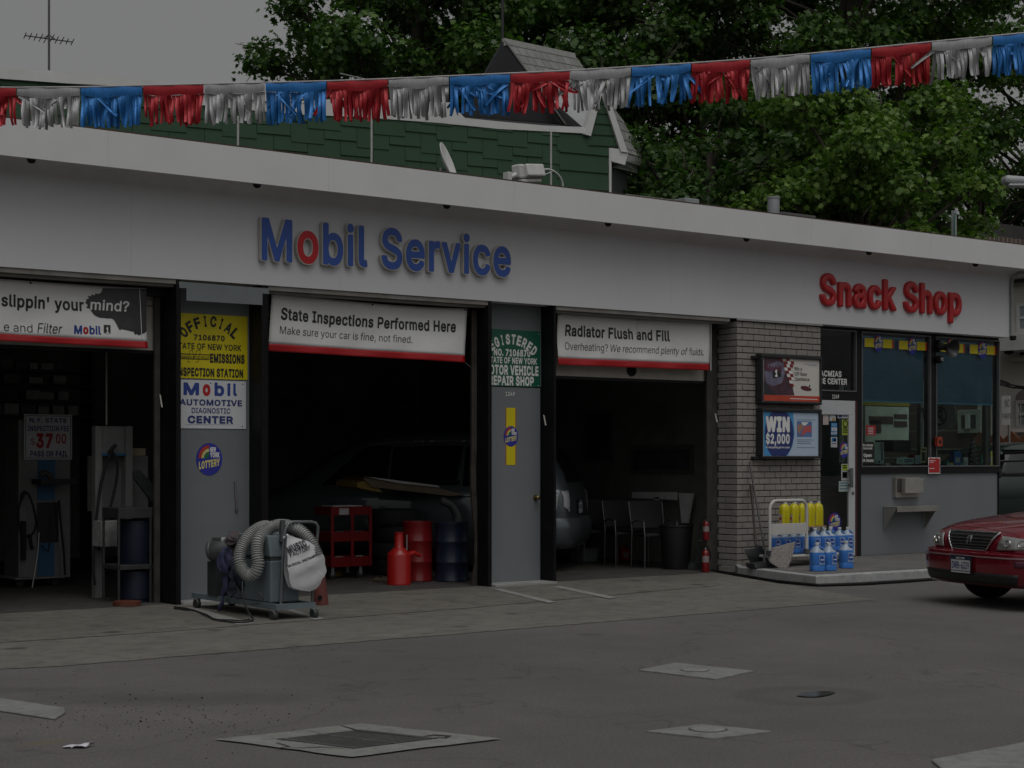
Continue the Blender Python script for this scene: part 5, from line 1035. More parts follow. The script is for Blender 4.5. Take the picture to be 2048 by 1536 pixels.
line(r, 'WIN', DT - 0.003, Z7, 1005, 1056, 1062, 1092, TXW, 0.04); line(r, '$2,000', DT - 0.003, Z7, 1005, 1056, 1101, 1122, TXW, 0.03)
sticker('prize_sticker', 'pale sticker with a picture just below the blue prize sticker', Q(1002, 1146, 1059, 1241), PAPER, [(0.15, 0.08, 0.85, 0.45, SBL), (0.4, 0.2, 0.8, 0.4, LOR), (0.15, 0.6, 0.85, 0.66, TXNAVY)])
r, a, b = sticker('lime_sticker', 'lime green sticker with a round black emblem on the shop door', Q(1103, 991, 1160, 1131), LIME, [(0.12, y, 0.88, y + 0.05, TXB) for y in (0.5, 0.6, 0.7, 0.8)])
mb = MB(); c = a.lerp(b, 0.5); mb.lathe([(0.052, 0), (0.052, 0.002), (0.036, 0.002), (0.036, 0.0)], (c.x, DT - 0.001, a.z + (b.z - a.z) * 0.26), 20, Matrix.Rotation(R(90), 4, 'X'), False); mb.build('emblem_ring', TXB, r)
p = zc(1122, 1265, Z7); lotto_thing('round blue lottery sticker on the shop door glass beside the handle', p[0], p[1], 40 / 4.517, 72 / 4.517, DT)
sticker('lime_sticker', 'tall lime and white sticker with a dark square low on the shop door', Q(1096, 1390, 1158, 1540), PAPER, [(0.1, 0.04, 0.9, 0.4, LIME), (0.2, 0.08, 0.8, 0.14, TXB), (0.2, 0.2, 0.8, 0.26, TXB), (0.15, 0.48, 0.85, 0.85, TXB), (0.25, 0.55, 0.7, 0.78, PAPER)])
Z9 = (1460, 920, 5.69)
sticker('paper_notice', 'pale green paper notice below the lime and white sticker', Q(1238, 241, 1344, 358, Z9), GREENP, [(0.1, y, 0.85, y + 0.07, TXNAVY) for y in (0.15, 0.4, 0.7)])
p = zc(1190, 705, Z9); lotto_thing('round lottery sticker low on the shop door behind the blue jugs', p[0], p[1], 72 / 5.69, 105 / 5.69, DT)
# inside the left window
r, a, b = sticker('hours_decal', 'black decal with opening hours in the lower left of the left window', Q(403, 1168, 517, 1378, Z8), TXB, cat='decal')
line(r, 'No checks', DT - 0.003, Z8, 409, 508, 1188, 1212, TXW, 0.02); line(r, 'honored', DT - 0.003, Z8, 416, 500, 1220, 1241, TXW, 0.02); line(r, 'Open', DT - 0.003, Z8, 418, 495, 1283, 1313, TXW, 0.03); line(r, '24 hours', DT - 0.003, Z8, 406, 513, 1332, 1362, TXW, 0.03)
sticker('window_card', 'pale green card with a grey bow beside the black hours decal', Q(523, 1172, 615, 1380, Z8), GREENP, [(0.55, 0.02, 0.98, 0.4, mat('card_grey', (0.2, 0.22, 0.22))), (0.7, 0.4, 0.85, 0.85, TXNAVY), (0.1, 0.86, 0.2, 0.97, TXNAVY), (0.4, 0.86, 0.6, 0.97, TXNAVY)], Y=WY + 0.034, cat='card')
sticker('window_card', 'white card with a left-pointing arrow at the foot of the left window', Q(735, 1322, 899, 1380, Z8), GREENP, [(0.14, 0.44, 0.3, 0.54, TXB), (0.11, 0.4, 0.16, 0.58, TXB), (0.45, 0.25, 0.95, 0.42, TXNAVY), (0.45, 0.55, 0.95, 0.72, TXNAVY)], Y=WY + 0.034, cat='card')
sticker('window_card', 'white card with small rows of print right of the arrow card', Q(910, 1300, 968, 1378, Z8), GREENP, [(0.1, y, 0.85, y + 0.08, TXNAVY) for y in (0.15, 0.38, 0.6, 0.8)], Y=WY + 0.034, cat='card')
sticker('window_card', 'tall pale card with a dark centre at the right edge of the left window', Q(965, 1222, 1024, 1370, Z8), mat('card_lime', (0.36, 0.40, 0.2), 0.6), [(0.15, 0.08, 0.85, 0.2, TXB), (0.2, 0.3, 0.8, 0.9, mat('card_dark', (0.08, 0.08, 0.07))), (0.32, 0.35, 0.5, 0.85, GREENP)], Y=WY + 0.034, cat='card')
sticker('red_tag', 'rounded red tag with white print stuck low on the left window', Q(442, 1010, 535, 1108, Z8), mat('tag_red', (0.32, 0.03, 0.03), 0.5), [(0.2, y, 0.75, y + 0.05, TXW) for y in (0.25, 0.45, 0.62, 0.8)])
# red notice on the frame between the windows
r, a, b = sticker('red_notice', 'small red notice with a white border on the frame below the windows', Q(1040, 1319, 1153, 1474, Z8), TXW, Y=WY - 0.012, cat='sign')
mb = MB(); rectw(mb, a.x + 0.012, b.x - 0.012, b.z + 0.014, a.z - 0.014, WY - 0.015, 0.001); mb.build('red_field', mat('notice_red', (0.42, 0.02, 0.02), 0.5), r)
for y, w_ in ((0.18, 0.6), (0.28, 0.4), (0.66, 0.5)):
    mb = MB(); rectw(mb, a.x + 0.025, a.x + 0.025 + (b.x - a.x - 0.05) * w_, a.z - (a.z - b.z) * (y + 0.035), a.z - (a.z - b.z) * y, WY - 0.017, 0.001); mb.build('small_print', TXW, r)
# ------------------------------------------------------------------ loudspeaker, siren and box on the window mullion
p = at_y(1877, 692, WY - 0.03); q = at_y(1907, 697, WY - 0.30)
hr = thing('horn_loudspeaker', 'black horn loudspeaker pointing right from the window mullion', 'loudspeaker', tuple(p))
d = (q - p).normalized(); M = d.to_track_quat('Z', 'Y').to_matrix().to_4x4(); Lh = (q - p).length
MB().lathe([(0.0, 0.0), (0.05, 0.0), (0.055, 0.07), (0.045, 0.10), (0.055, 0.16), (0.085, Lh * 0.75), (0.13, Lh), (0.135, Lh), (0.12, Lh - 0.02), (0.05, Lh * 0.6), (0.0, Lh * 0.5)], p, 24, M).build('horn', mat('horn_black', (0.025, 0.024, 0.024), 0.45), hr, smooth=40)
MB().box((p.x - 0.03, WY - 0.05, p.z - 0.09), (p.x + 0.03, WY - 0.004, p.z + 0.09)).build('bracket', BLK, hr, bevel=0.004)
q = at_y(1876, 719, WY - 0.05); sr = thing('siren', 'small round black siren below the horn loudspeaker', 'siren', tuple(q))
MB().lathe([(0.0, 0.075), (0.03, 0.075), (0.055, 0.06), (0.06, 0.0), (0.04, -0.045), (0, -0.05)], q, 18, Matrix.Rotation(R(90), 4, 'X')).build('body', BLK, sr, smooth=40)
MB().lathe([(0.022, 0.078), (0.03, 0.079), (0.028, 0.082), (0.0, 0.082)], q, 14, Matrix.Rotation(R(90), 4, 'X')).build('lens', ALU, sr, smooth=40)
a = at_y(1873, 874, WY - 0.05); b = at_y(1883, 893, WY - 0.05); bx = thing('button_box', 'small red box with round black button on the window mullion', 'switch box', (a.x, WY, b.z))
MB().box((a.x, WY - 0.07, b.z), (b.x, WY - 0.013, a.z)).build('housing', mat('box_red', (0.30, 0.04, 0.02), 0.45), bx, bevel=0.006)
c = a.lerp(b, 0.5); MB().lathe([(0.0, 0.012), (0.02, 0.012), (0.024, 0.0)], (c.x, WY - 0.07, c.z), 14, Matrix.Rotation(R(90), 4, 'X')).build('button', BLK, bx, smooth=40)

# ------------------------------------------------------------------ shop interior
WOODD = mat('counter_wood', (0.20, 0.15, 0.11), 0.6, var=0.3)
def shopbox(name, label, cat, px0, py0, px1, py1, Y, dep, m, bev=0.005):
    a = at_y(px0, py0, Y); b = at_y(px1, py1, Y); return MB().box((a.x, Y, b.z), (b.x, Y + dep, a.z)).build(name, m, None, bevel=bev, label=label, cat=cat)
cty = F + 0.62
ct = thing('shop_counter', 'dark counter standing inside the shop behind the windows', 'counter', (19.3, cty + 0.2, 0.15))
MB().box((17.95, cty, 0.151), (20.9, cty + 0.5, 1.02)).build('cabinet', WOODD, ct); MB().box((17.9, cty - 0.05, 1.025), (20.95, cty + 0.55, 1.06)).build('counter_top', mat('counter_top', (0.16, 0.15, 0.13), 0.4), ct, bevel=0.004)
ledge = MB().box((xw0 + 0.02, WY + 0.125, 0.151), (xv1 - 0.02, WY + 0.36, zsill - 0.01)).build('display_ledge', WOODD, None, label='dark display ledge running behind the foot of the shop windows', cat='ledge')
LZ = zsill - 0.01
# goods on the ledge and counter
rr = random.Random(11)
cols = [(0.05, 0.16, 0.48), (0.04, 0.30, 0.22), (0.5, 0.46, 0.08), (0.42, 0.06, 0.06), (0.6, 0.66, 0.66), (0.1, 0.38, 0.46)]
names = ['blue', 'green', 'yellow', 'red', 'pale grey', 'teal']; gi = 0
for px, hgt, wdt, k in ((1815, 0.11, 0.12, 0), (1772, 0.07, 0.10, 4), (1892, 0.10, 0.07, 1), (1899, 0.07, 0.09, 2), (1911, 0.24, 0.15, 0), (1921, 0.06, 0.1, 5), (1803, 0.15, 0.16, 4), (1826, 0.19, 0.11, 3), (1841, 0.16, 0.13, 5), (1928, 0.15, 0.1, 4), (1963, 0.2, 0.12, 1), (1976, 0.24, 0.14, 2)):
    p = at_y(px, 925, WY + 0.22); cl = cols[k]; side_ = {1815: 'in the left shop window', 1772: 'low in the left window near the hours decal', 1892: 'beside the mullion in the right shop window', 1899: 'second from the mullion in the right shop window', 1911: 'standing tallest in the right shop window', 1921: 'lying left of the beaded cone in the right window', 1803: 'behind the arrow card in the left window', 1826: 'right of the arrow card in the left window', 1841: 'at the right end of the left window', 1928: 'directly left of the beaded cone', 1963: 'right of the beaded cone above the rack', 1976: 'near the right end of the right window'}[px]
    t_ = thing('goods_pack', '%s pack of goods %s' % (names[k], side_), 'pack', (p.x, WY + 0.22, LZ + 0.001), group='packs of goods on the window ledge')
    MB().box((p.x - wdt / 2, WY + 0.18, LZ + 0.001), (p.x + wdt / 2, WY + 0.27, LZ + hgt)).build('pack', mat('goods_' + names[k].replace(' ', '_'), cl, 0.4, var=0.3, scale=14), t_, bevel=0.006)
    MB().box((p.x - wdt * 0.35, WY + 0.176, LZ + hgt * 0.3), (p.x + wdt * 0.3, WY + 0.179, LZ + hgt * 0.6)).build('pack_label', mat('goods_pale_label', (0.45, 0.5, 0.48), 0.5), t_)
# beaded cone tree ornament
p = at_y(1945, 920, WY + 0.24); cone = thing('beaded_cone', 'slim dark cone ornament edged with white beads in the right window', 'ornament', (p.x, WY + 0.24, LZ))
hc = at_y(1945, 878, WY + 0.24).z - LZ
MB().lathe([(0.115, 0.0), (0.118, 0.01), (0.02, hc), (0, hc + 0.01)], (p.x, WY + 0.24, LZ), 20).build('cone', mat('cone_dark', (0.05, 0.06, 0.06), 0.5), cone, smooth=40)
mb = MB()
for k in range(44):
    f = k / 44; an = k * 0.9; rd = 0.118 * (1 - f) + 0.022 * f; c = (p.x + rd * math.cos(an), WY + 0.24 + rd * math.sin(an), LZ + 0.015 + f * (hc - 0.02)); mb.lathe([(0, -0.009), (0.008, -0.004), (0.009, 0.003), (0, 0.009)], c, 6)
mb.build('beads', TXW, cone)
kk = shopbox('display_rack', 'low dark red display rack at the right end of the right window', 'rack', 1955, 903, 1988, 926, WY + 0.2, 0.14, mat('rack_red', (0.09, 0.03, 0.03), 0.5, var=0.4, scale=20))
shopbox('cash_register', 'dark cash register standing on the shop counter', 'register', 1787, 880, 1822, 903, cty + 0.02, 0.35, mat('register_grey', (0.06, 0.06, 0.06), 0.5))
ms = thing('menu_panel', 'pale panel with dark picture squares on the shop back wall', 'panel', (18.6, F + 3.8, 1.4))
a = at_y(1735, 812, F + 4.1); b = at_y(1822, 890, F + 4.1); MB().box((a.x, F + 4.15, b.z), (b.x, F + 4.19, a.z)).build('board', mat('panel_pale', (0.52, 0.56, 0.48), 0.6, var=0.2), ms)
for q in ((1742, 832, 1790, 848), (1745, 840, 1766, 866), (1792, 828, 1818, 838), (1792, 842, 1818, 854)):
    a = at_y(q[0], q[1], F + 4.1); b = at_y(q[2], q[3], F + 4.1); MB().box((a.x, F + 4.14, b.z), (b.x, F + 4.148, a.z)).build('picture', mat('panel_picture', (0.08, 0.04, 0.04), 0.6, var=0.5, scale=7), ms)
hd = shopbox('yellow_header', 'yellow header strip high on the shop back wall', 'sign', 1722, 801, 1820, 813, F + 3.9, 0.04, mat('header_yellow', (0.3, 0.24, 0.01), 0.5))
# round sign on the side window seen from behind
p = hit(1879, 832, (21.37, 0, 0), Vector((1, 0, 0))); ps = thing('parking_sign', 'pale tilted square sign with a black ring seen from behind in the side window', 'sign', tuple(p))
MB().obox((21.37, p.y, p.z), (0.006, 0.62, 0.42), rx=R(-14)).build('board', mat('panel_white', (0.7, 0.74, 0.7), 0.6), ps)
MB().lathe([(0.15, 0), (0.15, 0.004), (0.12, 0.004), (0.12, 0)], (21.366, p.y, p.z), 26, Matrix.Rotation(R(-90), 4, 'Y'), False).build('ring', TXB, ps)
uv, fs = tpoints('P', -0.06, 0.05, -0.08, 0.09, 0.05); MB().add([(21.362, p.y + u, p.z + v) for u, v in uv], fs).build('lettering', TXB, ps)
MB().obox((21.363, p.y, p.z), (0.004, 0.28, 0.03), rx=R(40)).build('bar', TXB, ps)

# ------------------------------------------------------------------ goods on the step: platform trolley, blue jugs, yellow jugs, slab, shovel, dustpan
CREAM = mat('trolley_cream', (0.52, 0.51, 0.48), 0.4, var=0.12, scale=5)
tb = ground(1540, 1121, PLAT); tc = ground(1625, 1119, PLAT)
# trolley: handle end faces the viewer's left; long axis runs right along the pier
A = ground(1540, 1136, PLAT); A = Vector((A.x, A.y, PLAT)); YT = A.y
def tp(px, py, dy=0.0): return at_y(px, py, YT + dy)
tr = thing('platform_trolley', 'cream platform trolley with a looped push handle loaded with jugs', 'trolley', tuple(A))
L0 = tp(1541, 1105); zdeck = tp(1580, 1110).z
x0t = L0.x - 0.02; x1t = tp(1693, 1105).x; DEP = 0.42
MB().prism([(x0t, YT, zdeck - 0.035), (x1t, YT, zdeck - 0.035), (x1t, YT + DEP, zdeck - 0.035), (x0t + 0.17, YT + DEP, zdeck - 0.035)], (0, 0, 0.035)).build('deck', CREAM, tr, bevel=0.012)
MB().box((x0t + 0.19, YT + 0.03, zdeck + 0.001), (x1t - 0.04, YT + DEP - 0.03, zdeck + 0.008)).build('deck_mat', mat('blue_mat', (0.03, 0.06, 0.12), 0.7), tr)
def caster(x, y):
    mb = MB(); mb.lathe([(0.02, -0.016), (0.05, -0.016), (0.056, -0.01), (0.056, 0.01), (0.05, 0.016), (0.02, 0.016)], (x, y, PLAT + 0.057), 18, Matrix.Rotation(R(90), 4, 'X')); o = mb.build('caster_wheel', BLK, tr, smooth=40)
    MB().box((x - 0.025, y - 0.03, PLAT + 0.06), (x + 0.025, y - 0.02, zdeck - 0.036)).build('fork', ALU, o); MB().box((x - 0.025, y + 0.02, PLAT + 0.06), (x + 0.025, y + 0.03, zdeck - 0.036)).build('fork', ALU, o)
for x in (x0t + 0.22, x1t - 0.12):
    for y in (YT + 0.08, YT + DEP - 0.08): caster(x, y)
# push handle: a loop standing across the near end, seen nearly face on
hl, hrx = tp(1542, 1098).x, tp(1615.5, 1098).x; ztop = tp(1580, 1001).z; rad = 0.11; HY = YT + 0.02
pts = [(hl, HY, zdeck), (hl, HY, ztop - rad)] + [(hl + rad - rad * math.cos(R(k)), HY, ztop - rad + rad * math.sin(R(k))) for k in range(15, 91, 15)] + [(hrx - rad + rad * math.sin(R(k)), HY, ztop - rad + rad * math.cos(R(k))) for k in range(0, 91, 15)] + [(hrx, HY, zdeck)]
MB().tube(pts, 0.021, 10).build('handle', CREAM, tr, smooth=60)
MB().box((hl + 0.02, HY - 0.012, tp(1580, 1069).z), (hrx - 0.02, HY + 0.012, tp(1580, 1047).z)).build('handle_panel', CREAM, tr, bevel=0.004)
for x in (hl, hrx): MB().box((x - 0.035, HY - 0.03, zdeck + 0.001), (x + 0.035, HY + 0.03, zdeck + 0.07)).build('handle_socket', mat('socket_grey', (0.12, 0.13, 0.14), 0.4, 0.4), tr, bevel=0.006)
# a board carried on the jugs' shoulders supports the yellow ones
ztray = tp(1600, 1056).z
WASH = mat('washer_blue', (0.045, 0.19, 0.58), 0.25, var=0.1, scale=5, coat=0.2); CLEARP = mat('jug_clear_neck', (0.34, 0.42, 0.52), 0.3); CAPW = mat('jug_cap', (0.62, 0.62, 0.62), 0.45); LBLW = mat('jug_label_white', (0.26, 0.38, 0.58), 0.5); LBLB = mat('jug_label_blue', (0.025, 0.08, 0.36), 0.45)
CAPR = mat('jug_cap_pink', (0.45, 0.2, 0.2), 0.45)
def make_jug():
    r = thing('washer_jug', 'x', 'jug', (0, 0, 0), group='blue washer-fluid jugs on and round the trolley')
    def sq(s, z, p=3.2):
        out = []
        for k in range(24):
            a = 2 * math.pi * k / 24; c, s_ = math.cos(a), math.sin(a); q = (abs(c) ** p + abs(s_) ** p) ** (-1 / p); out.append((s * q * c, s * 0.92 * q * s_, z))
        return out
    def loft(rows, closed=True):
        mb = MB(); o = []
        for row in rows: o += row
        n = 24; fs = [tuple(reversed(range(n)))] + [(i * n + k, i * n + (k + 1) % n, (i + 1) * n + (k + 1) % n, (i + 1) * n + k) for i in range(len(rows) - 1) for k in range(n)] + [tuple((len(rows) - 1) * n + k for k in range(n))]
        return mb.add(o, fs)
    body = loft([sq(0.068, 0), sq(0.075, 0.006), sq(0.075, 0.06), sq(0.073, 0.065), sq(0.075, 0.07), sq(0.075, 0.185), sq(0.072, 0.20)]).build('body', WASH, r, world=False, smooth=35)
    loft([sq(0.0715, 0.2005), sq(0.062, 0.222, 2.6), sq(0.045, 0.245, 2.2), sq(0.022, 0.265, 2), sq(0.020, 0.277, 2)]).build('shoulder', CLEARP, r, world=False, smooth=40)
    MB().lathe([(0.021, 0.2775), (0.0225, 0.279), (0.0225, 0.300), (0.020, 0.302), (0, 0.302)], (0, 0, 0), 16).build('cap', CAPW, r, world=False, smooth=40)
    lb = MB().box((-0.005, -0.0725, 0.072), (0.058, -0.0690, 0.175)).build('front_label', LBLW, r, world=False)
    MB().prism([(0.0, -0.0742, 0.10), (0.03, -0.0742, 0.085), (0.055, -0.0742, 0.095), (0.05, -0.0742, 0.14), (0.03, -0.0742, 0.165), (0.004, -0.0742, 0.16)], (0, 0.0014, 0)).build('label_swoosh', LBLB, lb, world=False)
    MB().box((0.008, -0.0760, 0.118), (0.048, -0.0746, 0.128)).build('label_stripe', TXW, lb, world=False)
    MB().tube([(0.066, 0, 0.21), (0.045, -0.045, 0.232), (0.028, -0.05, 0.25), (0.018, -0.03, 0.262)], 0.009, 8).build('grip', WASH, r, world=False, smooth=60)
    return r
jug = make_jug(); used = False
def put_jug(x, y, z, rz, label, sc=1.0):
    global used
    o = jug if not used else copy_tree(jug); used = True
    o.location = (x, y, z); o.rotation_euler = (0, 0, rz); o['label'] = label; o.scale = (sc, sc, sc); return o
# loose jugs on the step
for px, py, rz, lab in ((1644, 1143, 0.3, 'front blue jug standing on the step, leftmost of the front pair'), (1668, 1142, 0.45, 'front blue jug standing on the step, right of the front pair'), (1702, 1137, 0.2, 'blue jug standing alone on the step nearest the shop door')):
    g = ground(px, py, PLAT); h_ = at_y(px, 1086 if px < 1690 else 1086, g.y).z - PLAT
    put_jug(g.x, g.y + 0.08, PLAT + 0.001, rz - 0.7, lab, h_ / 0.302 if px < 1690 else 1.13)
# jugs on the deck in rows
deck = [(1555, 0.16, 'blue jug on the deck at the far left behind the handle'), (1574, 0.16, 'blue jug on the deck, second from the handle\'s left post'), (1592, 0.16, 'blue jug on the deck behind the leaning stone slab'), (1610, 0.16, 'blue jug on the deck just left of the handle\'s right post'),
        (1628, 0.10, 'blue jug on the deck just right of the handle\'s right post'), (1643, 0.08, 'blue jug on the deck behind the leftmost front jug'), (1660, 0.12, 'blue jug with a white plate label in the middle of the deck'), (1668, 0.10, 'blue jug on the deck behind the right front jug'), (1684, 0.10, 'blue jug at the right end of the deck by the door'),
        (1626, 0.36, 'blue jug in the back row behind the handle\'s right post'), (1649, 0.36, 'blue jug in the back row below the yellow jugs'), (1665, 0.36, 'blue jug in the back row near the deck\'s right end')]
lastx = {}
for px, dy, lab in deck:
    x = tp(px, 1090, dy).x; key = dy > 0.3
    if key in lastx and x - lastx[key] < 0.156: x = lastx[key] + 0.156
    lastx[key] = x; put_jug(x, YT + dy + 0.03, zdeck + 0.0085, rr.uniform(-0.9, -0.5), lab, 1.03)
# board on top of the back row, holding the yellow jugs
yb0, yb1 = YT + 0.285, YT + 0.50
MB().box((tp(1556, 1056, 0.3).x, yb0, zdeck + 0.322), (tp(1652, 1056, 0.3).x, yb1 - 0.02, zdeck + 0.334)).build('carry_board', mat('plywood', (0.35, 0.25, 0.16), 0.7), None, label='thin plywood board lying across the blue jugs under the yellow ones', cat='board')
YJ = mat('coolant_yellow', (0.60, 0.53, 0.01), 0.3, var=0.06, coat=0.2); YLB = mat('coolant_label', (0.5, 0.42, 0.36), 0.5); YLR = mat('coolant_label_red', (0.35, 0.03, 0.02), 0.5)
def make_yellow():
    r = thing('coolant_jug', 'x', 'jug', (0, 0, 0), group='yellow coolant jugs on top of the trolley load')
    mb = MB(); rows = []
    for s, z in ((0.9, 0), (1, 0.008), (1, 0.20), (0.96, 0.235), (0.80, 0.262), (0.5, 0.278), (0.32, 0.286)):
        row = []
        for k in range(24):
            a = 2 * math.pi * k / 24; c, s_ = math.cos(a), math.sin(a); q = (abs(c) ** 3.5 + abs(s_) ** 3.5) ** (-1 / 3.5); row.append((0.066 * s * q * c * (0.97 if k % 6 == 0 else 1), 0.048 * (s if z < 0.23 else s ** 0.8) * q * s_, z))
        rows.append(row)
    o = [p for row in rows for p in row]; n = 24
    mb.add(o, [tuple(reversed(range(n)))] + [(i * n + k, i * n + (k + 1) % n, (i + 1) * n + (k + 1) % n, (i + 1) * n + k) for i in range(len(rows) - 1) for k in range(n)] + [tuple(6 * n + k for k in range(n))])
    for x in (-0.022, 0.0, 0.022): mb.tube([(x, -0.0475, 0.02), (x, -0.0475, 0.20)], 0.005, 6)
    mb.build('body', YJ, r, world=False, smooth=35)
    MB().lathe([(0.022, 0.2865), (0.022, 0.306), (0.019, 0.308), (0, 0.308)], (0.015, 0, 0), 14).build('cap', CAPW, r, world=False, smooth=40)
    l = MB().box((-0.0685, -0.03, 0.03), (-0.0662, 0.03, 0.16)).build('side_label', YLB, r, world=False); MB().box((-0.0702, -0.02, 0.09), (-0.0688, 0.02, 0.12)).build('label_patch', YLR, l, world=False)
    MB().tube([(-0.05, 0, 0.225), (-0.045, 0, 0.255), (-0.02, 0, 0.275), (0.0, 0, 0.28)], 0.010, 8).build('grip', YJ, r, world=False, smooth=60)
    return r
yj = make_yellow(); zy = zdeck + 0.3345; prev = None
for i, (px, dy, lab) in enumerate(((1569, 0.37, 'leftmost yellow jug, nearest the trolley handle\'s left post'), (1588, 0.37, 'second yellow jug from the left with a visible red label patch'), (1605, 0.37, 'third yellow jug from the left behind the handle\'s curve'), (1619, 0.37, 'fourth yellow jug, just right of the handle\'s right bend'), (1636, 0.37, 'rightmost yellow jug, standing at the board\'s right end'))):
    o = yj if i == 0 else copy_tree(yj); x = tp(px, 1040, dy).x
    if prev and x - prev < 0.142: x = prev + 0.142
    prev = x; o.location = (x, YT + dy, zy); o.rotation_euler = (0, 0, 0.12 * ((i % 2) - 0.4)); o.scale = (1.04,) * 3; o['label'] = lab
# speckled stone slab leaning on the trolley
q = [zc(x, y, Z9) for x, y in ((470, 1165), (515, 1000), (770, 935), (735, 1060), (665, 1262), (560, 1262))]
YS = YT - 0.10; base = ground(1567, 1141, PLAT)
pts = []
for px, py in q:
    p = at_y(px, py, YS); f = max(0, (p.z - PLAT) / 0.5); pts.append(Vector((p.x, YS + 0.06 * f, max(p.z, PLAT + 0.001))))
GRAN, t, b, v = newmat('speckled_stone', 0.6)
vo = noise(t, v, 70, 2, 0.8); t.links.new(ramp(t, vo, [(0.35, (0.10, 0.09, 0.085)), (0.5, (0.26, 0.24, 0.22)), (0.65, (0.42, 0.39, 0.36))]), b.inputs['Base Color'])
MB().prism(pts, (0, 0.03, 0)).build('stone_slab', GRAN, None, bevel=0.003, label='broken slab of speckled grey stone leaning against the trolley', cat='slab')
# shovel against the pier
DKM = mat('dark_tool_metal', (0.035, 0.037, 0.038), 0.5, 0.3, var=0.3, scale=9); WOODH = mat('dark_wood_handle', (0.05, 0.04, 0.032), 0.6, var=0.3)
sv = thing('shovel', 'black shovel leaning on the brick pier, blade down', 'shovel', tuple(ground(1500, 1140, PLAT)))
YV = F - 0.52
pa = at_y(*zc(240, 280, Z9), F - 0.045); pb = at_y(*zc(295, 985, Z9), YV)
MB().tube([pa, pa.lerp(pb, 0.25), pa.lerp(pb, 0.27), pb], [0.022, 0.022, 0.016, 0.017], 10).build('shaft', WOODH, sv, smooth=50)
blade = [(150, 1020), (275, 1005), (300, 965), (345, 980), (395, 1050), (430, 1160), (420, 1240), (250, 1262), (235, 1200), (195, 1110)]
c_ = at_y(*zc(300, 1120, Z9), YV)
mb = MB(); ring = [at_y(*zc(x, y, Z9), YV) for x, y in blade]
top = [p + Vector((0, -0.015, 0)) for p in ring]
n = len(ring); mb.add(top + [c_ + Vector((0, 0.035, 0))], [(i, (i + 1) % n, n) for i in range(n)]); mb.build('blade', DKM, sv, smooth=60, solid=0.004)
# long-handled dustpan
dp = thing('dustpan', 'dark long-handled dustpan standing on the step beside the shovel', 'dustpan', tuple(ground(1535, 1142, PLAT)))
YD = F - 0.78
pa = at_y(*zc(222, 20, Z9), F - 0.03); pb = at_y(*zc(412, 1120, Z9), YD + 0.06)
MB().tube([pa, pb], 0.0125, 8).build('handle', mat('tube_dark', (0.06, 0.06, 0.06), 0.4, 0.6), dp, smooth=50)
p0 = at_y(*zc(296, 1262, Z9), YD); p1 = at_y(*zc(568, 1262, Z9), YD); pt0 = at_y(*zc(300, 1180, Z9), YD); pt1 = at_y(*zc(525, 1150, Z9), YD)
x0, x1 = p0.x, p1.x; zt = pt1.z
mb = MB(); mb.prism([(x0, YD, PLAT + 0.002), (x1, YD, PLAT + 0.002), (x1 - 0.045, YD + 0.03, zt), (x0 + 0.005, YD + 0.03, zt - 0.02)], (0, 0.16, 0)); mb.build('pan', mat('dustpan_black', (0.022, 0.023, 0.024), 0.45), dp, bevel=0.008)
MB().box((pb.x - 0.02, YD + 0.07, zt - 0.02), (pb.x + 0.03, YD + 0.10, zt + 0.08)).build('pivot', ALU, dp, bevel=0.004)
# brown door mat
mb = MB(); a = ground(1712, 1130, PLAT + 0.004); b = ground(1795, 1128, PLAT + 0.004); c = ground(1730, 1123, PLAT + 0.004); mb.prism([(a.x, WY - 0.42, PLAT + 0.001), (a.x + 0.9, WY - 0.42, PLAT + 0.001), (a.x + 0.9, WY - 0.03, PLAT + 0.001), (a.x, WY - 0.03, PLAT + 0.001)], (0, 0, 0.008)); mb.build('door_mat', mat('brown_mat', (0.07, 0.05, 0.035), 0.95, bump=0.4), None, label='flat brown mat on the step below the pass-through drawer', cat='mat')
# ------------------------------------------------------------------ exhaust/vacuum cart standing before the grey panel
CG = mat('cart_blue_grey', (0.13, 0.165, 0.18), 0.5, var=0.2, scale=4, bump=0.05); CD = mat('cart_dark', (0.035, 0.04, 0.042), 0.5, var=0.3)
HOSE = mat('hose_grey', (0.30, 0.31, 0.30), 0.5, var=0.2, scale=7)
ZC = (360, 960, 5.119)
def ca(x, y, Y): return at_y(*zc(x, y, ZC), Y)
# the cart's long axis runs towards the building; its near end is at the right
n0 = ca(985, 1355, 13.62); Yn = 13.62                        # near-left corner of the base frame
nr = ca(1432, 1325, 13.62)
cart = thing('vacuum_cart', 'grey wheeled vacuum cart with a thick corrugated hose, standing before the grey panel', 'cart', (8.0, 14.4, 0))
zb = 0.15; x0, x1 = n0.x, ca(1400, 1310, 13.62).x
Yf = 15.35; xf0 = 8.03; wid = 0.42
Lf = ca(118, 1145, Yf)                                       # far-left corner
def skew(x, y): return Vector((x + (Lf.x - n0.x) * (y - Yn) / (Yf - Yn), y, 0))   # the frame is slightly turned
def sp(u, y, z): p = skew(n0.x + u, y); p.z = z; return p
mb = MB()
for u in (0, wid - 0.04): mb.prism([sp(u, Yn, zb - 0.05), sp(u + 0.04, Yn, zb - 0.05), sp(u + 0.04, Yn, zb), sp(u, Yn, zb)], sp(0, Yf, 0) - sp(0, Yn, 0))
mb.build('side_rail', CG, cart)
mb = MB().prism([sp(0.041, Yn, zb - 0.05), sp(wid - 0.041, Yn, zb - 0.05), sp(wid - 0.041, Yn + 0.06, zb - 0.05), sp(0.041, Yn + 0.06, zb - 0.05)], (0, 0, 0.05)); mb.build('end_rail', CG, cart)
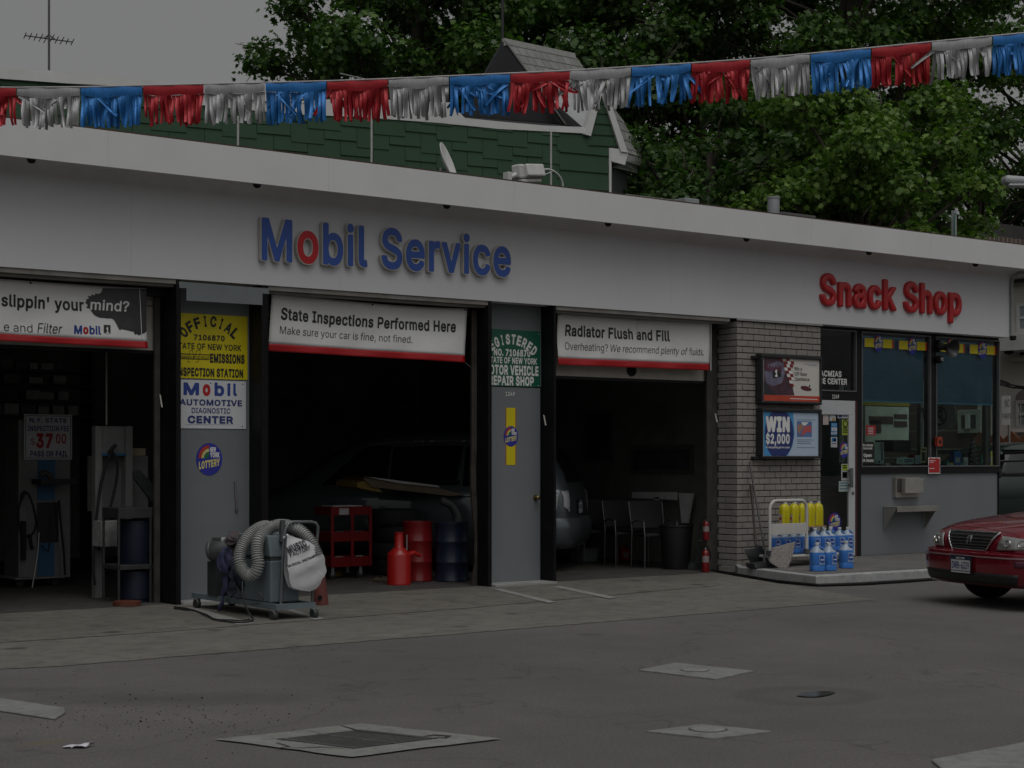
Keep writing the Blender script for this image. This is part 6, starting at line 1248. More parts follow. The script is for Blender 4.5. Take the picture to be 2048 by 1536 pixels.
mb = MB().prism([sp(0.041, Yn + 0.061, zb - 0.03), sp(wid - 0.041, Yn + 0.061, zb - 0.03), sp(wid - 0.041, Yf, zb - 0.03), sp(0.041, Yf, zb - 0.03)], (0, 0, 0.01)); mb.build('platform', CD, cart)
for u, y in ((0.0, Yn + 0.05), (wid - 0.03, Yn - 0.02), (0.0, Yf - 0.12), (wid - 0.03, Yf - 0.12)):
    p = sp(u, y, 0); rw = 0.05
    w_ = MB().lathe([(0.01, -0.022), (rw * 0.9, -0.022), (rw, -0.014), (rw, 0.014), (rw * 0.9, 0.022), (0.01, 0.022)], (p.x, p.y, rw), 20, Matrix.Rotation(R(90), 4, 'Y')).build('caster_wheel', CD, cart, smooth=40)
    MB().box((p.x - 0.03, p.y - 0.025, zb - 0.062), (p.x + 0.03, p.y + 0.025, zb - 0.051)).build('caster_plate', ALU, w_)
# cabinet: lower box, narrower upper box with sloped lid
Yc0, Yc1 = Yn + 0.16, Yn + 0.95
zl = ca(900, 830, Yc0).z; zu = ca(960, 570, Yc0).z
def box_sk(u0, u1, y0, y1, z0, z1, top_in=0.0):
    mb = MB(); v = [sp(u0, y0, z0), sp(u1, y0, z0), sp(u1, y1, z0), sp(u0, y1, z0), sp(u0, y0 + top_in, z1), sp(u1, y0 + top_in, z1), sp(u1, y1 - top_in, z1), sp(u0, y1 - top_in, z1)]
    return mb.add(v, [(0, 3, 2, 1), (4, 5, 6, 7), (0, 1, 5, 4), (1, 2, 6, 5), (2, 3, 7, 6), (3, 0, 4, 7)])
cab = box_sk(0.03, 0.335, Yc0, Yc1, zb + 0.002, zl).build('cabinet', CG, cart, bevel=0.012)
box_sk(0.04, 0.325, Yc0 + 0.02, Yc1 - 0.08, zl + 0.028, zu, 0.05).build('upper_cabinet', CG, cart, bevel=0.015)
box_sk(0.034, 0.331, Yc0 + 0.01, Yc1 - 0.03, zl + 0.002, zl + 0.026).build('cabinet_seam', CD, cart)
p = ca(890, 975, 14.2); mb = MB().box((n0.x - 0.0 + 0.04, 14.05, p.z - 0.02), (n0.x + 0.06, 14.2, p.z + 0.015)); mb.build('latch', BLK, cab)
# motor at the far end
m0 = ca(300, 730, 14.9); m1 = ca(470, 700, 14.75)
dmot = (m1 - m0)
mot = MB().lathe([(0.0, 0.0), (0.075, 0.0), (0.10, 0.012), (0.105, 0.04), (0.098, 0.05), (0.105, 0.06), (0.105, 0.22), (0.095, 0.25), (0.05, 0.27), (0, 0.27)], m0, 24, dmot.to_track_quat('Z', 'Y').to_matrix().to_4x4()).build('motor', mat('motor_grey', (0.10, 0.11, 0.11), 0.5, 0.2, var=0.3, scale=9), cart, smooth=35)
p = ca(420, 620, 14.8); MB().obox(p, (0.14, 0.12, 0.07), 0.3).build('terminal_box', mat('motor_grey', (0.1, 0.1, 0.1)), mot, bevel=0.008); p = ca(444, 618, 14.72); MB().obox(p, (0.045, 0.004, 0.06), 0.2).build('rating_plate', TXW, mot)
mb = MB(); q = sp(0.15, 14.9, zb); mb.box((m0.x + 0.02, 14.78, zb), (m0.x + 0.2, 14.98, m0.z - 0.1)); mb.build('motor_stand', CD, cart)
# upright U handle at the near end
def hnd(x, y, Y=13.75): return ca(x, y, Y)
pts = [hnd(1030, 1330), hnd(1052, 800), hnd(1068, 560), hnd(1085, 490), hnd(1115, 445), hnd(1160, 428), hnd(1340, 428), hnd(1390, 440), hnd(1412, 480), hnd(1408, 560), hnd(1385, 760), hnd(1360, 1100), hnd(1350, 1300)]
MB().tube(pts, 0.0145, 10).build('handle', mat('handle_grey', (0.14, 0.15, 0.155), 0.4, 0.3), cart, smooth=60)
MB().tube([ca(1050, 415, 13.85), ca(1052, 560, 13.82), ca(1045, 640, 13.80)], 0.028, 8).build('strap', CD, cart, smooth=60)
# corrugated hose, two hanging loops over the cabinet
def curve(pts, n=26):
    """Catmull-Rom through the points"""
    out = []; P = [pts[0]] + pts + [pts[-1]]
    for i in range(1, len(P) - 2):
        for k in range(n):
            t = k / n; a, b, c, d = P[i - 1], P[i], P[i + 1], P[i + 2]
            out.append(0.5 * ((2 * b) + (c - a) * t + (2 * a - 5 * b + 4 * c - d) * t * t + (3 * b - a - 3 * c + d) * t ** 3))
    return out + [pts[-1]]
def hose(pts, r, pitch=0.021):
    c = curve(pts); L = [0.0]
    for a, b in zip(c[:-1], c[1:]): L.append(L[-1] + (b - a).length)
    n = int(L[-1] / (pitch / 6)); path, rad = [], []; j = 0
    for k in range(n + 1):
        s = L[-1] * k / n
        while j < len(L) - 2 and L[j + 1] < s: j += 1
        t = (s - L[j]) / max(1e-9, L[j + 1] - L[j]); path.append(c[j].lerp(c[j + 1], t)); rad.append(r + 0.0075 * (1 if math.sin(2 * math.pi * s / pitch) > 0.1 else -0.9))
    return MB().tube(path, rad, 14)
hp = [ca(1405, 770, 13.60), ca(1330, 620, 13.66), ca(1230, 520, 13.74), ca(1110, 470, 13.84), ca(985, 468, 13.95), ca(880, 520, 13.98), ca(800, 620, 13.92), ca(790, 760, 13.88), ca(800, 860, 13.86), ca(770, 945, 13.88), ca(700, 975, 13.95), ca(635, 900, 14.02), ca(610, 800, 14.06), ca(640, 680, 14.10), ca(720, 560, 14.14), ca(820, 490, 14.18), ca(900, 480, 14.24), ca(960, 540, 14.28)]
hose(hp, 0.052).build('hose', HOSE, cart, smooth=35)
# rags thrown over the motor
RAG = mat('rag_navy', (0.035, 0.04, 0.09), 0.95, var=0.4, scale=8, bump=0.3); RAG2 = mat('rag_mauve', (0.10, 0.08, 0.085), 0.95, var=0.4, scale=8, bump=0.3)
def rag_(label, outline, Y, m, depth, seed, name='rag'):
    """a crumpled cloth: closed outline in crop pixels, puffed and folded in depth"""
    pts = [ca(x, y, Y) for x, y in outline]; c = sum(pts, Vector()) / len(pts); mb = MB(); pts = [p.lerp(pts[(i + 1) % len(pts)], k / 4) for i, p in enumerate(pts) for k in range(4)]; n = len(pts); K = 12
    ring = []
    for k in range(K + 1):
        f = k / K; row = []
        for i, p in enumerate(pts):
            q = c.lerp(p, f); a = math.atan2(q.z - c.z, q.x - c.x)
            q.y = Y - depth * (1 - f * f) - 0.026 * math.sin(9 * a + seed + 5 * f) * f - 0.022 * math.sin(70 * q.x + 14 * q.z + seed) * (1 - 0.3 * f) - 0.012 * math.sin(38 * q.z + 55 * q.x); row.append(q)
        ring.append(row)
    mb.grid(lambda u, v: ring[int(round(v * K))][int(round(u * n)) % n], n, K, closeu=True)
    return mb.build(name, m, None, solid=0.004, smooth=180, label=label, cat='rag')
rag_('navy blue work rag hanging down the side of the cart', [(440, 690), (500, 680), (540, 720), (550, 800), (530, 880), (480, 900), (490, 1000), (520, 1010), (500, 1110), (460, 1200), (440, 1290), (400, 1350), (385, 1340), (400, 1220), (430, 1080), (440, 960), (420, 920), (375, 900), (385, 820), (405, 740)], 14.55, RAG, 0.05, 1)
rag_('dusty mauve rag bunched on top of the cart motor', [(470, 570), (520, 530), (600, 525), (660, 560), (640, 600), (590, 660), (560, 700), (520, 680), (480, 690), (470, 640)], 14.65, RAG2, 0.07, 2)
rag_('dark blue cloth hanging between rag and hose on the cart', [(500, 820), (545, 810), (555, 880), (640, 1000), (700, 1090), (740, 1200), (690, 1210), (600, 1100), (545, 1020), (540, 1130), (525, 1210), (495, 1180), (510, 1020)], 14.35, mat('rag_dark', (0.03, 0.033, 0.05), 0.95, var=0.3), 0.04, 3)
# white plastic shop bag hung on the handle
bo = [(1100, 560), (1180, 590), (1275, 625), (1340, 665), (1395, 715), (1440, 760), (1465, 800), (1475, 860), (1495, 930), (1460, 985), (1425, 1010), (1410, 1060), (1375, 1110), (1300, 1138), (1200, 1125), (1130, 1095), (1108, 1040), (1095, 960), (1085, 900), (1090, 800), (1088, 680)]
bag = thing('plastic_bag', 'white plastic shop bag with black print hanging on the cart handle', 'bag', tuple(ca(1290, 1138, 13.66)))
BAGM = mat('bag_plastic', (0.60, 0.60, 0.62), 0.35, var=0.06, scale=9, bump=0.25, bscale=14)
YB = 13.64; cb = ca(1280, 880, YB)
def bagY(p):
    dx = (p.x - cb.x) / 0.24; dz = (p.z - cb.z) / 0.36; f = min(1, math.sqrt(dx * dx + dz * dz))
    return YB - 0.09 * (1 - f ** 2.2) - 0.010 * math.sin(22 * p.x + 9 * p.z) * (1 - f) - 0.007 * math.sin(13 * p.x - 31 * p.z)
for sgn in (1, -1):
    pts = [ca(x, y, YB) for x, y in bo]; n = len(pts); K = 10
    def bg_(u, v):
        p = cb.lerp(pts[int(round(u * n)) % n], v); q = Vector(p); yy = bagY(p); q.y = yy if sgn > 0 else 2 * YB + 0.01 - yy; return q
    MB().grid(bg_, n, K, closeu=True).build('bag_front' if sgn > 0 else 'bag_back', BAGM, bag, smooth=180)
MB().tube([ca(1100, 560, YB), ca(1070, 600, 13.72), ca(1060, 570, 13.76)], 0.01, 8).build('bag_handle', BAGM, bag)
def bagtext(s, x0, y0, x1, y1, cap, m, bold=0.03, shear=0.0):
    """text along the line (x0,y0)-(x1,y1) in crop pixels, capitals cap pixels tall, laid on the bag"""
    vs, fs = tpoints(s, 0, 1, 0, 1, bold, shear, h=1 / 36); d = Vector((x1 - x0, y1 - y0)); L = d.length; ux = d / L; uy = Vector((ux.y, -ux.x)); mb = MB(); out = []
    for u, v in vs:
        q = Vector((x0, y0)) + ux * (u * L) + uy * (v * cap); p = ca(q.x, q.y, YB); p.y = bagY(p) - 0.004; out.append(p)
    mb.add(out, fs); mb.build('lettering', m, bag)
BT = mat('bag_print', (0.025, 0.022, 0.03), 0.5)
bagtext('MUSIC', 1092, 745, 1262, 665, 62, BT, 0.05, 0.2); bagtext('FACTORY', 1110, 790, 1300, 700, 44, BT, 0.02, 0.3)
bagtext('MUSICAL INSTRUMENTS', 1092, 892, 1385, 758, 24, BT, 0.03); 
for x0, y0, x1, y1 in ((1095, 918, 1390, 782),): bagtext('-' * 3, x0, y0, x1, y1, 10, mat('bag_print_red', (0.3, 0.06, 0.06), 0.5), 0.0)
for x0, y0, x1, y1 in ((1130, 950, 1195, 922), (1140, 962, 1192, 940), (1152, 972, 1196, 954), (1238, 900, 1308, 868), (1245, 910, 1305, 884), (1262, 920, 1308, 900), (1338, 850, 1392, 812), (1345, 842, 1385, 815), (1155, 800, 1270, 745)): bagtext('---', x0, y0, x1, y1, 8, BT, 0.0)
# power cable from the cart across the apron
def gz(x, y): return ground(*zc(x, y, ZC)) + Vector((0, 0, 0.020))
CABLE = mat('cable_black', (0.015, 0.015, 0.016), 0.5)
pts = curve([gz(-60, 1335), gz(40, 1345), gz(160, 1365), gz(270, 1400), gz(350, 1445), gz(470, 1470), gz(640, 1480), gz(735, 1465), gz(745, 1440), ca(730, 1400, 13.55), ca(690, 1330, 13.62), ca(655, 1240, 13.75), ca(640, 1150, 13.85), ca(640, 1040, 13.9)], 10)
MB().tube(pts, 0.0075, 8).build('power_cable', CABLE, None, smooth=60, label='black power cable looping over the apron from post to cart', cat='cable')
pts = curve([gz(-60, 1325), gz(60, 1340), gz(180, 1372), gz(290, 1420), gz(370, 1455), gz(500, 1462), gz(640, 1468), gz(715, 1458)], 10)
MB().tube([p + Vector((0, 0.0, 0.006)) for p in pts], 0.007, 8).build('power_cable', CABLE, None, smooth=60, label='second black cable lying along the looped one on the apron', cat='cable')
pts = curve([ca(760, 1140, 13.8), ca(820, 1160, 13.75), ca(850, 1210, 13.72), ca(820, 1260, 13.72), ca(720, 1270, 13.7)], 10); MB().tube(pts, 0.006, 6).build('cable_loop', CABLE, cart, smooth=60)
# brick-red steel funnel cone behind the bag
p = ground(*zc(1440, 1285, ZC)); q = ca(1440, 1020, p.y)
cn = thing('red_cone', 'dull brick-red cone with a round hole standing behind the vacuum cart', 'cone', (p.x, p.y, 0)); hh = q.z + 0.05
rb = (ground(*zc(1525, 1285, ZC)) - p).length * 0.95
CNM = mat('brick_red_metal', (0.14, 0.035, 0.03), 0.6, var=0.2)
MB().lathe([(rb, 0.012), (rb * 0.98, 0.04), (rb * 0.55, hh), (rb * 0.5, hh), (0, hh + 0.005)], (p.x, p.y, 0), 28).build('shell', CNM, cn, smooth=40)
h_ = ca(1433, 1203, p.y - rb * 0.85); d = Vector((h_.x - p.x, h_.y - p.y, 0)).normalized()
MB().lathe([(0.0, 0.012), (0.022, 0.012), (0.024, 0.0)], h_ + d * -0.0, 14, d.to_track_quat('Z', 'Y').to_matrix().to_4x4()).build('hole', BLK, cn)
# ------------------------------------------------------------------ things inside the bays, standing where their feet meet the floor
def floor_at(px, py): return ground(px, py, 0.010)
def scale_at(p): return FPX / (p.x * CA + p.y * SA)          # pixels per metre there
DGREY = mat('machine_grey', (0.20, 0.205, 0.20), 0.6, var=0.2, scale=4); DDARK = mat('machine_dark', (0.03, 0.03, 0.031), 0.6, var=0.3); MBLUE = mat('machine_blue', (0.03, 0.12, 0.24), 0.5, var=0.15)
DCAR = mat('dark_rubber', (0.012, 0.012, 0.012), 0.7, var=0.3)
# --- left bay: emissions test cabinet with the price sign
g = floor_at(88, 1172); Y = g.y
def cy(px, py, dy=0.0): return at_y(px, py, Y + dy)
mc = thing('test_machine', 'tall grey test cabinet with blue panels and coiled hoses in the left bay', 'machine', tuple(g))
a = cy(37, 840); b = cy(141, 1150)
MB().box((a.x, Y, cy(60, 1158).z), (b.x, Y + 0.45, a.z)).build('cabinet', DGREY, mc, bevel=0.01)
MB().box((cy(22, 1160).x, Y - 0.12, 0.10), (cy(122, 1160).x, Y + 0.5, cy(60, 1155, -0.12).z)).build('base', DGREY, mc, bevel=0.01)
for x in (0.08, 0.5):
    for y in (-0.05, 0.4): MB().lathe([(0.01, -0.02), (0.045, -0.02), (0.045, 0.02), (0.01, 0.02)], (cy(22, 1160).x + x, Y + y, 0.057), 14, Matrix.Rotation(R(90), 4, 'X')).build('caster_wheel', DCAR, mc)
def panel(px0, py0, px1, py1, m, name, out=0.012):
    a = cy(px0, py0); b = cy(px1, py1); return MB().box((a.x, Y - out, b.z), (b.x, Y - 0.001, a.z)).build(name, m, mc)
panel(76, 919, 110, 958, MBLUE, 'blue_panel'); panel(75, 970, 109, 1000, MBLUE, 'blue_panel'); panel(75, 1086, 108, 1152, MBLUE, 'blue_panel'); panel(74, 1005, 116, 1084, DDARK, 'instrument_bay')
a = cy(62, 958); b = cy(132, 967); MB().box((a.x, Y - 0.30, b.z), (b.x, Y - 0.0125, a.z)).build('shelf', DDARK, mc)
def coil(pts, r, m, name, par, dy=-0.06): MB().tube(curve([cy(*p, dy) for p in pts], 8), r, 8).build(name, m, par, smooth=60)
coil([(40, 1010), (45, 985), (58, 990), (68, 1020), (72, 1050), (62, 1070), (45, 1068), (38, 1045), (38, 1015), (50, 985)], 0.012, DCAR, 'hose', mc); coil([(47, 1042), (47, 1120)], 0.032, DCAR, 'probe', mc); coil([(60, 1068), (62, 1090), (66, 1098)], 0.022, DCAR, 'probe_tip', mc)
coil([(118, 1000), (120, 1030), (124, 1070), (128, 1110), (130, 1150)], 0.013, DCAR, 'hose', mc); coil([(78, 1065), (75, 1110), (66, 1165), (63, 1187)], 0.006, TXW, 'white_cord', mc, -0.16)
coil([(82, 1090), (92, 1100), (98, 1095), (100, 1030)], 0.006, DCAR, 'cord', mc)
coil([(80, 950), (90, 945), (100, 952), (98, 956)], 0.03, mat('oily_rag', (0.10, 0.085, 0.06), 0.95), 'rag', mc, -0.2)
PS = Y - 0.035; ZD = (0, 800, 3.4125)
r, a, b = board('price_sign', 'white price sign in black and red lettering on the grey test cabinet', 'sign', 48.2, 828, 144, 919, PS, SGW)
mb = MB()
for x0, x1, z0, z1 in ((a.x + 0.015, b.x - 0.015, a.z - 0.022, a.z - 0.015), (a.x + 0.015, b.x - 0.015, b.z + 0.015, b.z + 0.022), (a.x + 0.015, a.x + 0.022, b.z + 0.022, a.z - 0.022), (b.x - 0.022, b.x - 0.015, b.z + 0.022, a.z - 0.022)): rectw(mb, x0, x1, z0, z1, PS - 0.002, 0.001)
mb.build('border_line', TXB, r)
PT = PS - 0.003
line(r, 'N.Y. STATE', PT, ZD, 201, 455, 122, 152, TXNAVY, 0.03); line(r, 'INSPECTION FEE', PT, ZD, 190, 471, 176, 211, TXNAVY, 0.025); line(r, '$', PT, ZD, 208, 240, 262, 305, TXRED, 0.0); line(r, '37', PT, ZD, 247, 361, 230, 325, TXRED, 0.045); line(r, '00', PT, ZD, 381, 452, 232, 296, TXRED, 0.02); line(r, 'PASS OR FAIL', PT, ZD, 206, 462, 348, 386, TXNAVY, 0.035)
# --- second machine: pair of uprights with a hose
g = floor_at(205, 1196); Y = g.y
m2 = thing('lift_column', 'grey steel cabinet between two uprights with a draped black hose, left bay', 'machine', tuple(g))
def bx(px0, py0, px1, py1, d0, d1, m, name, par, bev=0.006):
    a = cy(px0, py0); b = cy(px1, py1); return MB().box((a.x, Y + d0, b.z), (b.x, Y + d1, a.z)).build(name, m, par, bevel=bev)
bx(191, 852, 205, 1196, 0.0, 0.1, DGREY, 'upright', m2); bx(252, 852, 266, 1196, 0.0, 0.1, DGREY, 'upright', m2); bx(205.5, 852, 251.5, 908, 0.02, 0.12, DGREY, 'control_box', m2); bx(205.5, 912, 308, 1022, 0.14, 0.4, DGREY, 'cabinet', m2)
bx(203, 906, 250, 912, -0.02, 0.02, MBLUE, 'blue_strip', m2)
coil([(224, 902), (214, 925), (204, 960), (196, 1010), (190, 1070), (186, 1130), (190, 1170)], 0.016, DCAR, 'hose', m2); coil([(224, 902), (234, 925), (233, 960), (222, 1010), (210, 1060), (196, 1100)], 0.016, DCAR, 'hose', m2)
coil([(218, 905), (226, 895), (232, 890)], 0.02, DCAR, 'hose_nozzle', m2); 
pa = cy(213, 850, 0.05); MB().tube([pa, Vector((pa.x, pa.y, 3.81))], 0.010, 6).build('feed_pipe', mat('pipe_grey', (0.35, 0.35, 0.34), 0.5), m2)
r_ = bx(181, 1041, 233, 1090, -0.28, -0.05, mat('carton_pale', (0.34, 0.35, 0.34), 0.7, var=0.4, scale=9), 'carton', None); tag(r_, 'pale carton stack held against the uprights in the left bay', 'carton')
r_ = bx(268, 896, 304, 912, 0.15, 0.38, mat('box_buff', (0.35, 0.30, 0.2), 0.7), 'box', None); tag(r_, 'buff flat box on top of the grey cabinet in the left bay', 'box')
pts = [cy(240, 942), cy(252, 940), cy(285, 975), cy(300, 1005), cy(313, 1035), cy(308, 1047), cy(300, 1033), cy(285, 1015), cy(262, 985), cy(240, 955)]
BRM = mat('brush_dark', (0.035, 0.04, 0.04), 0.6, var=0.6, scale=18)
MB().prism([p + Vector((0, -0.35, 0)) for p in pts], (0, 0.05, 0)).build('wheel_splash_guard', BRM, None, bevel=0.006, label='scuffed black curved guard leaning by the left bay\'s right jamb', cat='guard')
g = floor_at(272, 1207); Y = g.y
wk = thing('parts_cart', 'dark steel shelf cart holding a blue drum by the left bay\'s right jamb', 'cart', tuple(g))
bx(237, 1016, 306, 1036, 0, 0.4, DDARK, 'top_tray', wk); bx(237, 1131, 306, 1138, 0, 0.4, DDARK, 'shelf', wk)
for px in (238.5, 302): bx(px - 2, 1036.5, px + 2, 1207, 0.0, 0.03, DDARK, 'leg', wk); bx(px - 2, 1036.5, px + 2, 1200, 0.36, 0.39, DDARK, 'leg', wk)
p = cy(272, 1130, 0.2); MB().lathe([(0.16, 0), (0.165, 0.01), (0.165, 0.45), (0.15, 0.46), (0, 0.46)], (p.x, p.y, p.z + 0.01), 20).build('blue_pail', mat('pail_navy', (0.008, 0.012, 0.03), 0.5), wk, smooth=40)
p = cy(272, 1205, 0.2); MB().lathe([(0.15, 0), (0.15, 0.035), (0.16, 0.04), (0.16, 0.32), (0, 0.32)], (p.x, p.y, 0.012), 20).build('blue_pail', mat('pail_navy', (0.008, 0.012, 0.03), 0.5), wk, smooth=40)
p = cy(300, 1205, -0.15); MB().lathe([(0.14, 0), (0.14, 0.04), (0.12, 0.045), (0, 0.045)], (p.x - 0.25, p.y, 0.011), 20).build('orange_dish', mat('dish_orange', (0.12, 0.035, 0.02), 0.5), None, label='low rusty orange dish on the floor under the dark shelf cart', cat='dish')
# --- shelves of part boxes at the back of the left bay
SHY = F + 5.6
sf = thing('parts_shelf', 'long dark shelf rack stacked with pale part boxes at the back of the left bay', 'shelf', tuple(at_y(100, 1100, SHY)))
zs_ = [at_y(100, y, SHY).z for y in (800, 830, 768, 740)]; xa, xb = at_y(-60, 800, SHY).x, at_y(190, 800, SHY).x
for z in zs_: MB().box((xa, SHY, z - 0.03), (xb, SHY + 0.4, z)).build('shelf_board', DDARK, sf)
for x in (xa, xb - 0.04): MB().box((x, SHY - 0.002, 0.011), (x + 0.04, SHY + 0.40, 3.4)).build('rack_post', DDARK, sf)
rr = random.Random(21); PBX = mat('part_box_pale', (0.42, 0.44, 0.43), 0.7, var=0.3, scale=6); PBX2 = mat('part_box_dim', (0.16, 0.16, 0.15), 0.7, var=0.3, scale=6)
x = xa + 0.1; nb = 0
for row, z in enumerate(zs_):
    x = xa + 0.06
    while x < xb - 0.25:
        w_ = rr.uniform(0.10, 0.2); h_ = rr.uniform(0.08, 0.15)
        if rr.random() < 0.7:
            dv = rr.uniform(0.02, 0.1); m_ = PBX if rr.random() < 0.55 else PBX2
            o = MB().box((x, SHY + dv, z + 0.001), (x + w_, SHY + 0.3, z + h_)).build('part_box', m_, None, bevel=0.003); nb += 1
            tag(o, ('pale' if m_ is PBX else 'dim grey') + ' cardboard part box standing in the rack at the back of the left bay', 'box', 'part boxes on the back rack')
        x += w_ + rr.uniform(0.005, 0.05)
# --- middle bay: red tool trolley
TRED = mat('tool_red', (0.17, 0.005, 0.008), 0.35, var=0.12, coat=0.3)
g = floor_at(700, 1158); Y = g.y + 0.05; S = scale_at(g)
tt = thing('tool_trolley', 'red three-tier tool trolley on casters in the middle bay', 'trolley', (g.x, Y, 0.01))
def tray(pz0, pz1, lip=True):
    a = cy(662, pz0); b = cy(742, pz1); MB().box((a.x, Y, b.z), (b.x, Y + 0.38, b.z + 0.02)).build('tray', TRED, tt)
    for q in (((a.x, Y - 0.004, b.z), (b.x, Y - 0.0005, a.z)), ((a.x, Y + 0.381, b.z), (b.x, Y + 0.386, a.z)), ((a.x - 0.005, Y, b.z), (a.x - 0.0005, Y + 0.38, a.z)), ((b.x + 0.0005, Y, b.z), (b.x + 0.005, Y + 0.38, a.z))): MB().box(*q).build('tray_side', TRED, tt)
    return b.z + 0.021
t1 = tray(1014, 1029); t2 = tray(1065, 1081); t3 = tray(1115, 1131)
for px in (664, 704, 740):
    a = cy(px - 3, 1014); b = cy(px + 3, 1131); MB().box((a.x, Y - 0.012, b.z), (b.x, Y - 0.005, a.z)).build('post', TRED, tt)
for dx in (0.04, 0.44):
    for dy in (0.04, 0.34):
        p = cy(662, 1131); MB().lathe([(0.01, -0.014), (0.05, -0.014), (0.05, 0.014), (0.01, 0.014)], (p.x + dx, Y + dy, 0.062), 16, Matrix.Rotation(R(90), 4, 'X')).build('caster_wheel', DCAR, tt); MB().box((p.x + dx - 0.02, Y + dy - 0.018, 0.06), (p.x + dx + 0.02, Y + dy - 0.015, p.z - 0.001)).build('caster_fork', ALU, tt)
a = cy(678, 1017); b = cy(697, 1029); MB().box((a.x, Y - 0.008, b.z), (b.x, Y - 0.005, a.z)).build('name_plate', mat('plate_pale', (0.4, 0.4, 0.4), 0.5), tt)
a = cy(668, 1014); MB().box((a.x + 0.02, Y + 0.05, a.z + 0.001), (a.x + 0.44, Y + 0.33, a.z + 0.012)).build('paper_sheet', mat('paper_white', (0.5, 0.5, 0.53), 0.7), None, label='white paper lying on top of the red tool trolley', cat='paper')
rr = random.Random(9)
for z, k in ((t2, 'middle'), (t3, 'bottom')):
    for i in range(2):
        p = cy(676 + 40 * i, 1060, 0.15); q = Vector((p.x + 0.03, p.y, z + 0.001)); M_ = mat('rag_pale', (0.32, 0.34, 0.30), 0.9, var=0.3, scale=12) if k == 'bottom' else mat('steel_parts', (0.3, 0.28, 0.26), 0.4, 0.5, var=0.5, scale=14)
        mb = MB(); mb.grid(lambda u, v: (q.x + (0.08 + 0.015 * math.sin(5 * 6.28 * u)) * math.sin(math.pi * v) * math.cos(6.283 * u), q.y + 0.07 * math.sin(math.pi * v) * math.sin(6.283 * u), q.z + 0.05 - 0.05 * math.cos(math.pi * v) + 0.012 * math.sin(3 * 6.283 * u) * math.sin(math.pi * v) ** 2), 20, 10, closeu=True)
        mb.build('rag_bundle' if k == 'bottom' else 'tool_heap', M_, None, smooth=60, label='%s heap on the %s tray of the red tool trolley, %s' % ('pale rag' if k == 'bottom' else 'small metal tool', k, 'left half' if i == 0 else 'right half'), cat='rag' if k == 'bottom' else 'tools')
# red drum, red drain can, blue drum
def drum(name, label, pxc, pyb, pxw, pyt, m, ribs=(0.33, 0.68)):
    g = floor_at(pxc, pyb); S = scale_at(g); r = pxw / S / 2; h = (pyb - pyt) / S - 0.02; c = (g.x, g.y + r * 0.6, 0.011)
    o = thing(name, label, 'drum', c); prof = [(r * 0.97, 0), (r * 1.02, 0.006), (r * 1.02, 0.02), (r, 0.026)]
    for f in ribs: prof += [(r, f * h - 0.018), (r * 1.035, f * h - 0.006), (r * 1.035, f * h + 0.006), (r, f * h + 0.018)]
    prof += [(r, h - 0.03), (r * 1.03, h - 0.02), (r * 1.03, h), (r * 0.97, h), (r * 0.96, h - 0.02)]
    MB().lathe(prof, c, 32).build('shell', m, o, smooth=40); MB().lathe([(r * 0.955, h - 0.022), (r * 0.955, h - 0.014), (0.03, h - 0.014), (0.03, h), (0, h)], c, 28).build('lid', m, o, smooth=30)
    return o, c, r, h
DRED = mat('drum_red', (0.20, 0.007, 0.009), 0.35, var=0.15, coat=0.3)
drum('oil_drum', 'small red steel drum standing in the middle bay behind the drain can', 845, 1163, 59, 1040, DRED)
o, c, r, h = drum('oil_drum', 'dark blue steel drum at the right side of the middle bay', 915, 1163, 66, 1042, mat('drum_blue', (0.012, 0.022, 0.045), 0.4, var=0.3))
g = floor_at(806, 1170); S = scale_at(g); r = 48 / S / 2; h = 105 / S; c = (g.x, g.y + r * 0.6, 0.011)
o = thing('drain_can', 'bright red drain can with a tall neck and side spout, middle bay', 'can', c); BRED = mat('can_bright_red', (0.36, 0.010, 0.007), 0.4, var=0.08, coat=0.2)
MB().lathe([(r, 0), (r * 1.02, 0.012), (r, 0.02), (r, h * 0.56), (r * 0.95, h * 0.6), (r * 0.45, h * 0.70), (r * 0.38, h * 0.72), (r * 0.36, h * 0.985), (r * 0.42, h * 0.99), (r * 0.42, h), (0, h)], c, 30).build('body', BRED, o, smooth=40)
MB().tube([(c[0] + r * 0.6, c[1] - 0.05, h * 0.58), (c[0] + r * 1.2, c[1] - 0.06, h * 0.62), (c[0] + r * 1.9, c[1] - 0.06, h * 0.55)], [0.035, 0.03, 0.018], 10).build('spout', BRED, o, smooth=50)
MB().tube([(c[0] + r * 0.45, c[1] - 0.07, h * 0.68), (c[0] + r * 0.45, c[1] - 0.07, h * 0.97)], 0.008, 8).build('dip_rod', ALU, o)
# stacked tyres behind the drums, sheet of cardboard leaning over them
TYR = mat('tyre_rubber', (0.014, 0.014, 0.014), 0.75, var=0.3, scale=9)
g = floor_at(800, 1149); g.y -= 0.25; tw = 0.205; base = thing('car_tyre', 'x', 'tyre', (g.x, g.y + 0.3, 0.011), group='stack of worn tyres in the middle bay')
MB().lathe([(0.20, 0.02), (0.24, 0.004), (0.29, 0.0), (0.315, 0.03), (0.32, 0.07), (0.32, tw - 0.07), (0.315, tw - 0.03), (0.29, tw), (0.24, tw - 0.004), (0.20, tw - 0.02), (0.195, tw - 0.06), (0.195, 0.06), (0.20, 0.02)], (g.x, g.y + 0.3, 0.011), 36).build('rubber', TYR, base, smooth=35)
MB().lathe([(0.19, 0.05), (0.19, 0.16), (0.15, 0.15), (0.1, 0.11), (0, 0.10)], (g.x, g.y + 0.3, 0.011), 24).build('wheel_disc', mat('rim_dull', (0.10, 0.10, 0.10), 0.5, 0.5), base, smooth=40)
base['label'] = 'lowest tyre of the stack on the floor behind the red drums'
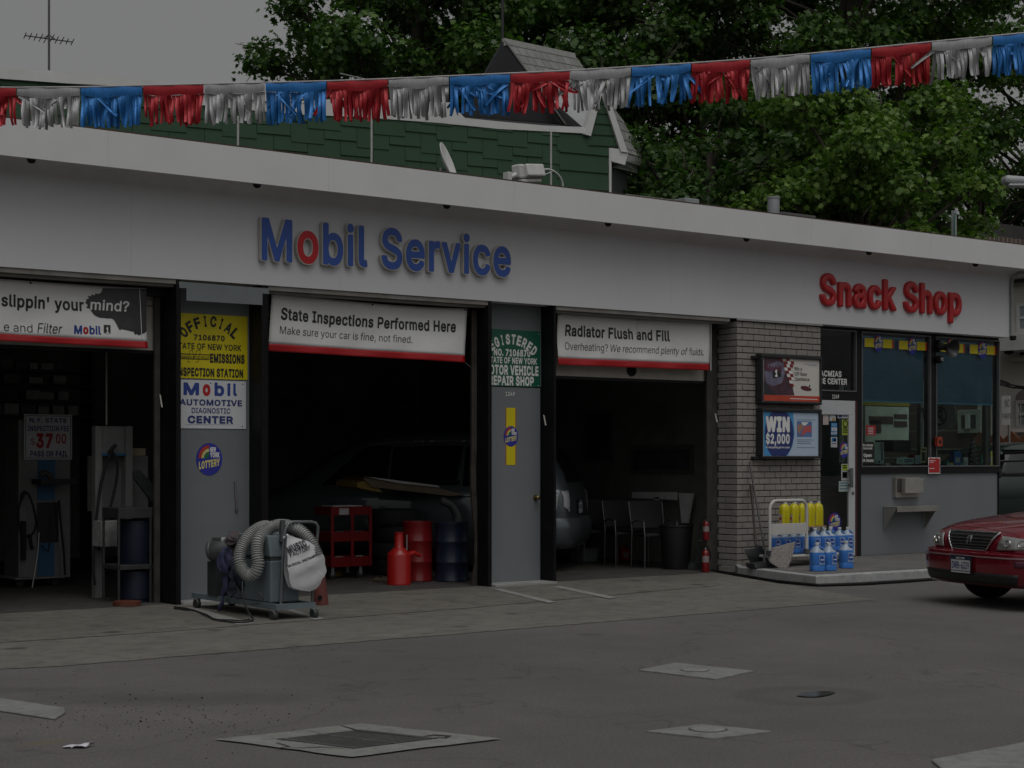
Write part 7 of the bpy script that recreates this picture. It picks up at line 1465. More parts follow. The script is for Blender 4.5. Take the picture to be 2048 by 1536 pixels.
for k, w_ in ((1, 'second tyre from the floor in the stack behind the red drums'), (2, 'third tyre from the floor in the stack behind the red drums'), (3, 'topmost tyre of the stack, under the leaning cardboard sheets')):
    copy_tree(base, loc=(g.x + 0.03 * (-1) ** k, g.y + 0.3 + 0.02 * k, 0.011 + k * (tw + 0.002)), rz=k, label=w_)
tz = 0.011 + 4 * (tw + 0.002)
CBD = mat('cardboard_dark', (0.16, 0.12, 0.08), 0.9, var=0.3); WEDG = mat('white_sheet_edge', (0.42, 0.42, 0.42), 0.6)
Ys = g.y + 0.05
for i, (q, m_, lab) in enumerate((([(714, 966), (740, 958), (765, 985), (745, 982), (715, 975)], mat('yellowed_card', (0.20, 0.14, 0.03), 0.8), 'crumpled yellowed card under the sheets on the tyre stack'), ([(725, 955), (875, 975), (928, 990), (900, 992), (745, 974)], CBD, 'dark cardboard sheet lying slanted on the tyre stack'), ([(728, 952.5), (877, 971), (880, 975), (800, 967)], WEDG, 'thin white sheet lying on the slanted cardboard over the tyres'))):
    MB().prism([at_y(x, y, Ys - 0.03 * i) for x, y in q], (0, 0.5, 0.02)).build('card_sheet', m_, None, label=lab, cat='sheet')
pts = curve([at_y(880, 1000, Ys - 0.1), at_y(900, 1010, Ys - 0.12), at_y(912, 1028, Ys - 0.13), at_y(913, 1045, Ys - 0.12)], 8)
MB().tube(pts, 0.05, 12).build('elbow_duct', mat('duct_grey', (0.10, 0.105, 0.11), 0.5), None, smooth=60, label='dull grey elbow pipe curving down onto the dark blue drum', cat='pipe')
g = floor_at(672, 1153); MB().obox((g.x, g.y, 0.045), (0.26, 0.12, 0.065), 0.3).build('yellow_case', mat('case_yellow', (0.32, 0.22, 0.01), 0.5), None, bevel=0.01, label='yellow plastic case on the floor left of the tool trolley', cat='case')
g = floor_at(762, 1163); mb = MB()
for k in range(5): mb.tube([(g.x - 0.14 + 0.05 * k, g.y + 0.05 * math.sin(k), 0.025), (g.x - 0.08 + 0.05 * k, g.y + 0.06, 0.03 + 0.02 * (k % 2)), (g.x - 0.02 + 0.05 * k, g.y - 0.04, 0.025)], 0.013, 6)
mb.build('tangled_chain', mat('brassy_metal', (0.16, 0.13, 0.08), 0.5, 0.4), None, label='tangled brassy chain on the floor left of the drain can', cat='chain')
g = floor_at(600, 1120)
wb = thing('work_bench', 'dark work bench with a vice along the back of the middle bay', 'bench', tuple(at_y(560, 1090, F + 4.5)))
bY = F + 4.5; a = at_y(520, 1000, bY); b = at_y(665, 1000, bY)
MB().box((a.x, bY, a.z - 0.05), (b.x, bY + 0.6, a.z)).build('bench_top', DDARK, wb)
for x in (a.x + 0.05, b.x - 0.12): MB().box((x, bY + 0.02, 0.011), (x + 0.07, bY + 0.1, a.z - 0.051)).build('leg', DDARK, wb); MB().box((x, bY + 0.5, 0.011), (x + 0.07, bY + 0.58, a.z - 0.051)).build('leg', DDARK, wb)
p = at_y(586, 995, bY); MB().box((p.x - 0.1, bY + 0.1, a.z + 0.001), (p.x + 0.1, bY + 0.25, a.z + 0.13)).build('vice', mat('vice_steel', (0.22, 0.22, 0.22), 0.4, 0.5), wb, bevel=0.01)
# --- right bay: chairs, white bin, petrol can, leaning boards, dustbin, extinguishers
CHR = mat('chair_black', (0.012, 0.012, 0.013), 0.6); CHM = mat('chair_chrome', (0.16, 0.165, 0.165), 0.3, 0.8)
def make_chair():
    o = thing('waiting_chair', 'x', 'chair', (0, 0, 0), group='black waiting-room chairs in the right bay')
    MB().box((-0.23, -0.22, 0.42), (0.23, 0.22, 0.47)).build('seat', CHR, o, world=False, bevel=0.015)
    mb = MB(); mb.prism([(-0.23, 0.20, 0.52), (0.23, 0.20, 0.52), (0.25, 0.30, 0.90), (-0.25, 0.30, 0.90)], (0, 0.035, 0)); mb.build('backrest', CHR, o, world=False, bevel=0.015)
    for s in (-1, 1):
        MB().tube([(s * 0.24, -0.20, 0), (s * 0.24, -0.20, 0.44), (s * 0.245, -0.18, 0.62), (s * 0.245, 0.05, 0.64), (s * 0.245, 0.21, 0.60)], 0.011, 8).build('front_leg', CHM, o, world=False, smooth=60); MB().tube([(s * 0.24, 0.24, 0), (s * 0.24, 0.21, 0.5), (s * 0.25, 0.30, 0.88)], 0.011, 8).build('rear_leg', CHM, o, world=False, smooth=60)
    return o
ch = make_chair()
for i, (px, py, rz, lab) in enumerate(((1224, 1128, -0.5, 'black waiting chair farthest left in the right bay, beside the white bin'), (1283, 1133, -0.35, 'black waiting chair in the middle, right of the red fuel can'), (1340, 1138, -0.3, 'black waiting chair farthest right, in front of the leaning boards'))):
    g = floor_at(px, py); o = ch if i == 0 else copy_tree(ch); o.location = (g.x, g.y + 0.3, 0.011); o.rotation_euler = (0, 0, rz); o['label'] = lab
g = floor_at(1167, 1122); S = scale_at(g); MB().add(*(lambda w_, h_: ([(g.x - w_, g.y - .14, .012), (g.x + w_, g.y - .14, .012), (g.x + w_, g.y + .14, .012), (g.x - w_, g.y + .14, .012), (g.x - w_ * 1.1, g.y - .16, h_), (g.x + w_ * 1.1, g.y - .16, h_), (g.x + w_ * 1.1, g.y + .16, h_), (g.x - w_ * 1.1, g.y + .16, h_)], [(0, 3, 2, 1), (0, 1, 5, 4), (1, 2, 6, 5), (2, 3, 7, 6), (3, 0, 4, 7)]))(0.13, 0.2)).build('storage_bin', mat('bin_pale', (0.22, 0.25, 0.24), 0.6), None, solid=0.006, label='pale open plastic bin on the floor below the van bumper', cat='bin')
g = floor_at(1246, 1122); fc = thing('fuel_can', 'small red plastic fuel can on the right bay floor', 'can', (g.x, g.y, 0.011)); FR = mat('fuel_red', (0.28, 0.01, 0.012), 0.45)
MB().box((g.x - 0.085, g.y - 0.06, 0.012), (g.x + 0.085, g.y + 0.06, 0.20)).build('body', FR, fc, bevel=0.02); MB().tube([(g.x - 0.06, g.y, 0.19), (g.x - 0.05, g.y, 0.235), (g.x + 0.03, g.y, 0.235), (g.x + 0.04, g.y, 0.19)], 0.013, 8).build('handle', FR, fc, smooth=60); MB().cyl((g.x + 0.065, g.y, 0.19), (g.x + 0.075, g.y, 0.24), 0.018, 0.014, 10).build('spout', BLK, fc); MB().box((g.x - 0.05, g.y - 0.0625, 0.06), (g.x + 0.05, g.y - 0.0605, 0.14)).build('white_mark', mat('mark_pale', (0.3, 0.28, 0.28), 0.5), fc)
LY = F + 3.4
for q, m_, lab in (([(1264, 984), (1352, 984), (1352, 1000), (1264, 996)], mat('board_pale', (0.6, 0.62, 0.6), 0.6), 'long pale board along the top behind the chairs in the right bay'), ([(1357, 986), (1386, 987), (1375, 1046), (1363, 1046)], mat('board_pale', (0.6, 0.62, 0.6), 0.6), 'slanted pale board leaning behind the right-hand waiting chair'), ([(1310, 994), (1318, 994), (1310, 1055), (1302, 1055)], mat('board_white', (0.8, 0.8, 0.8), 0.6), 'narrow white board leaning between two waiting chairs')):
    MB().prism([hit(x, y, (16.2, 0, 0), Vector((1, 0, 0))) for x, y in q], (0.03, 0, 0)).build('leaning_board', m_, None, label=lab, cat='board')
# picture frames and notice boards on the rear wall
FRM = mat('frame_dim', (0.10, 0.10, 0.095), 0.5); PIC = mat('picture_dim', (0.05, 0.055, 0.07), 0.6, var=0.7, scale=6)
for q, lab in (((1172, 825, 1228, 922), 'tall framed notice board on the side wall above the van'), ((1264, 892, 1388, 947), 'wide framed picture board on the side wall above the chairs')):
    a = hit(q[0], q[1], (16.39, 0, 0), Vector((1, 0, 0))); b = hit(q[2], q[3], (16.39, 0, 0), Vector((1, 0, 0))); y0, y1 = sorted((a.y, b.y)); o = thing('notice_board', lab, 'board', (16.39, y0, b.z)); MB().box((16.36, y0, b.z), (16.39, y1, a.z)).build('frame', FRM, o); MB().box((16.355, y0 + 0.06, b.z + 0.05), (16.359, y1 - 0.06, a.z - 0.05)).build('picture', PIC, o)
g = floor_at(1373, 1140); S = scale_at(g); rb = 0.22; tb_ = thing('dustbin', 'black open dustbin inside the right bay near the brick pier', 'bin', (g.x + 0.05, g.y + 0.25, 0.011))
MB().lathe([(rb * 0.8, 0), (rb * 0.82, 0.01), (rb, 0.56), (rb * 1.05, 0.565), (rb * 1.05, 0.59), (rb * 0.97, 0.59), (rb * 0.95, 0.5), (rb * 0.75, 0.02), (0, 0.02)], (g.x + 0.05, g.y + 0.25, 0.011), 28).build('tub', CHR, tb_, smooth=40)
g = floor_at(1389, 1138); d2 = thing('floor_dustpan', 'dark dustpan with upright handle in the right bay doorway', 'dustpan', (g.x, g.y, 0.011)); MB().prism([(g.x - 0.14, g.y - 0.1, 0.012), (g.x + 0.15, g.y - 0.1, 0.012), (g.x + 0.13, g.y - 0.08, 0.11), (g.x - 0.10, g.y - 0.08, 0.10)], (0, 0.16, 0)).build('pan', mat('pan_grey', (0.05, 0.055, 0.055), 0.5), d2, bevel=0.006); MB().tube([(g.x + 0.05, g.y, 0.10), (g.x + 0.13, g.y + 0.05, 0.42), (g.x + 0.19, g.y + 0.08, 0.62)], 0.011, 8).build('handle', mat('pan_grey', (0.05, 0.055, 0.055)), d2)
EXR = mat('extinguisher_red', (0.20, 0.006, 0.008), 0.35, coat=0.3)
def extinguisher(label, x, y, z, sc, wall=False):
    o = thing('fire_extinguisher', label, 'extinguisher', (x, y, z), group='red fire extinguishers by the brick pier')
    r = 0.065 * sc; h = 0.40 * sc
    MB().lathe([(r * 0.95, 0), (r, 0.01), (r, h * 0.85), (r * 0.8, h * 0.94), (r * 0.35, h), (0, h)], (x, y, z), 22).build('cylinder', EXR, o, smooth=40); MB().lathe([(r * 1.01, h * 0.45), (r * 1.01, h * 0.72)], (x, y, z), 22).build('label_band', mat('label_band', (0.3, 0.26, 0.25), 0.5, var=0.4, scale=30), o, smooth=40)
    MB().cyl((x, y, z + h), (x, y, z + h + 0.05 * sc), 0.02 * sc, 0.016 * sc, 10).build('valve', ALU, o); MB().box((x - 0.05 * sc, y - 0.012, z + h + 0.05 * sc), (x + 0.06 * sc, y + 0.012, z + h + 0.07 * sc)).build('lever', BLK, o); MB().tube([(x + 0.02, y - 0.02, z + h + 0.03), (x + r * 1.2, y - 0.03, z + h * 0.9), (x + r * 1.15, y - 0.03, z + h * 0.5)], 0.009, 8).build('hose', BLK, o, smooth=60)
g = at_y(1411, 1143, F + 0.26); extinguisher('red fire extinguisher standing on the floor against the bay jamb', g.x, g.y, 0.011, 0.72); p = at_y(1412, 1080, g.y + 0.1); extinguisher('second fire extinguisher mounted on the jamb above the standing one', p.x, g.y + 0.1, p.z, 0.62)
p2 = at_y(1412, 1080, g.y + 0.1); MB().box((p2.x - 0.05, g.y + 0.15, p2.z - 0.012), (15.60, g.y + 0.19, p2.z - 0.002)).build('wall_bracket', ALU, st)
# ------------------------------------------------------------------ vehicles
def carpaint(name, c, rough=0.3, metal=0.3):
    return mat(name, c, rough, metal, var=0.05, scale=2, coat=0.8)
CGL = mat('car_glass', (0.012, 0.014, 0.014), 0.04, var=0.1, spec=0.8); CTRIM = mat('car_black_trim', (0.012, 0.012, 0.012), 0.5); CHRO = mat('car_chrome', (0.55, 0.55, 0.55), 0.12, 1.0, var=0.05); RIM = mat('car_rim', (0.3, 0.3, 0.31), 0.3, 0.8)
def loft_body(secs, name='tmp'):
    """secs: (x, w, zb, zbelt, wr, zr, zt): half width, sill, belt, roof half width, roof edge height, centre height -> evaluated smooth mesh"""
    mb = MB(); rows = []
    for x, w_, zb, zbl, wr, zr, zt in secs:
        half = [(0, zb), (w_ * 0.80, zb), (w_ * 0.97, zb + 0.07), (w_, zb + (zbl - zb) * 0.5), (w_ * 0.975, zbl - 0.03), (w_ * 0.94, zbl), (wr, zr), (wr * 0.62, zt - 0.004), (0, zt)]
        rows.append([(x, y, z) for y, z in half] + [(x, -y, z) for y, z in half[-2:0:-1]])
    n = len(rows[0]); mb.v = [p for r in rows for p in r]
    mb.f = [tuple(range(n))] + [(i * n + k, (i + 1) * n + k, (i + 1) * n + (k + 1) % n, i * n + (k + 1) % n) for i in range(len(rows) - 1) for k in range(n)] + [tuple((len(rows) - 1) * n + k for k in reversed(range(n)))]
    mb.mi = [0] * len(mb.f); return mb
def eval_mesh(o):
    dg = bpy.context.evaluated_depsgraph_get(); return bpy.data.meshes.new_from_object(o.evaluated_get(dg))
def car(name, label, cat, loc, rz, secs, paint, wheels, rw=0.32, crease=None):
    root = thing(name, label, cat, loc, rz)
    b = loft_body(secs).build('body', paint, root, world=False, sub=2)
    cut = None
    me = eval_mesh(b); b.modifiers.clear(); b.data = me; me.materials.clear(); me.materials.append(paint)
    vs = [v.co.copy() for v in me.vertices]; fs = [tuple(p.vertices) for p in me.polygons]; bvh = BVHTree.FromPolygons(vs, fs)
    # wheel arches cut out of the body
    cm = MB()
    for x, wy in wheels:
        for s in (-1, 1): cm.tube([(x, s * (wy - 0.24), rw), (x, s * (wy + 0.3), rw)], rw + 0.055, 28)
    c = cm.build('cutter', CTRIM, None, loc=(0, 0, 0)); c.matrix_world = WM[root]; bpy.context.view_layer.update()
    md = b.modifiers.new('arch', 'BOOLEAN'); md.object = c; md.solver = 'EXACT'; me2 = eval_mesh(b); b.modifiers.clear(); b.data = me2; bpy.data.objects.remove(c)
    me2.materials.clear(); me2.materials.append(paint); me2.polygons.foreach_set('material_index', [0] * len(me2.polygons)); me2.shade_smooth(); me2.set_sharp_from_angle(angle=R(40))
    for x, wy in wheels:
        for s in (-1, 1):
            o = MB().lathe([(rw * 0.62, -0.09), (rw * 0.86, -0.10), (rw * 0.97, -0.085), (rw, -0.05), (rw, 0.05), (rw * 0.97, 0.085), (rw * 0.86, 0.10), (rw * 0.62, 0.09)], (x, s * (wy - 0.11), rw), 36, Matrix.Rotation(R(90), 4, 'X')).build('wheel', TYR, root, world=False, smooth=40)
            rim = MB().lathe([(rw * 0.64, 0.06), (rw * 0.62, 0.085), (rw * 0.55, 0.07), (rw * 0.5, 0.04), (rw * 0.2, 0.055), (rw * 0.15, 0.07), (0, 0.07)], (x, s * (wy - 0.11), rw), 30, Matrix.Rotation(R(90 if s < 0 else -90), 4, 'X')).build('rim', RIM, o, world=False, smooth=35)
            mb = MB()
            for k in range(7):
                a = 2 * math.pi * k / 7; mb.lathe([(0, 0.0), (rw * 0.09, 0.0), (rw * 0.09, 0.004), (0, 0.004)], (x + rw * 0.38 * math.cos(a), s * (wy - 0.11 + 0.057), rw + rw * 0.38 * math.sin(a)), 10, Matrix.Rotation(R(90 if s < 0 else -90), 4, 'X'))
            mb.build('rim_holes', CTRIM, rim, world=False)
        MB().box((x - rw - 0.02, -wy + 0.25, rw - 0.02), (x + rw + 0.02, wy - 0.25, rw + 0.33)).build('wheel_well', CTRIM, root, world=False)
    return root, bvh
def proj(bvh, pts, d, far=6.0, off=0.006):
    """drop the points along d onto the body and lift them off it a little"""
    d = Vector(d).normalized(); out = []
    for p in pts:
        h, n, i, dist = bvh.ray_cast(Vector(p) - d * far, d)
        out.append((h + n * off) if h is not None else Vector(p))
    return out
def patch(root, bvh, name, m, corners, d, nu=10, nv=6, off=0.006, par=None, smooth=60):
    """four-cornered panel (corners around: 00,10,11,01) dropped onto the body"""
    c = [Vector(p) for p in corners]; mb = MB(); P = []
    for j in range(nv + 1):
        for i in range(nu + 1):
            u, v = i / nu, j / nv; P.append(c[0].lerp(c[1], u).lerp(c[3].lerp(c[2], u), v))
    P = proj(bvh, P, d, off=off); mb.add(P, [(j * (nu + 1) + i, j * (nu + 1) + i + 1, (j + 1) * (nu + 1) + i + 1, (j + 1) * (nu + 1) + i) for j in range(nv) for i in range(nu)])
    return mb.build(name, m, par or root, world=False, smooth=smooth, solid=0.004)
def strip(root, bvh, name, m, pts, d, r, par=None, off=0.004, n=6): return MB().tube(proj(bvh, pts, d, off=off), r, n).build(name, m, par or root, world=False, smooth=60)

# --- dark red saloon at the right edge, nose to the left
RP = carpaint('car_burgundy', (0.20, 0.006, 0.018), 0.25, 0.35)
secs = [(2.42, 0.30, 0.36, 0.56, 0.26, 0.60, 0.62), (2.40, 0.62, 0.24, 0.60, 0.56, 0.68, 0.70), (2.33, 0.76, 0.21, 0.64, 0.68, 0.745, 0.775), (2.20, 0.86, 0.20, 0.68, 0.75, 0.785, 0.83), (1.95, 0.895, 0.20, 0.74, 0.77, 0.83, 0.885), (1.5, 0.905, 0.20, 0.81, 0.76, 0.875, 0.93), (1.05, 0.91, 0.20, 0.87, 0.74, 0.925, 0.975), (0.85, 0.91, 0.20, 0.89, 0.70, 0.98, 1.02), (0.45, 0.91, 0.20, 0.91, 0.62, 1.18, 1.22), (0.05, 0.91, 0.2, 0.92, 0.58, 1.36, 1.40), (-0.5, 0.91, 0.2, 0.93, 0.57, 1.40, 1.435), (-1.0, 0.91, 0.2, 0.94, 0.56, 1.36, 1.40), (-1.5, 0.90, 0.2, 0.95, 0.60, 1.14, 1.18), (-1.8, 0.89, 0.22, 0.95, 0.66, 1.01, 1.05), (-2.2, 0.86, 0.26, 0.94, 0.70, 0.98, 1.02), (-2.42, 0.76, 0.34, 0.85, 0.62, 0.93, 0.96), (-2.48, 0.55, 0.42, 0.70, 0.50, 0.80, 0.84)]
hd = R(164); pc = at_Z(1928, 1130, 17.0)                    # heading; where the number plate is
carloc = Vector((pc.x - 2.49 * math.cos(hd), pc.y - 2.49 * math.sin(hd), 0))
rc, bv = car('parked_car', 'dark red saloon car at the right edge with its nose pointing left', 'car', tuple(carloc), hd, secs, RP, ((1.58, 0.905), (-1.30, 0.905)), 0.32)
X = (-1, 0, 0)
def fr(pts, z=None): return [(3.0, y, z_) for y, z_ in pts]
# bumper bar, lower grille, bonnet edge and grille
mb = MB(); rowb = []
for z, o_ in ((0.235, 0.0), (0.27, 0.03), (0.36, 0.045), (0.48, 0.05), (0.545, 0.045), (0.565, 0.01)):
    row = []
    for k in range(41):
        t_ = -1 + 2 * k / 40; a = t_ * R(97); y = -0.905 * math.copysign(abs(math.sin(a)) ** 0.72, a); xx = 1.92 + 0.545 * max(0.0, math.cos(a)) ** 0.5 if abs(t_) < 0.93 else 1.92 - (abs(t_) - 0.93) * 2
        row.append((xx + o_ - 0.02, y * (0.97 + o_), z))
    rowb.append(row)
mb.grid(lambda u, v: rowb[int(round(v * 5))][int(round(u * 40))], 40, 5); bump_ = mb.build('front_bumper', RP, rc, world=False, smooth=50, solid=0.02)
bme = eval_mesh(bump_); bb = BVHTree.FromPolygons([v.co.copy() for v in bme.vertices], [tuple(p.vertices) for p in bme.polygons])
patch(rc, bb, 'lower_intake', CTRIM, fr([(0.70, 0.255), (-0.70, 0.255), (-0.74, 0.36), (0.74, 0.36)]), X, 24, 3, 0.004, bump_)
strip(rc, bb, 'chrome_strip', mat('strip_pale', (0.4, 0.3, 0.3), 0.25, 0.6), [(3.0, 0.86 - 1.72 * k / 40, 0.515) for k in range(41)], X, 0.008, bump_)
for s in (-1, 1): patch(rc, bb, 'side_marker', mat('marker_dim', (0.10, 0.03, 0.05), 0.25), fr([(s * 0.70, 0.43), (s * 0.86, 0.43), (s * 0.87, 0.50), (s * 0.70, 0.49)]), X, 6, 3, 0.003, bump_)
def plate(par, x, y, z, rz, label=True):
    M_ = Matrix.Translation((x, y, z)) @ Matrix.Rotation(rz, 4, 'Z')
    def bxm(sx, sz, x0, th, m, name, dz=0.0):
        mb = MB(); mb.box((x0, -sx / 2, -sz / 2 + dz), (x0 + th, sx / 2, sz / 2 + dz)); mb.v = [tuple(M_ @ Vector(v)) for v in mb.v]; return mb.build(name, m, par, world=False)
    pl = bxm(0.33, 0.18, 0, 0.006, mat('plate_frame', (0.02, 0.025, 0.05), 0.4), 'number_plate'); bxm(0.305, 0.105, 0.007, 0.001, mat('plate_white', (0.55, 0.55, 0.55), 0.5), 'plate_field', -0.01)
    bxm(0.30, 0.014, 0.0075, 0.001, mat('plate_white', (0.55,) * 3), 'plate_foot', -0.078)
    for s, y0, y1, z0, z1, m_ in (('DWB-6339', -0.138, 0.138, -0.045, 0.025, TXNAVY), ('NEW YORK', -0.07, 0.07, 0.052, 0.07, TXW)):
        uv, fs = tpoints(s, y0, y1, z0, z1, 0.02, h=1 / 30); mb = MB(); mb.add([tuple(M_ @ Vector((0.0095, u, v))) for u, v in uv], fs); mb.build('lettering', m_, pl, world=False)
plate(bump_, 2.525, 0.0, 0.43, 0)
gr = patch(rc, bv, 'grille', CTRIM, fr([(0.27, 0.575), (-0.27, 0.575), (-0.39, 0.735), (0.39, 0.735)]), X, 16, 6, 0.012)
for k in range(5):
    z = 0.597 + k * 0.027; y = 0.275 + (z - 0.575) / 0.16 * 0.11; strip(rc, bv, 'grille_bar', mat('grille_bar', (0.15, 0.15, 0.15), 0.25, 0.8), [(3.0, y - 2 * y * i / 16, z) for i in range(17)], X, 0.005, gr, 0.020)
loop = [(0.27, 0.572), (-0.27, 0.572), (-0.33, 0.65), (-0.40, 0.742), (0.40, 0.742), (0.33, 0.65), (0.27, 0.572)]; pts = []
for a, b in zip(loop[:-1], loop[1:]): pts += [(3.0, a[0] + (b[0] - a[0]) * i / 8, a[1] + (b[1] - a[1]) * i / 8) for i in range(8)]
strip(rc, bv, 'grille_surround', CHRO, pts + [(3.0, 0.27, 0.572)], X, 0.012, gr, 0.016, 8)
strip(rc, bv, 'grille_emblem', CHRO, [(3.0, -0.028, 0.70), (3.0, -0.032, 0.66), (3.0, -0.02, 0.625), (3.0, -0.008, 0.70), (3.0, 0.008, 0.70), (3.0, 0.02, 0.625), (3.0, 0.032, 0.66), (3.0, 0.028, 0.70)], X, 0.006, gr, 0.026)
HL = mat('headlamp_lens', (0.42, 0.42, 0.41), 0.12, 0.5, var=0.45, scale=22, coat=1.0); HLR = mat('headlamp_rim', (0.09, 0.01, 0.015), 0.3)
for s in (-1, 1):
    h_ = patch(rc, bv, 'headlight', HL, fr([(s * 0.42, 0.585), (s * 0.80, 0.60), (s * 0.84, 0.69), (s * 0.47, 0.72)]), X, 12, 6, 0.014)
    for yy in (0.56, 0.70): strip(rc, bv, 'lamp_bulb', CHRO, [(3.0, s * yy + 0.03 * math.cos(a / 5), 0.652 + 0.03 * math.sin(a / 5)) for a in range(32)], X, 0.006, h_, 0.018)
# bonnet lines
for s in (-1, 1): strip(rc, bv, 'bonnet_seam', CTRIM, [(2.28 - 1.3 * k / 14, s * (0.66 + 0.05 * k / 14), 3) for k in range(15)], (0, 0, -1), 0.003, None, 0.0)
strip(rc, bv, 'bonnet_seam', CTRIM, [(2.30 + 0.02 * math.cos(k / 14 * 3.14), 0.64 - 1.28 * k / 20, 3) for k in range(21)], (0, 0, -1), 0.003, None, 0.0)
patch(rc, bv, 'windscreen', CGL, [(0.86, 0.62, 3), (0.86, -0.62, 3), (0.16, -0.52, 3), (0.16, 0.52, 3)], (0, 0, -1), 14, 8, 0.006)
patch(rc, bv, 'rear_window', CGL, [(-1.12, 0.5, 3), (-1.12, -0.5, 3), (-1.72, -0.58, 3), (-1.72, 0.58, 3)], (0, 0, -1), 12, 6, 0.006)
for s in (-1, 1):
    for x0, x1 in ((0.42, -0.36), (-0.44, -1.2)): patch(rc, bv, 'side_window', CGL, [(x0, s * 3, 0.98), (x1, s * 3, 0.99), (x1 + (0.05 if x1 > -1 else 0.18), s * 3, 1.29), (x0 - 0.26 if x0 > 0 else x0, s * 3, 1.31)], (0, -s, 0), 10, 5, 0.006)
    q = proj(bv, [(0.55, s * 3, 0.98)], (0, -s, 0))[0]; MB().obox((q.x, q.y + s * 0.07, q.z + 0.03), (0.12, 0.17, 0.11)).build('wing_mirror', RP, rc, world=False, bevel=0.03)
    patch(rc, bv, 'tail_light', mat('tail_red', (0.2, 0.01, 0.01), 0.2), [(-3, s * 0.45, 0.74), (-3, s * 0.74, 0.74), (-3, s * 0.72, 0.86), (-3, s * 0.45, 0.87)], (1, 0, 0), 6, 4, 0.006)
    strip(rc, bv, 'door_seam', CTRIM, [(0.98, s * 3, 0.30 + 0.06 * k) for k in range(10)], (0, -s, 0), 0.003, None, 0.0); strip(rc, bv, 'door_seam', CTRIM, [(-0.40, s * 3, 0.30 + 0.06 * k) for k in range(11)], (0, -s, 0), 0.003, None, 0.0)

# --- silver minivan on the garage floor behind the middle pier
VP_ = carpaint('van_grey', (0.085, 0.102, 0.11), 0.3, 0.4)
VGL = mat('van_dark_glass', (0.006, 0.007, 0.007), 0.2, var=0.1, spec=0.12)
vs_ = [(2.42, 0.45, 0.36, 0.60, 0.40, 0.66, 0.70), (2.36, 0.78, 0.25, 0.66, 0.66, 0.76, 0.80), (2.15, 0.90, 0.22, 0.76, 0.74, 0.86, 0.92), (1.7, 0.95, 0.22, 0.90, 0.76, 0.98, 1.04), (1.35, 0.96, 0.22, 0.96, 0.74, 1.08, 1.12), (0.9, 0.965, 0.22, 0.99, 0.70, 1.40, 1.44), (0.5, 0.965, 0.22, 1.0, 0.68, 1.60, 1.655), (0.0, 0.965, 0.22, 1.01, 0.68, 1.69, 1.745), (-1.0, 0.965, 0.22, 1.02, 0.68, 1.70, 1.755), (-1.8, 0.96, 0.22, 1.03, 0.67, 1.66, 1.72), (-2.1, 0.94, 0.24, 1.04, 0.66, 1.55, 1.61), (-2.3, 0.91, 0.30, 1.02, 0.68, 1.22, 1.27), (-2.38, 0.88, 0.36, 0.98, 0.72, 1.04, 1.06), (-2.42, 0.80, 0.42, 0.85, 0.66, 0.90, 0.93)]
ve = at_Z(1134, 1000, 21.8); vd = Vector((math.cos(R(131)), math.sin(R(131)), 0))
vloc = Vector((ve.x, ve.y, 0)) + vd * 2.40 - Vector((-vd.y, vd.x, 0)) * 0.86
van, bw_ = car('minivan', 'grey minivan parked inside the garage behind the middle pier', 'van', (vloc.x, vloc.y, 0.011), math.atan2(vd.y, vd.x), vs_, VP_, ((1.5, 0.955), (-1.35, 0.955)), 0.33)
van.scale = (1, 1, 1.05)
for s in (-1, 1):
    for x0, x1, c0, c1 in ((0.88, -0.02, 0.55, 0.0), (-0.06, -1.0, 0, 0), (-1.04, -2.0, 0, 0.12)): patch(van, bw_, 'side_window', VGL, [(x0, s * 3, 1.06), (x1, s * 3, 1.07), (x1 + c1, s * 3, 1.56), (x0 - c0, s * 3, 1.54)], (0, -s, 0), 12, 6, 0.006)
    patch(van, bw_, 'tail_light', mat('van_lamp', (0.40, 0.40, 0.42), 0.2, coat=0.6), [(-3.2, s * 0.74, 0.72), (-3.2, s * 0.875, 0.80), (-3.2, s * 0.86, 1.0), (-3.2, s * 0.70, 1.0)], (1, 0, 0), 6, 6, 0.01)
    patch(van, bw_, 'tail_light_side', mat('van_lamp', (0.4, 0.4, 0.42)), [(-2.16, s * 3, 0.98), (-2.30, s * 3, 0.98), (-2.27, s * 3, 0.76), (-2.22, s * 3, 0.76)], (0, -s, 0), 6, 5, 0.008)
    strip(van, bw_, 'door_rail', CTRIM, [(-1.0 - k * 0.1, s * 3, 0.93) for k in range(11)], (0, -s, 0), 0.006)
    strip(van, bw_, 'roof_rail', mat('rail_pale', (0.35, 0.36, 0.37), 0.25, 0.6), [(0.3 - k * 0.15, s * 0.66, 3) for k in range(16)], (0, 0, -1), 0.014, None, 0.02)
patch(van, bw_, 'windscreen', VGL, [(1.36, 0.66, 3), (1.36, -0.66, 3), (0.58, -0.62, 3), (0.58, 0.62, 3)], (0, 0, -1), 12, 8, 0.006)
patch(van, bw_, 'rear_window', VGL, [(-3.2, 0.60, 1.10), (-3.2, -0.60, 1.10), (-3.2, -0.56, 1.52), (-3.2, 0.56, 1.52)], (1, 0, 0), 10, 6, 0.006)
mb = MB(); rowb = []
for z, o_ in ((0.30, 0.0), (0.38, 0.06), (0.50, 0.09), (0.60, 0.09), (0.66, 0.06), (0.67, 0.0)):
    row = []
    for k in range(33):
        a = (-1 + 2 * k / 32) * R(95); y = -0.97 * math.copysign(abs(math.sin(a)) ** 0.5, a); row.append((-(1.95 + 0.47 * max(0, math.cos(a)) ** 0.4 + o_), y * (0.97 + o_ * 0.4), z))
    rowb.append(row)
mb.grid(lambda u, v: rowb[int(round(v * 5))][int(round(u * 32))], 32, 5).build('rear_bumper', VP_, van, world=False, smooth=50, solid=0.02)
plate(van, -2.435, 0, 0.80, math.pi)

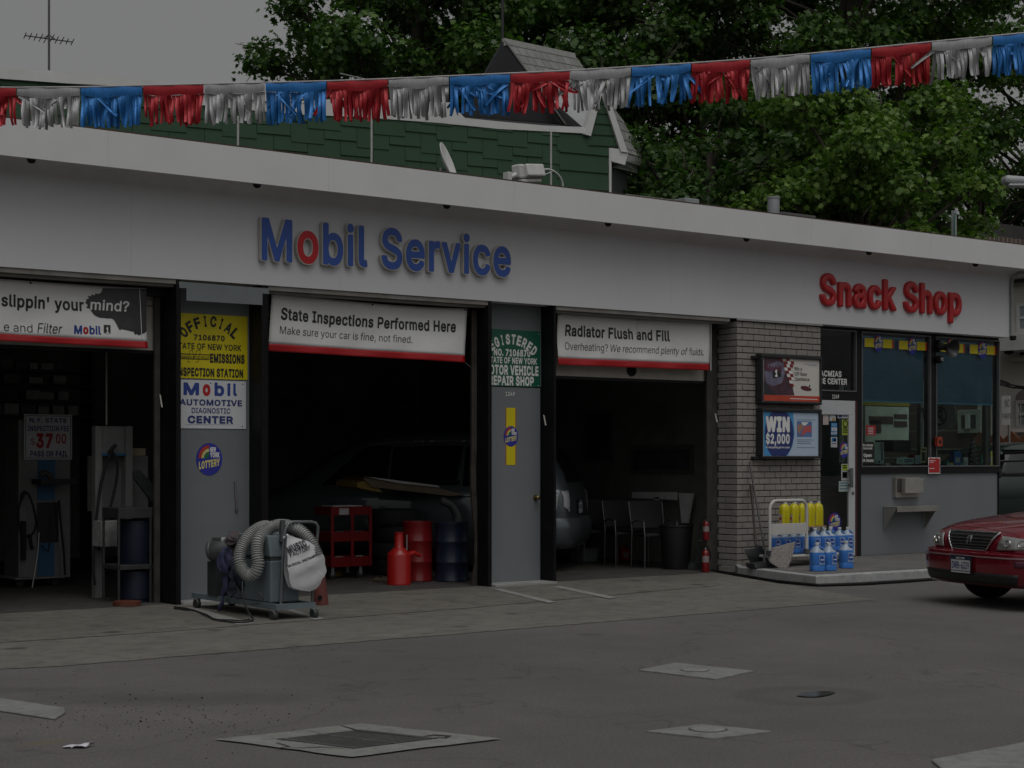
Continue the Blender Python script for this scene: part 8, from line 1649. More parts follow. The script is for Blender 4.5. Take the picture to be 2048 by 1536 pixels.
# --- dark green off-road car beyond the shop corner
GP = carpaint('car_dark_green', (0.012, 0.03, 0.026), 0.25, 0.2)
ss = [(2.25, 0.5, 0.5, 0.78, 0.5, 0.85, 0.88), (2.2, 0.85, 0.42, 0.88, 0.74, 0.98, 1.02), (1.9, 0.93, 0.40, 0.98, 0.78, 1.06, 1.09), (1.0, 0.94, 0.40, 1.05, 0.76, 1.12, 1.15), (0.8, 0.94, 0.40, 1.08, 0.72, 1.22, 1.25), (0.3, 0.94, 0.4, 1.10, 0.66, 1.66, 1.69), (-0.2, 0.94, 0.4, 1.11, 0.66, 1.74, 1.77), (-1.8, 0.94, 0.4, 1.12, 0.66, 1.74, 1.77), (-2.1, 0.93, 0.42, 1.12, 0.68, 1.6, 1.64), (-2.22, 0.9, 0.48, 1.05, 0.7, 1.15, 1.18), (-2.26, 0.8, 0.55, 0.9, 0.66, 0.95, 0.97)]
sl = at_Z(1982, 1000, 28.5); hs_ = R(168); sl = sl - Vector((math.cos(hs_) * 0.8 - math.sin(hs_) * 0.9, math.sin(hs_) * 0.8 + math.cos(hs_) * 0.9, 0)); suv, bs = car('offroad_car', 'dark green tall car beyond the shop corner behind the red one', 'car', (sl.x, sl.y, 0), R(168), ss, GP, ((1.4, 0.93), (-1.3, 0.93)), 0.37)
for s in (-1, 1):
    for x0, x1, c0 in ((0.74, -0.25, 0.36), (-0.32, -1.1, 0), (-1.18, -1.95, 0)): patch(suv, bs, 'side_window', CGL, [(x0, s * 3, 1.17), (x1, s * 3, 1.17), (x1, s * 3, 1.62), (x0 - c0, s * 3, 1.62)], (0, -s, 0), 10, 5, 0.006)
    q = proj(bs, [(0.72, s * 3, 1.16)], (0, -s, 0))[0]; MB().obox((q.x, q.y + s * 0.09, q.z + 0.06), (0.13, 0.2, 0.16)).build('wing_mirror', CTRIM, suv, world=False, bevel=0.03)
    strip(suv, bs, 'pillar_trim', mat('trim_grey', (0.12, 0.12, 0.13), 0.4), [(0.80, s * 3, 1.15)] + [(0.80 - 0.42 * k / 6, s * 3, 1.15 + 0.52 * k / 6) for k in range(1, 7)], (0, -s, 0), 0.02)
    patch(suv, bs, 'headlight', HL, [(3, s * 0.55, 0.82), (3, s * 0.8, 0.83), (3, s * 0.8, 0.93), (3, s * 0.55, 0.94)], X, 6, 4, 0.008)
patch(suv, bs, 'windscreen', CGL, [(0.78, 0.66, 3), (0.78, -0.66, 3), (0.36, -0.6, 3), (0.36, 0.6, 3)], (0, 0, -1), 10, 6, 0.006)
# ------------------------------------------------------------------ things on the station roof
RZ = ZT - 0.02
p = at_y(890, 345, F + 0.15); ds = thing('satellite_dish', 'white dish antenna seen nearly edge-on above the roof edge', 'dish', (p.x, p.y, RZ))
M = Matrix.Translation((p.x, p.y, at_y(886, 326, F + 0.15).z)) @ Vector((SA * 0.95 - CA * 0.2, -CA * 0.95 - SA * 0.2, 0.36)).to_track_quat('Z', 'Y').to_matrix().to_4x4()
mb = MB(); mb.lathe([(0.0, 0.0), (0.08, 0.006), (0.16, 0.024), (0.225, 0.05), (0.235, 0.05), (0.235, 0.042), (0.16, 0.012), (0.08, -0.006), (0.0, -0.012)], (0, 0, 0), 28)
mb.v = [tuple(M @ Vector((v[0], v[1] * 1.0, v[2]))) for v in mb.v]; mb.build('reflector', mat('dish_white', (0.66, 0.66, 0.65), 0.5, var=0.1), ds, smooth=60)
MB().tube([(p.x - 0.02, p.y + 0.05, RZ), (p.x - 0.02, p.y + 0.05, RZ + 0.2)], 0.02, 8).build('mast', ALU, ds)
YFL = F + 0.05; fl = thing('floodlight', 'white floodlight on a bracket at the roof edge with a looped cable', 'floodlight', tuple(at_y(1035, 362, YFL)))
FLM = mat('lamp_white', (0.60, 0.60, 0.58), 0.5, var=0.15, scale=8)
a = at_y(1060, 345, YFL); MB().obox(a, (0.30, 0.22, 0.15), R(8), R(-12), R(-6)).build('lamp_housing', FLM, fl, bevel=0.02); b = at_y(1037, 343, YFL); MB().obox(b, (0.10, 0.14, 0.16), R(8), 0, R(-6)).build('junction_box', FLM, fl, bevel=0.02)
MB().tube([at_y(1016, 356, YFL), at_y(1030, 350, YFL), at_y(1040, 346, YFL)], 0.03, 8).build('arm', FLM, fl); c = at_y(1015, 355, YFL); MB().box((c.x - 0.03, YFL - 0.05, c.z - 0.09), (c.x + 0.03, YFL + 0.05, c.z + 0.06)).build('bracket', FLM, fl, bevel=0.005)
MB().obox(at_y(1060, 361, YFL - 0.05), (0.34, 0.05, 0.03), R(8), 0, R(-7)).build('visor', FLM, fl)
MB().tube(curve([at_y(1082, 340, YFL), at_y(1098, 339, YFL), at_y(1115, 348, YFL), at_y(1124, 362, YFL), at_y(1126, 378, YFL)], 8), 0.011, 6).build('cable', FLM, fl, smooth=60); MB().tube(curve([at_y(1080, 352, YFL), at_y(1095, 347, YFL), at_y(1108, 341, YFL)], 6), 0.007, 6).build('thin_cable', FLM, fl)
def roofbox(name, lab, cat, px0, py0, px1, Y, dep, m, zb=RZ):
    a = at_y(px0, py0, Y); b = at_y(px1, py0, Y); return MB().box((a.x, Y, zb), (b.x, Y + dep, a.z)).build(name, m, None, bevel=0.01, label=lab, cat=cat)
GALV = mat('galvanised', (0.36, 0.38, 0.39), 0.5, 0.3, var=0.2, scale=4)
roofbox('vent_box', 'low square grey vent box on the roof edge right of the gable', 'vent', 1371, 395, 1399, F + 0.5, 0.35, GALV)
a = at_y(1547, 394, F + 1.0); MB().lathe([(0.085, RZ), (0.085, a.z - 0.02), (0.095, a.z - 0.02), (0.095, a.z), (0.06, a.z), (0.06, RZ + 0.3)], (a.x, F + 1.0, 0), 20).build('vent_pipe', mat('galvanised', (0.36, 0.38, 0.39)), None, smooth=40, label='round grey vent pipe standing on the roof left of the air unit', cat='pipe')
roofbox('air_unit', 'flat dark unit on the roof just right of the round vent pipe', 'roof unit', 1562, 423, 1632, F + 2.5, 0.8, mat('unit_dark', (0.10, 0.10, 0.10), 0.6))
a = at_y(1252, 389, F + 3.2); b = at_y(1368, 389, F + 3.2); hb = thing('roof_hatch', 'low flat hatch with pale edges on the roof beside the house gable', 'hatch', (a.x, F + 3.2, RZ)); MB().box((a.x, F + 3.2, RZ), (b.x, F + 4.4, a.z - 0.06)).build('kerb', mat('unit_dark', (0.1, 0.1, 0.1)), hb); MB().box((a.x - 0.05, F + 3.15, a.z - 0.055), (b.x + 0.05, F + 4.45, a.z)).build('lid', mat('hatch_pale', (0.4, 0.39, 0.37), 0.6), hb, bevel=0.01)
a = at_y(1908, 421, F + 1.6); pp = thing('roof_post', 'thin pale post with a green cable on the roof above the shop', 'post', (a.x, F + 1.6, RZ)); MB().box((a.x - 0.03, F + 1.57, RZ), (a.x + 0.03, F + 1.63, a.z)).build('post', GALV, pp); MB().tube([(a.x - 0.05, F + 1.55, RZ), (a.x - 0.055, F + 1.55, a.z - 0.15), (a.x - 0.03, F + 1.55, a.z - 0.05)], 0.012, 6).build('cable', mat('cable_green', (0.02, 0.12, 0.09), 0.5), pp); MB().box((a.x + 0.032, F + 1.59, RZ), (a.x + 0.055, F + 1.62, a.z - 0.12)).build('wood_strip', WOODD, pp)

# ------------------------------------------------------------------ the green shingled house behind the station
HA = R(-11.7); HD = Vector((math.cos(HA), math.sin(HA), 0)); HN = Vector((HD.y, -HD.x, 0))     # along the wall; out towards the viewer
HP = at_y(1000, 300, F + 9.6); HP.z = 0
def hw(px, py, off=0.0): return hit(px, py, HP + HN * off, HN)
house = thing('green_house', 'dark green shingled house with white trim and a slate gable behind the station', 'house', tuple(HP))
GSH = mat('green_shingle', (0.030, 0.075, 0.038), 0.8, var=0.16, scale=1.6, bump=0.15); WTR = mat('house_trim', (0.62, 0.62, 0.61), 0.6, var=0.1, scale=2); GBK = mat('shingle_shadow', (0.010, 0.022, 0.013), 0.95)
def wl(px): return (hw(px, 300) - HP).dot(HD)
u0, u1, uS = wl(-120), wl(1221), wl(1118)
def W3(u, z, off=0.0): p = HP + HD * u + HN * off; return Vector((p.x, p.y, z))
z1 = hw(1165, 262).z
# stepped shingle courses: wide shingles whose butts are alternately raised
mb = MB(); rr = random.Random(8); ch, cw = 0.265, 0.62; z = 3.6; row = 0
zL = hw(560, 232).z + 0.1
while z < 10.2:
    u = u0 + (0.31 if row % 2 else 0)
    k = 0
    while u < uS:
        a, b = u + 0.004, min(u + cw - 0.004, uS); lift = 0.105 if (k + row) % 2 else 0.0
        top = hw(1168, 264).z + 0.0
        zz0, zz1 = z + lift, z + ch + 0.12
        zmax = z1 + (uS - (a + b) / 2) * 0.002 - 0.02
        zz1 = min(zz1, zmax)
        if zz1 - zz0 > 0.05 and b - a > 0.05:
            mb.add([W3(a, zz0, 0.030), W3(b, zz0, 0.030), W3(b, zz1, 0.010), W3(a, zz1, 0.010), W3(a, zz0, 0.002), W3(b, zz0, 0.002)], [(0, 1, 2, 3), (4, 5, 1, 0), (0, 3, 4), (1, 5, 2)])
        u += cw / 2 if False else cw; k += 1
    z += ch; row += 1
mb.build('shingle_wall', GSH, house)
mb = MB(); z = 3.6; row = 0
zr = hw(1221, 300).z
while z < 8.6:
    zt_ = min(z + 0.36, 8.4)
    ua = uS
    mb.add([W3(ua, z, 0.030), W3(u1, z, 0.030), W3(u1, zt_, 0.006), W3(ua, zt_, 0.006), W3(ua, z, 0.0), W3(u1, z, 0.0)], [(0, 1, 2, 3), (4, 5, 1, 0), (1, 5, 2)]) if zt_ < hw(1150, 268).z + 0.3 and zt_ <= z1 - 0.02 else None
    z += 0.335
mb.build('clapboard_wall', GSH, house)
mb = MB(); mb.prism([W3(u0, 0), W3(u1, 0), W3(u1, z1 - 0.03), W3(uS, z1 - 0.03), W3(u0, z1 - 0.03 + (uS - u0) * 0.010)], -HN * 7.0); mb.build('wall', GBK, house)
def trim(pts, name='trim_board', m=WTR, off=0.035, th=0.05): return MB().prism([hw(x, y, off) for x, y in pts], -HN * th).build(name, m, house)
trim([(300, 176), (420, 188), (520, 199), (600, 207), (720, 216), (880, 231), (1000, 243), (1090, 251), (1168, 254), (1176, 268), (1165, 266.5), (1000, 258), (880, 246), (720, 234), (600, 229), (520, 222), (420, 212), (300, 200)])
# roof deck edge seen over the trim, and the higher parapet at the left
TAR = mat('tar_paper', (0.020, 0.021, 0.024), 0.8, var=0.3, scale=3)
def hb_(px, py, off): return hit(px, py, HP - HN * off, HN)
MB().prism([hb_(x, y, -0.07) for x, y in ((-90, 131), (0, 135), (140, 143), (330, 164), (420, 176), (560, 194), (560, 206), (330, 176), (140, 167), (0, 157), (-90, 151))], -HN * 0.25).build('parapet', WTR, house)
MB().prism([hb_(x, y, 1.25) for x, y in ((-90, 150), (0, 156), (140, 166), (330, 175), (560, 205), (560, 300), (-90, 260))], -HN * 0.2).build('upper_wall', mat('green_shingle', (0.03, 0.075, 0.038)), house)
MB().prism([hb_(x, y, 0.5) for x, y in ((560, 204), (700, 196), (900, 205), (930, 236), (700, 220), (560, 212))], -HN * 0.3).build('flat_roof_edge', WTR, house)
# big dark gable end with slate slope behind, white valley, small front gable at the right
apex = hb_(1008, 82, 1.0); L_ = hb_(922, 232, 1.0); R_ = hb_(1133, 249, 1.0)
MB().prism([apex, L_, R_], -HN * 0.12).build('dark_gable', TAR, house)
MB().prism([apex + HN * 0.02, hb_(1012, 82, 0.98), hb_(1136, 249, 0.98), hb_(1130, 249, 0.98)], -HN * 0.2).build('gable_edge', mat('edge_grey', (0.2, 0.2, 0.19), 0.7), house)
rb_ = hit(1150, 111, HP - HN * 3.6, HN); rbl = hit(1262, 262, HP - HN * 3.6, HN)
def slate(name, a, b, c):
    U = (b - a).normalized(); V = (c - a) - U * (c - a).dot(U); return m_slate(name, (0.25, 0.25, 0.235), (0.33, 0.33, 0.31), U, V.normalized())
def slab3(pts, m, name, th=0.06):
    n_ = (Vector(pts[1]) - Vector(pts[0])).cross(Vector(pts[2]) - Vector(pts[0])).normalized()
    if n_.z < 0: n_ = -n_
    return MB().prism(pts, -n_ * th).build(name, m, house)
slab3([apex + Vector((0, 0, 0.03)), rb_, rbl, R_ + Vector((0, 0, 0.03))], slate('slate_roof', apex, rb_, R_), 'slate_slope')
slab3([apex + Vector((0, 0, 0.06)), rb_ + Vector((0, 0, 0.05)), hit(1153, 118, HP - HN * 3.55, HN), hb_(1012, 90, 0.96)], mat('ridge_grey', (0.33, 0.33, 0.31), 0.7), 'ridge_cap', 0.05)
slab3([hb_(1090, 188, 0.9), hb_(1196, 166, 0.1), hb_(1168, 256, 0.1), hb_(1133, 248, 0.9)], mat('valley_white', (0.52, 0.53, 0.53), 0.5, var=0.25, scale=2), 'valley_flashing', 0.03)
slab3([hb_(1133, 250, 0.9), hb_(1168, 258, 0.05), hb_(930, 240, 0.05), hb_(925, 233, 0.9)], TAR, 'lower_roof', 0.03)
# front gable
GA, GL, GR = hw(1199, 170, 0.06), hw(1170, 268, 0.06), hw(1250, 308, 0.06)
MB().prism([hw(1199, 180, 0.02), hw(1174, 268, 0.02), hw(1174, 300, 0.02), hw(1222, 300, 0.02), hw(1246, 303, 0.02)], -HN * 0.3).build('front_gable', GSH, house)
mb = MB()
for y in (205, 225, 246, 268, 290):
    t0 = (y - 180) / 100.0; a = hw(1199 - 22 * min(1, (y - 180) / 88), y, 0.024); b = hw(1199 + 46 * (y - 180) / 123, y + 3, 0.024); mb.prism([a, b, b + Vector((0, 0, -0.014)), a + Vector((0, 0, -0.014))], HN * 0.008)
mb.build('gable_board_line', GBK, house)
MB().prism([hw(1198, 166, 0.07), hw(1208, 172, 0.07), hw(1182, 272, 0.07), hw(1168, 268, 0.07)], -HN * 0.1).build('rake_board', WTR, house)
MB().prism([hw(1198, 166, 0.075), hw(1208, 166, 0.075), hw(1256, 305, 0.075), hw(1242, 303, 0.075)], -HN * 0.1).build('rake_board', WTR, house)
e1 = hit(1226, 218, HP - HN * 0.6, HN); e2 = hit(1297, 318, HP - HN * 1.1, HN)
slab3([hw(1206, 168, 0.04), e1, e2, hw(1256, 306, 0.04)], slate('slate_eaves', hw(1256, 306, 0.04), e2, hw(1206, 168, 0.04)), 'slate_eave', 0.05)
MB().prism([hw(1222, 296, 0.05), hw(1238, 298, 0.05), hw(1256, 307, 0.05), hw(1250, 330, 0.05), hw(1222, 322, 0.05)], -HN * 0.5).build('eave_return', WTR, house)
pts = [hw(1254, 308, 0.04), e2 + Vector((0, 0, -0.03)), hit(1290, 334, HP - HN * 1.1, HN), hw(1250, 322, 0.04)]
MB().prism(pts, Vector((0.02, 0.05, 0))).build('eave_board', WTR, house); MB().prism([hw(1250, 323, 0.0), hit(1276, 331, HP - HN * 1.0, HN), hit(1275, 346, HP - HN * 1.0, HN), hw(1226, 334, 0.0)], Vector((0.02, 0.05, 0))).build('eave_soffit', WTR, house)
MB().prism([hw(1218.5, 296, 0.04), hw(1223, 296, 0.04), hw(1223, 400, 0.04), hw(1218.5, 400, 0.04)], -HN * 0.06).build('corner_board', WTR, house)
MB().prism([hw(1223, 330, -0.02), hit(1254, 345, HP - HN * 0.9, HN), hit(1254, 420, HP - HN * 0.9, HN), hw(1223, 420, -0.02)], Vector((0.05, 0.1, 0))).build('side_wall', mat('side_wall_dark', (0.06, 0.065, 0.065), 0.8), house)
# thin white pipes in front of the wall and a guy rod at the peak
for px, a, b, lab in ((476, 232, 292, 'leftmost of three thin white poles before the green wall'), (743, 226, 327, 'middle of three thin white poles before the green wall'), (1102, 263, 372, 'rightmost thin white pole before the green wall, beside the floodlight')):
    p = at_y(px, a, F + 8.0); MB().tube([p, Vector((p.x, p.y, RZ))], 0.018, 8).build('roof_pole', mat('pole_white', (0.45, 0.45, 0.43), 0.5), None, label=lab, cat='pole')
p = hb_(1005, -40, 1.1); q = hb_(1005, 150, 1.1); MB().tube([p, q], 0.028, 8).build('dark_pole', mat('dark_pole', (0.03, 0.03, 0.03), 0.6), None, label='tall dark pole rising past the peak of the slate gable', cat='pole')
# aerial on the left part of the house
p = hb_(98, -60, 2.0); q = hb_(98, 160, 2.0); an = thing('tv_aerial', 'thin television aerial mast on the roof at the far left', 'aerial', tuple(q)); AEM = mat('aerial_grey', (0.12, 0.12, 0.12), 0.5, 0.4)
MB().tube([p, q], 0.022, 8).build('mast', AEM, an); a = hb_(50, 71, 2.0); b = hb_(145, 84, 2.0); MB().tube([a, b], 0.013, 6).build('boom', AEM, an)
for k in range(10):
    c = a.lerp(b, k / 9.0); ln = 0.10 + 0.016 * (k % 4) + 0.1 * (k in (4, 5)); d = HN * ln + Vector((0, 0, 0.02)); MB().tube([c - d * 1.2, c + d * 1.2], 0.009, 6).build('element', AEM, an)
MB().tube([hb_(86, 76, 2.0), hb_(98, 70, 2.0), hb_(112, 80, 2.0)], 0.012, 6).build('brace', AEM, an)
MB().tube([at_y(680, 147, F + 9), at_y(736, 160, F + 9), at_y(860, 196, F + 9)], 0.012, 6).build('slack_wire', mat('wire_grey', (0.3, 0.3, 0.3), 0.5), None, label='thin pale wire slanting down behind the bunting at the trees\' edge', cat='wire')

# ------------------------------------------------------------------ right edge: pale building, brick house, fence, lamp, signs
BX = 31.5
def bxp(px, py, X=BX): return hit(px, py, (X, 0, 0), Vector((1, 0, 0)))
BGE = mat('pale_render', (0.62, 0.585, 0.53), 0.85, var=0.12, scale=0.9, bump=0.1)
pb_ = thing('pale_building', 'pale rendered building with a dark cornice and barred window at the right edge', 'building', (BX + 4, 20, 0))
ytop = bxp(2035, 566).z; yL = bxp(2000, 700).y + 0.6; yR = 12.0
MB().box((BX, yR, 0), (BX + 8, yL, ytop)).build('wall', BGE, pb_)
c_d = mat('cornice_dark', (0.05, 0.043, 0.036), 0.7)
for a, b, o_, m_ in ((549, 543, 0.40, c_d), (557, 551, 0.30, mat('cornice_grey', (0.11, 0.105, 0.095), 0.7)), (566, 558.5, 0.18, c_d)):
    MB().box((BX - o_, yR, bxp(2035, a).z), (BX - 0.001, yL, bxp(2035, b).z)).build('cornice', m_, pb_)
zc_ = bxp(2035, 543).z; MB().box((BX - 0.4, yR, zc_ + 0.002), (BX + 8, yL, zc_ + 0.4)).build('roof', ROOFM, pb_)
def bwin(px0, py0, px1, py1, bars):
    a = bxp(px0, py0); b = bxp(px1, py1); y0, y1 = min(a.y, b.y), max(a.y, b.y)
    f = MB(); t = 0.07
    for q in (((y0, b.z), (y1, b.z + t)), ((y0, a.z - t), (y1, a.z)), ((y0, b.z + t), (y0 + t, a.z - t)), ((y1 - t, b.z + t), (y1, a.z - t)), ((y0 + t, (a.z + b.z) / 2 - 0.03), (y1 - t, (a.z + b.z) / 2 + 0.03))): f.box((BX - 0.04, q[0][0], q[0][1]), (BX - 0.002, q[1][0], q[1][1]))
    w_ = f.build('window', WTR, pb_); MB().box((BX - 0.015, y0 + t, b.z + t), (BX - 0.008, y1 - t, a.z - t)).build('pane', mat('pane_pale', (0.30, 0.33, 0.35), 0.1), w_)
    MB().box((BX - 0.12, y0 - 0.08, b.z - 0.1), (BX - 0.001, y1 + 0.08, b.z - 0.01)).build('sill', BGE, w_)
    if bars:
        mb = MB(); k = 0; y = y0 + 0.03
        while y < y1: mb.cyl((BX - 0.10, y, b.z), (BX - 0.10, y, a.z), 0.011, n=6); y += 0.11
        for z in (b.z + 0.05, a.z - 0.05, b.z + (a.z - b.z) * 0.3): mb.box((BX - 0.106, y0, z), (BX - 0.094, y1, z + 0.025))
        mb.build('window_bars', mat('bars_pale', (0.4, 0.38, 0.36), 0.5), w_)
        mb = MB(); ym = (y0 + y1) / 2; mb.prism([(BX - 0.03, ym + (y1 - y0) * 0.52 * math.cos(R(k)), a.z + 0.02 + 0.22 * math.sin(R(k))) for k in range(0, 181, 15)], (0.029, 0, 0)); mb.build('arched_head', mat('arch_shade', (0.2, 0.18, 0.16), 0.8), w_)
bwin(2035, 607, 2075, 662, False); bwin(2033, 801, 2075, 855, True); bwin(2036, 702, 2075, 712, False)
sgn = thing('white_fascia_box', 'long white box fixed across the pale building above the wires', 'fascia', tuple(bxp(2030, 700)))
a = bxp(2002, 675); b = bxp(2090, 700); MB().box((BX - 0.5, min(a.y, b.y), b.z), (BX - 0.13, max(a.y, b.y), a.z)).build('box', mat('box_white', (0.6, 0.6, 0.6), 0.5), sgn)
p = bxp(2018, 703, BX - 0.3); MB().lathe([(0, -0.08), (0.1, -0.04), (0.12, 0.05), (0, 0.06)], (BX - 0.3, p.y, p.z), 14).build('box_lamp', BLK, sgn, smooth=50)
for k, (y0, y1) in enumerate(((764, 772), (768, 776), (772, 775))):
    MB().tube(curve([bxp(2000, y0 - 3, BX - 0.3), bxp(2012, y0, BX - 0.3), bxp(2024, y1 - 2 + k, BX - 0.3), bxp(2036, y1, BX - 0.3), bxp(2060, y1 + 3, BX - 0.3)], 6), 0.02, 6).build('street_wire', CABLE, None, label=['upper dark wire sagging across the pale building', 'middle dark wire crossing the pale building', 'lowest dark wire across the pale building'][k], cat='wire')
p = bxp(2014, 850, 29.5); q0 = bxp(2004, 792, 29.5); q1 = bxp(2020, 850, 29.5)
sg = thing('street_sign', 'white upright traffic sign with dark characters before the pale building', 'sign', (29.5, p.y, 0)); y0, y1 = min(q0.y, q1.y), max(q0.y, q1.y)
MB().box((29.49, y0, q1.z), (29.5, y1, q0.z)).build('plate', TXW, sg); MB().cyl((29.53, y0 + 0.04, 0), (29.53, y0 + 0.04, q0.z), 0.025, n=10).build('post', ALU, sg)
yl = q1.y
for s, v0, v1, u0_, u1_ in (('NO', 0.62, 0.88, 0.02, 0.62), ('PARKING', 0.22, 0.40, -0.3, 0.92)):
    uv, fs = tpoints(s, u0_ * (y1 - y0), u1_ * (y1 - y0), v0, v1, 0.0, h=1 / 30); MB().add([(29.486, y1 - u - 0.08, q1.z + v * (q0.z - q1.z)) for u, v in uv if True], fs).build('lettering', mat('sign_print', (0.12, 0.12, 0.12), 0.5), sg)
# brick house farther along, seen through the shop's side window
BRR, t, b_, v = newmat('red_brown_brick', 0.85); br = N(t, 'ShaderNodeTexBrick'); br.inputs['Scale'].default_value = 1.0; br.inputs['Brick Width'].default_value = 0.42; br.inputs['Row Height'].default_value = 0.16; br.inputs['Mortar Size'].default_value = 0.016
br.inputs['Color1'].default_value = (0.13, 0.085, 0.065, 1); br.inputs['Color2'].default_value = (0.09, 0.06, 0.05, 1); br.inputs['Mortar'].default_value = (0.25, 0.23, 0.2, 1)
t.links.new(mapping(t, v, (1, 1, 1), (R(90), 0, R(90))), br.inputs['Vector']); t.links.new(br.outputs['Color'], b_.inputs['Base Color'])
bh = thing('brick_house', 'red-brown brick house beyond the shop seen through its side window', 'house', (BX + 4, 28, 0)); MB().box((BX + 0.02, yL + 0.02, 0), (BX + 8, 46, 6.5)).build('wall', BRR, bh); MB().box((BX - 0.2, yL + 0.02, 6.502), (BX + 8.2, 46.2, 6.8)).build('roof', ROOFM, bh)
a = bxp(1918, 820); b = bxp(1964, 866); y0, y1 = min(a.y, b.y), max(a.y, b.y)
w_ = MB().box((BX - 0.06, y0, b.z), (BX + 0.019, y1, a.z)).build('window', mat('window_frame_pale', (0.45, 0.47, 0.42), 0.6), bh, bevel=0.01); MB().box((BX - 0.075, y0 + 0.12, b.z + 0.12), (BX - 0.061, y1 - 0.12, a.z - 0.12)).build('pane', mat('pane_dark', (0.05, 0.06, 0.055), 0.5), w_)
for k in range(4):
    y = y0 + 0.25 + (y1 - y0 - 0.5) * (k + 0.5) / 4; MB().cyl((BX - 0.1, y, b.z + 0.1), (BX - 0.1, y, a.z - 0.1), 0.02, n=6).build('bar', WTR, w_)
# wooden fence of pointed boards
FX = 29.9; fn = thing('picket_fence', 'reddish-brown wooden fence of wide pointed boards beyond the shop', 'fence', (FX, 22, 0)); FWD = mat('fence_wood', (0.20, 0.075, 0.032), 0.8, var=0.25, scale=3)
zt_ = hit(2024, 862, (FX, 0, 0), Vector((1, 0, 0))).z; y = 17.5
while y < 22.6:
    MB().prism([(FX, y + 0.01, 0), (FX, y + 0.39, 0), (FX, y + 0.39, zt_ - 0.16), (FX, y + 0.2, zt_), (FX, y + 0.01, zt_ - 0.16)], (0.03, 0, 0)).build('picket', FWD, fn); y += 0.40
for z in (0.5, zt_ - 0.45): MB().box((FX + 0.031, 17.5, z), (FX + 0.07, 22.7, z + 0.09)).build('rail', FWD, fn)
# street lamp head entering at the right, on a post out of the frame
p = at_Z(2040, 362, 27.0); lp = thing('street_lamp', 'pale street lamp head on an arm entering at the right edge', 'street lamp', (p.x + 2.2, p.y - 1.6, 0)); dl = Vector((0.81, -0.59, 0))
MB().obox(p + Vector((0.05, 0, 0)), (0.62, 0.26, 0.13), math.atan2(dl.y, dl.x), 0, R(4)).build('lamp_head', mat('lamp_head_pale', (0.42, 0.44, 0.45), 0.5), lp, bevel=0.05); MB().obox(p + Vector((0.0, 0, -0.075)), (0.42, 0.2, 0.05), math.atan2(dl.y, dl.x)).build('lens', mat('lamp_lens', (0.35, 0.37, 0.37), 0.2), lp, bevel=0.04)
MB().tube([p + dl * 0.3, p + dl * 1.5 + Vector((0, 0, -0.05)), p + dl * 2.6 + Vector((0, 0, -0.4))], 0.04, 10).build('arm', GALV, lp, smooth=60); MB().cyl((p.x + dl.x * 2.6, p.y + dl.y * 2.6, 0), (p.x + dl.x * 2.6, p.y + dl.y * 2.6, p.z + 0.2), 0.09, 0.07, 12).build('post', GALV, lp, smooth=60)

# ------------------------------------------------------------------ fringe bunting strung across the lot
FOIL = {'red': m_foil('foil_red', (0.38, 0.012, 0.02), 0.3, 0.42), 'silver': m_foil('foil_silver', (0.36, 0.36, 0.365), 0.4, 0.5), 'blue': m_foil('foil_blue', (0.02, 0.17, 0.48), 0.3, 0.42)}
BZ = 12.0
xs = [-455, -333, -211, -89, 33, 160, 285, 408, 530, 653, 776, 898, 1020, 1140, 1262, 1382, 1500, 1620, 1742, 1862, 1984, 2106, 2228, 2350]
kx = np.array([-455, 33, 160, 408, 653, 776, 898, 1020, 1140, 1262, 1382, 1500, 1620, 1742, 1862, 1984, 2106, 2350], float); ky = np.array([170, 175, 174, 168, 162, 157.5, 152, 146.5, 141, 133.5, 126, 118, 107, 95.5, 83.5, 72, 60, 33], float)
bt = thing('fringe_bunting', 'string of red, silver and blue foil fringe pennants hung across the lot', 'bunting', tuple(at_Z(1020, 146, BZ)))
cp = [at_Z(x, float(np.interp(x, kx, ky)), BZ) for x in range(-455, 2351, 25)]
MB().tube(cp, 0.006, 6).build('string', mat('bunting_string', (0.45, 0.43, 0.43), 0.6), bt)
rr = random.Random(31); cyc = ['silver', 'blue', 'red']; FW = Vector((CA, SA, 0)); RT = Vector((SA, -CA, 0))
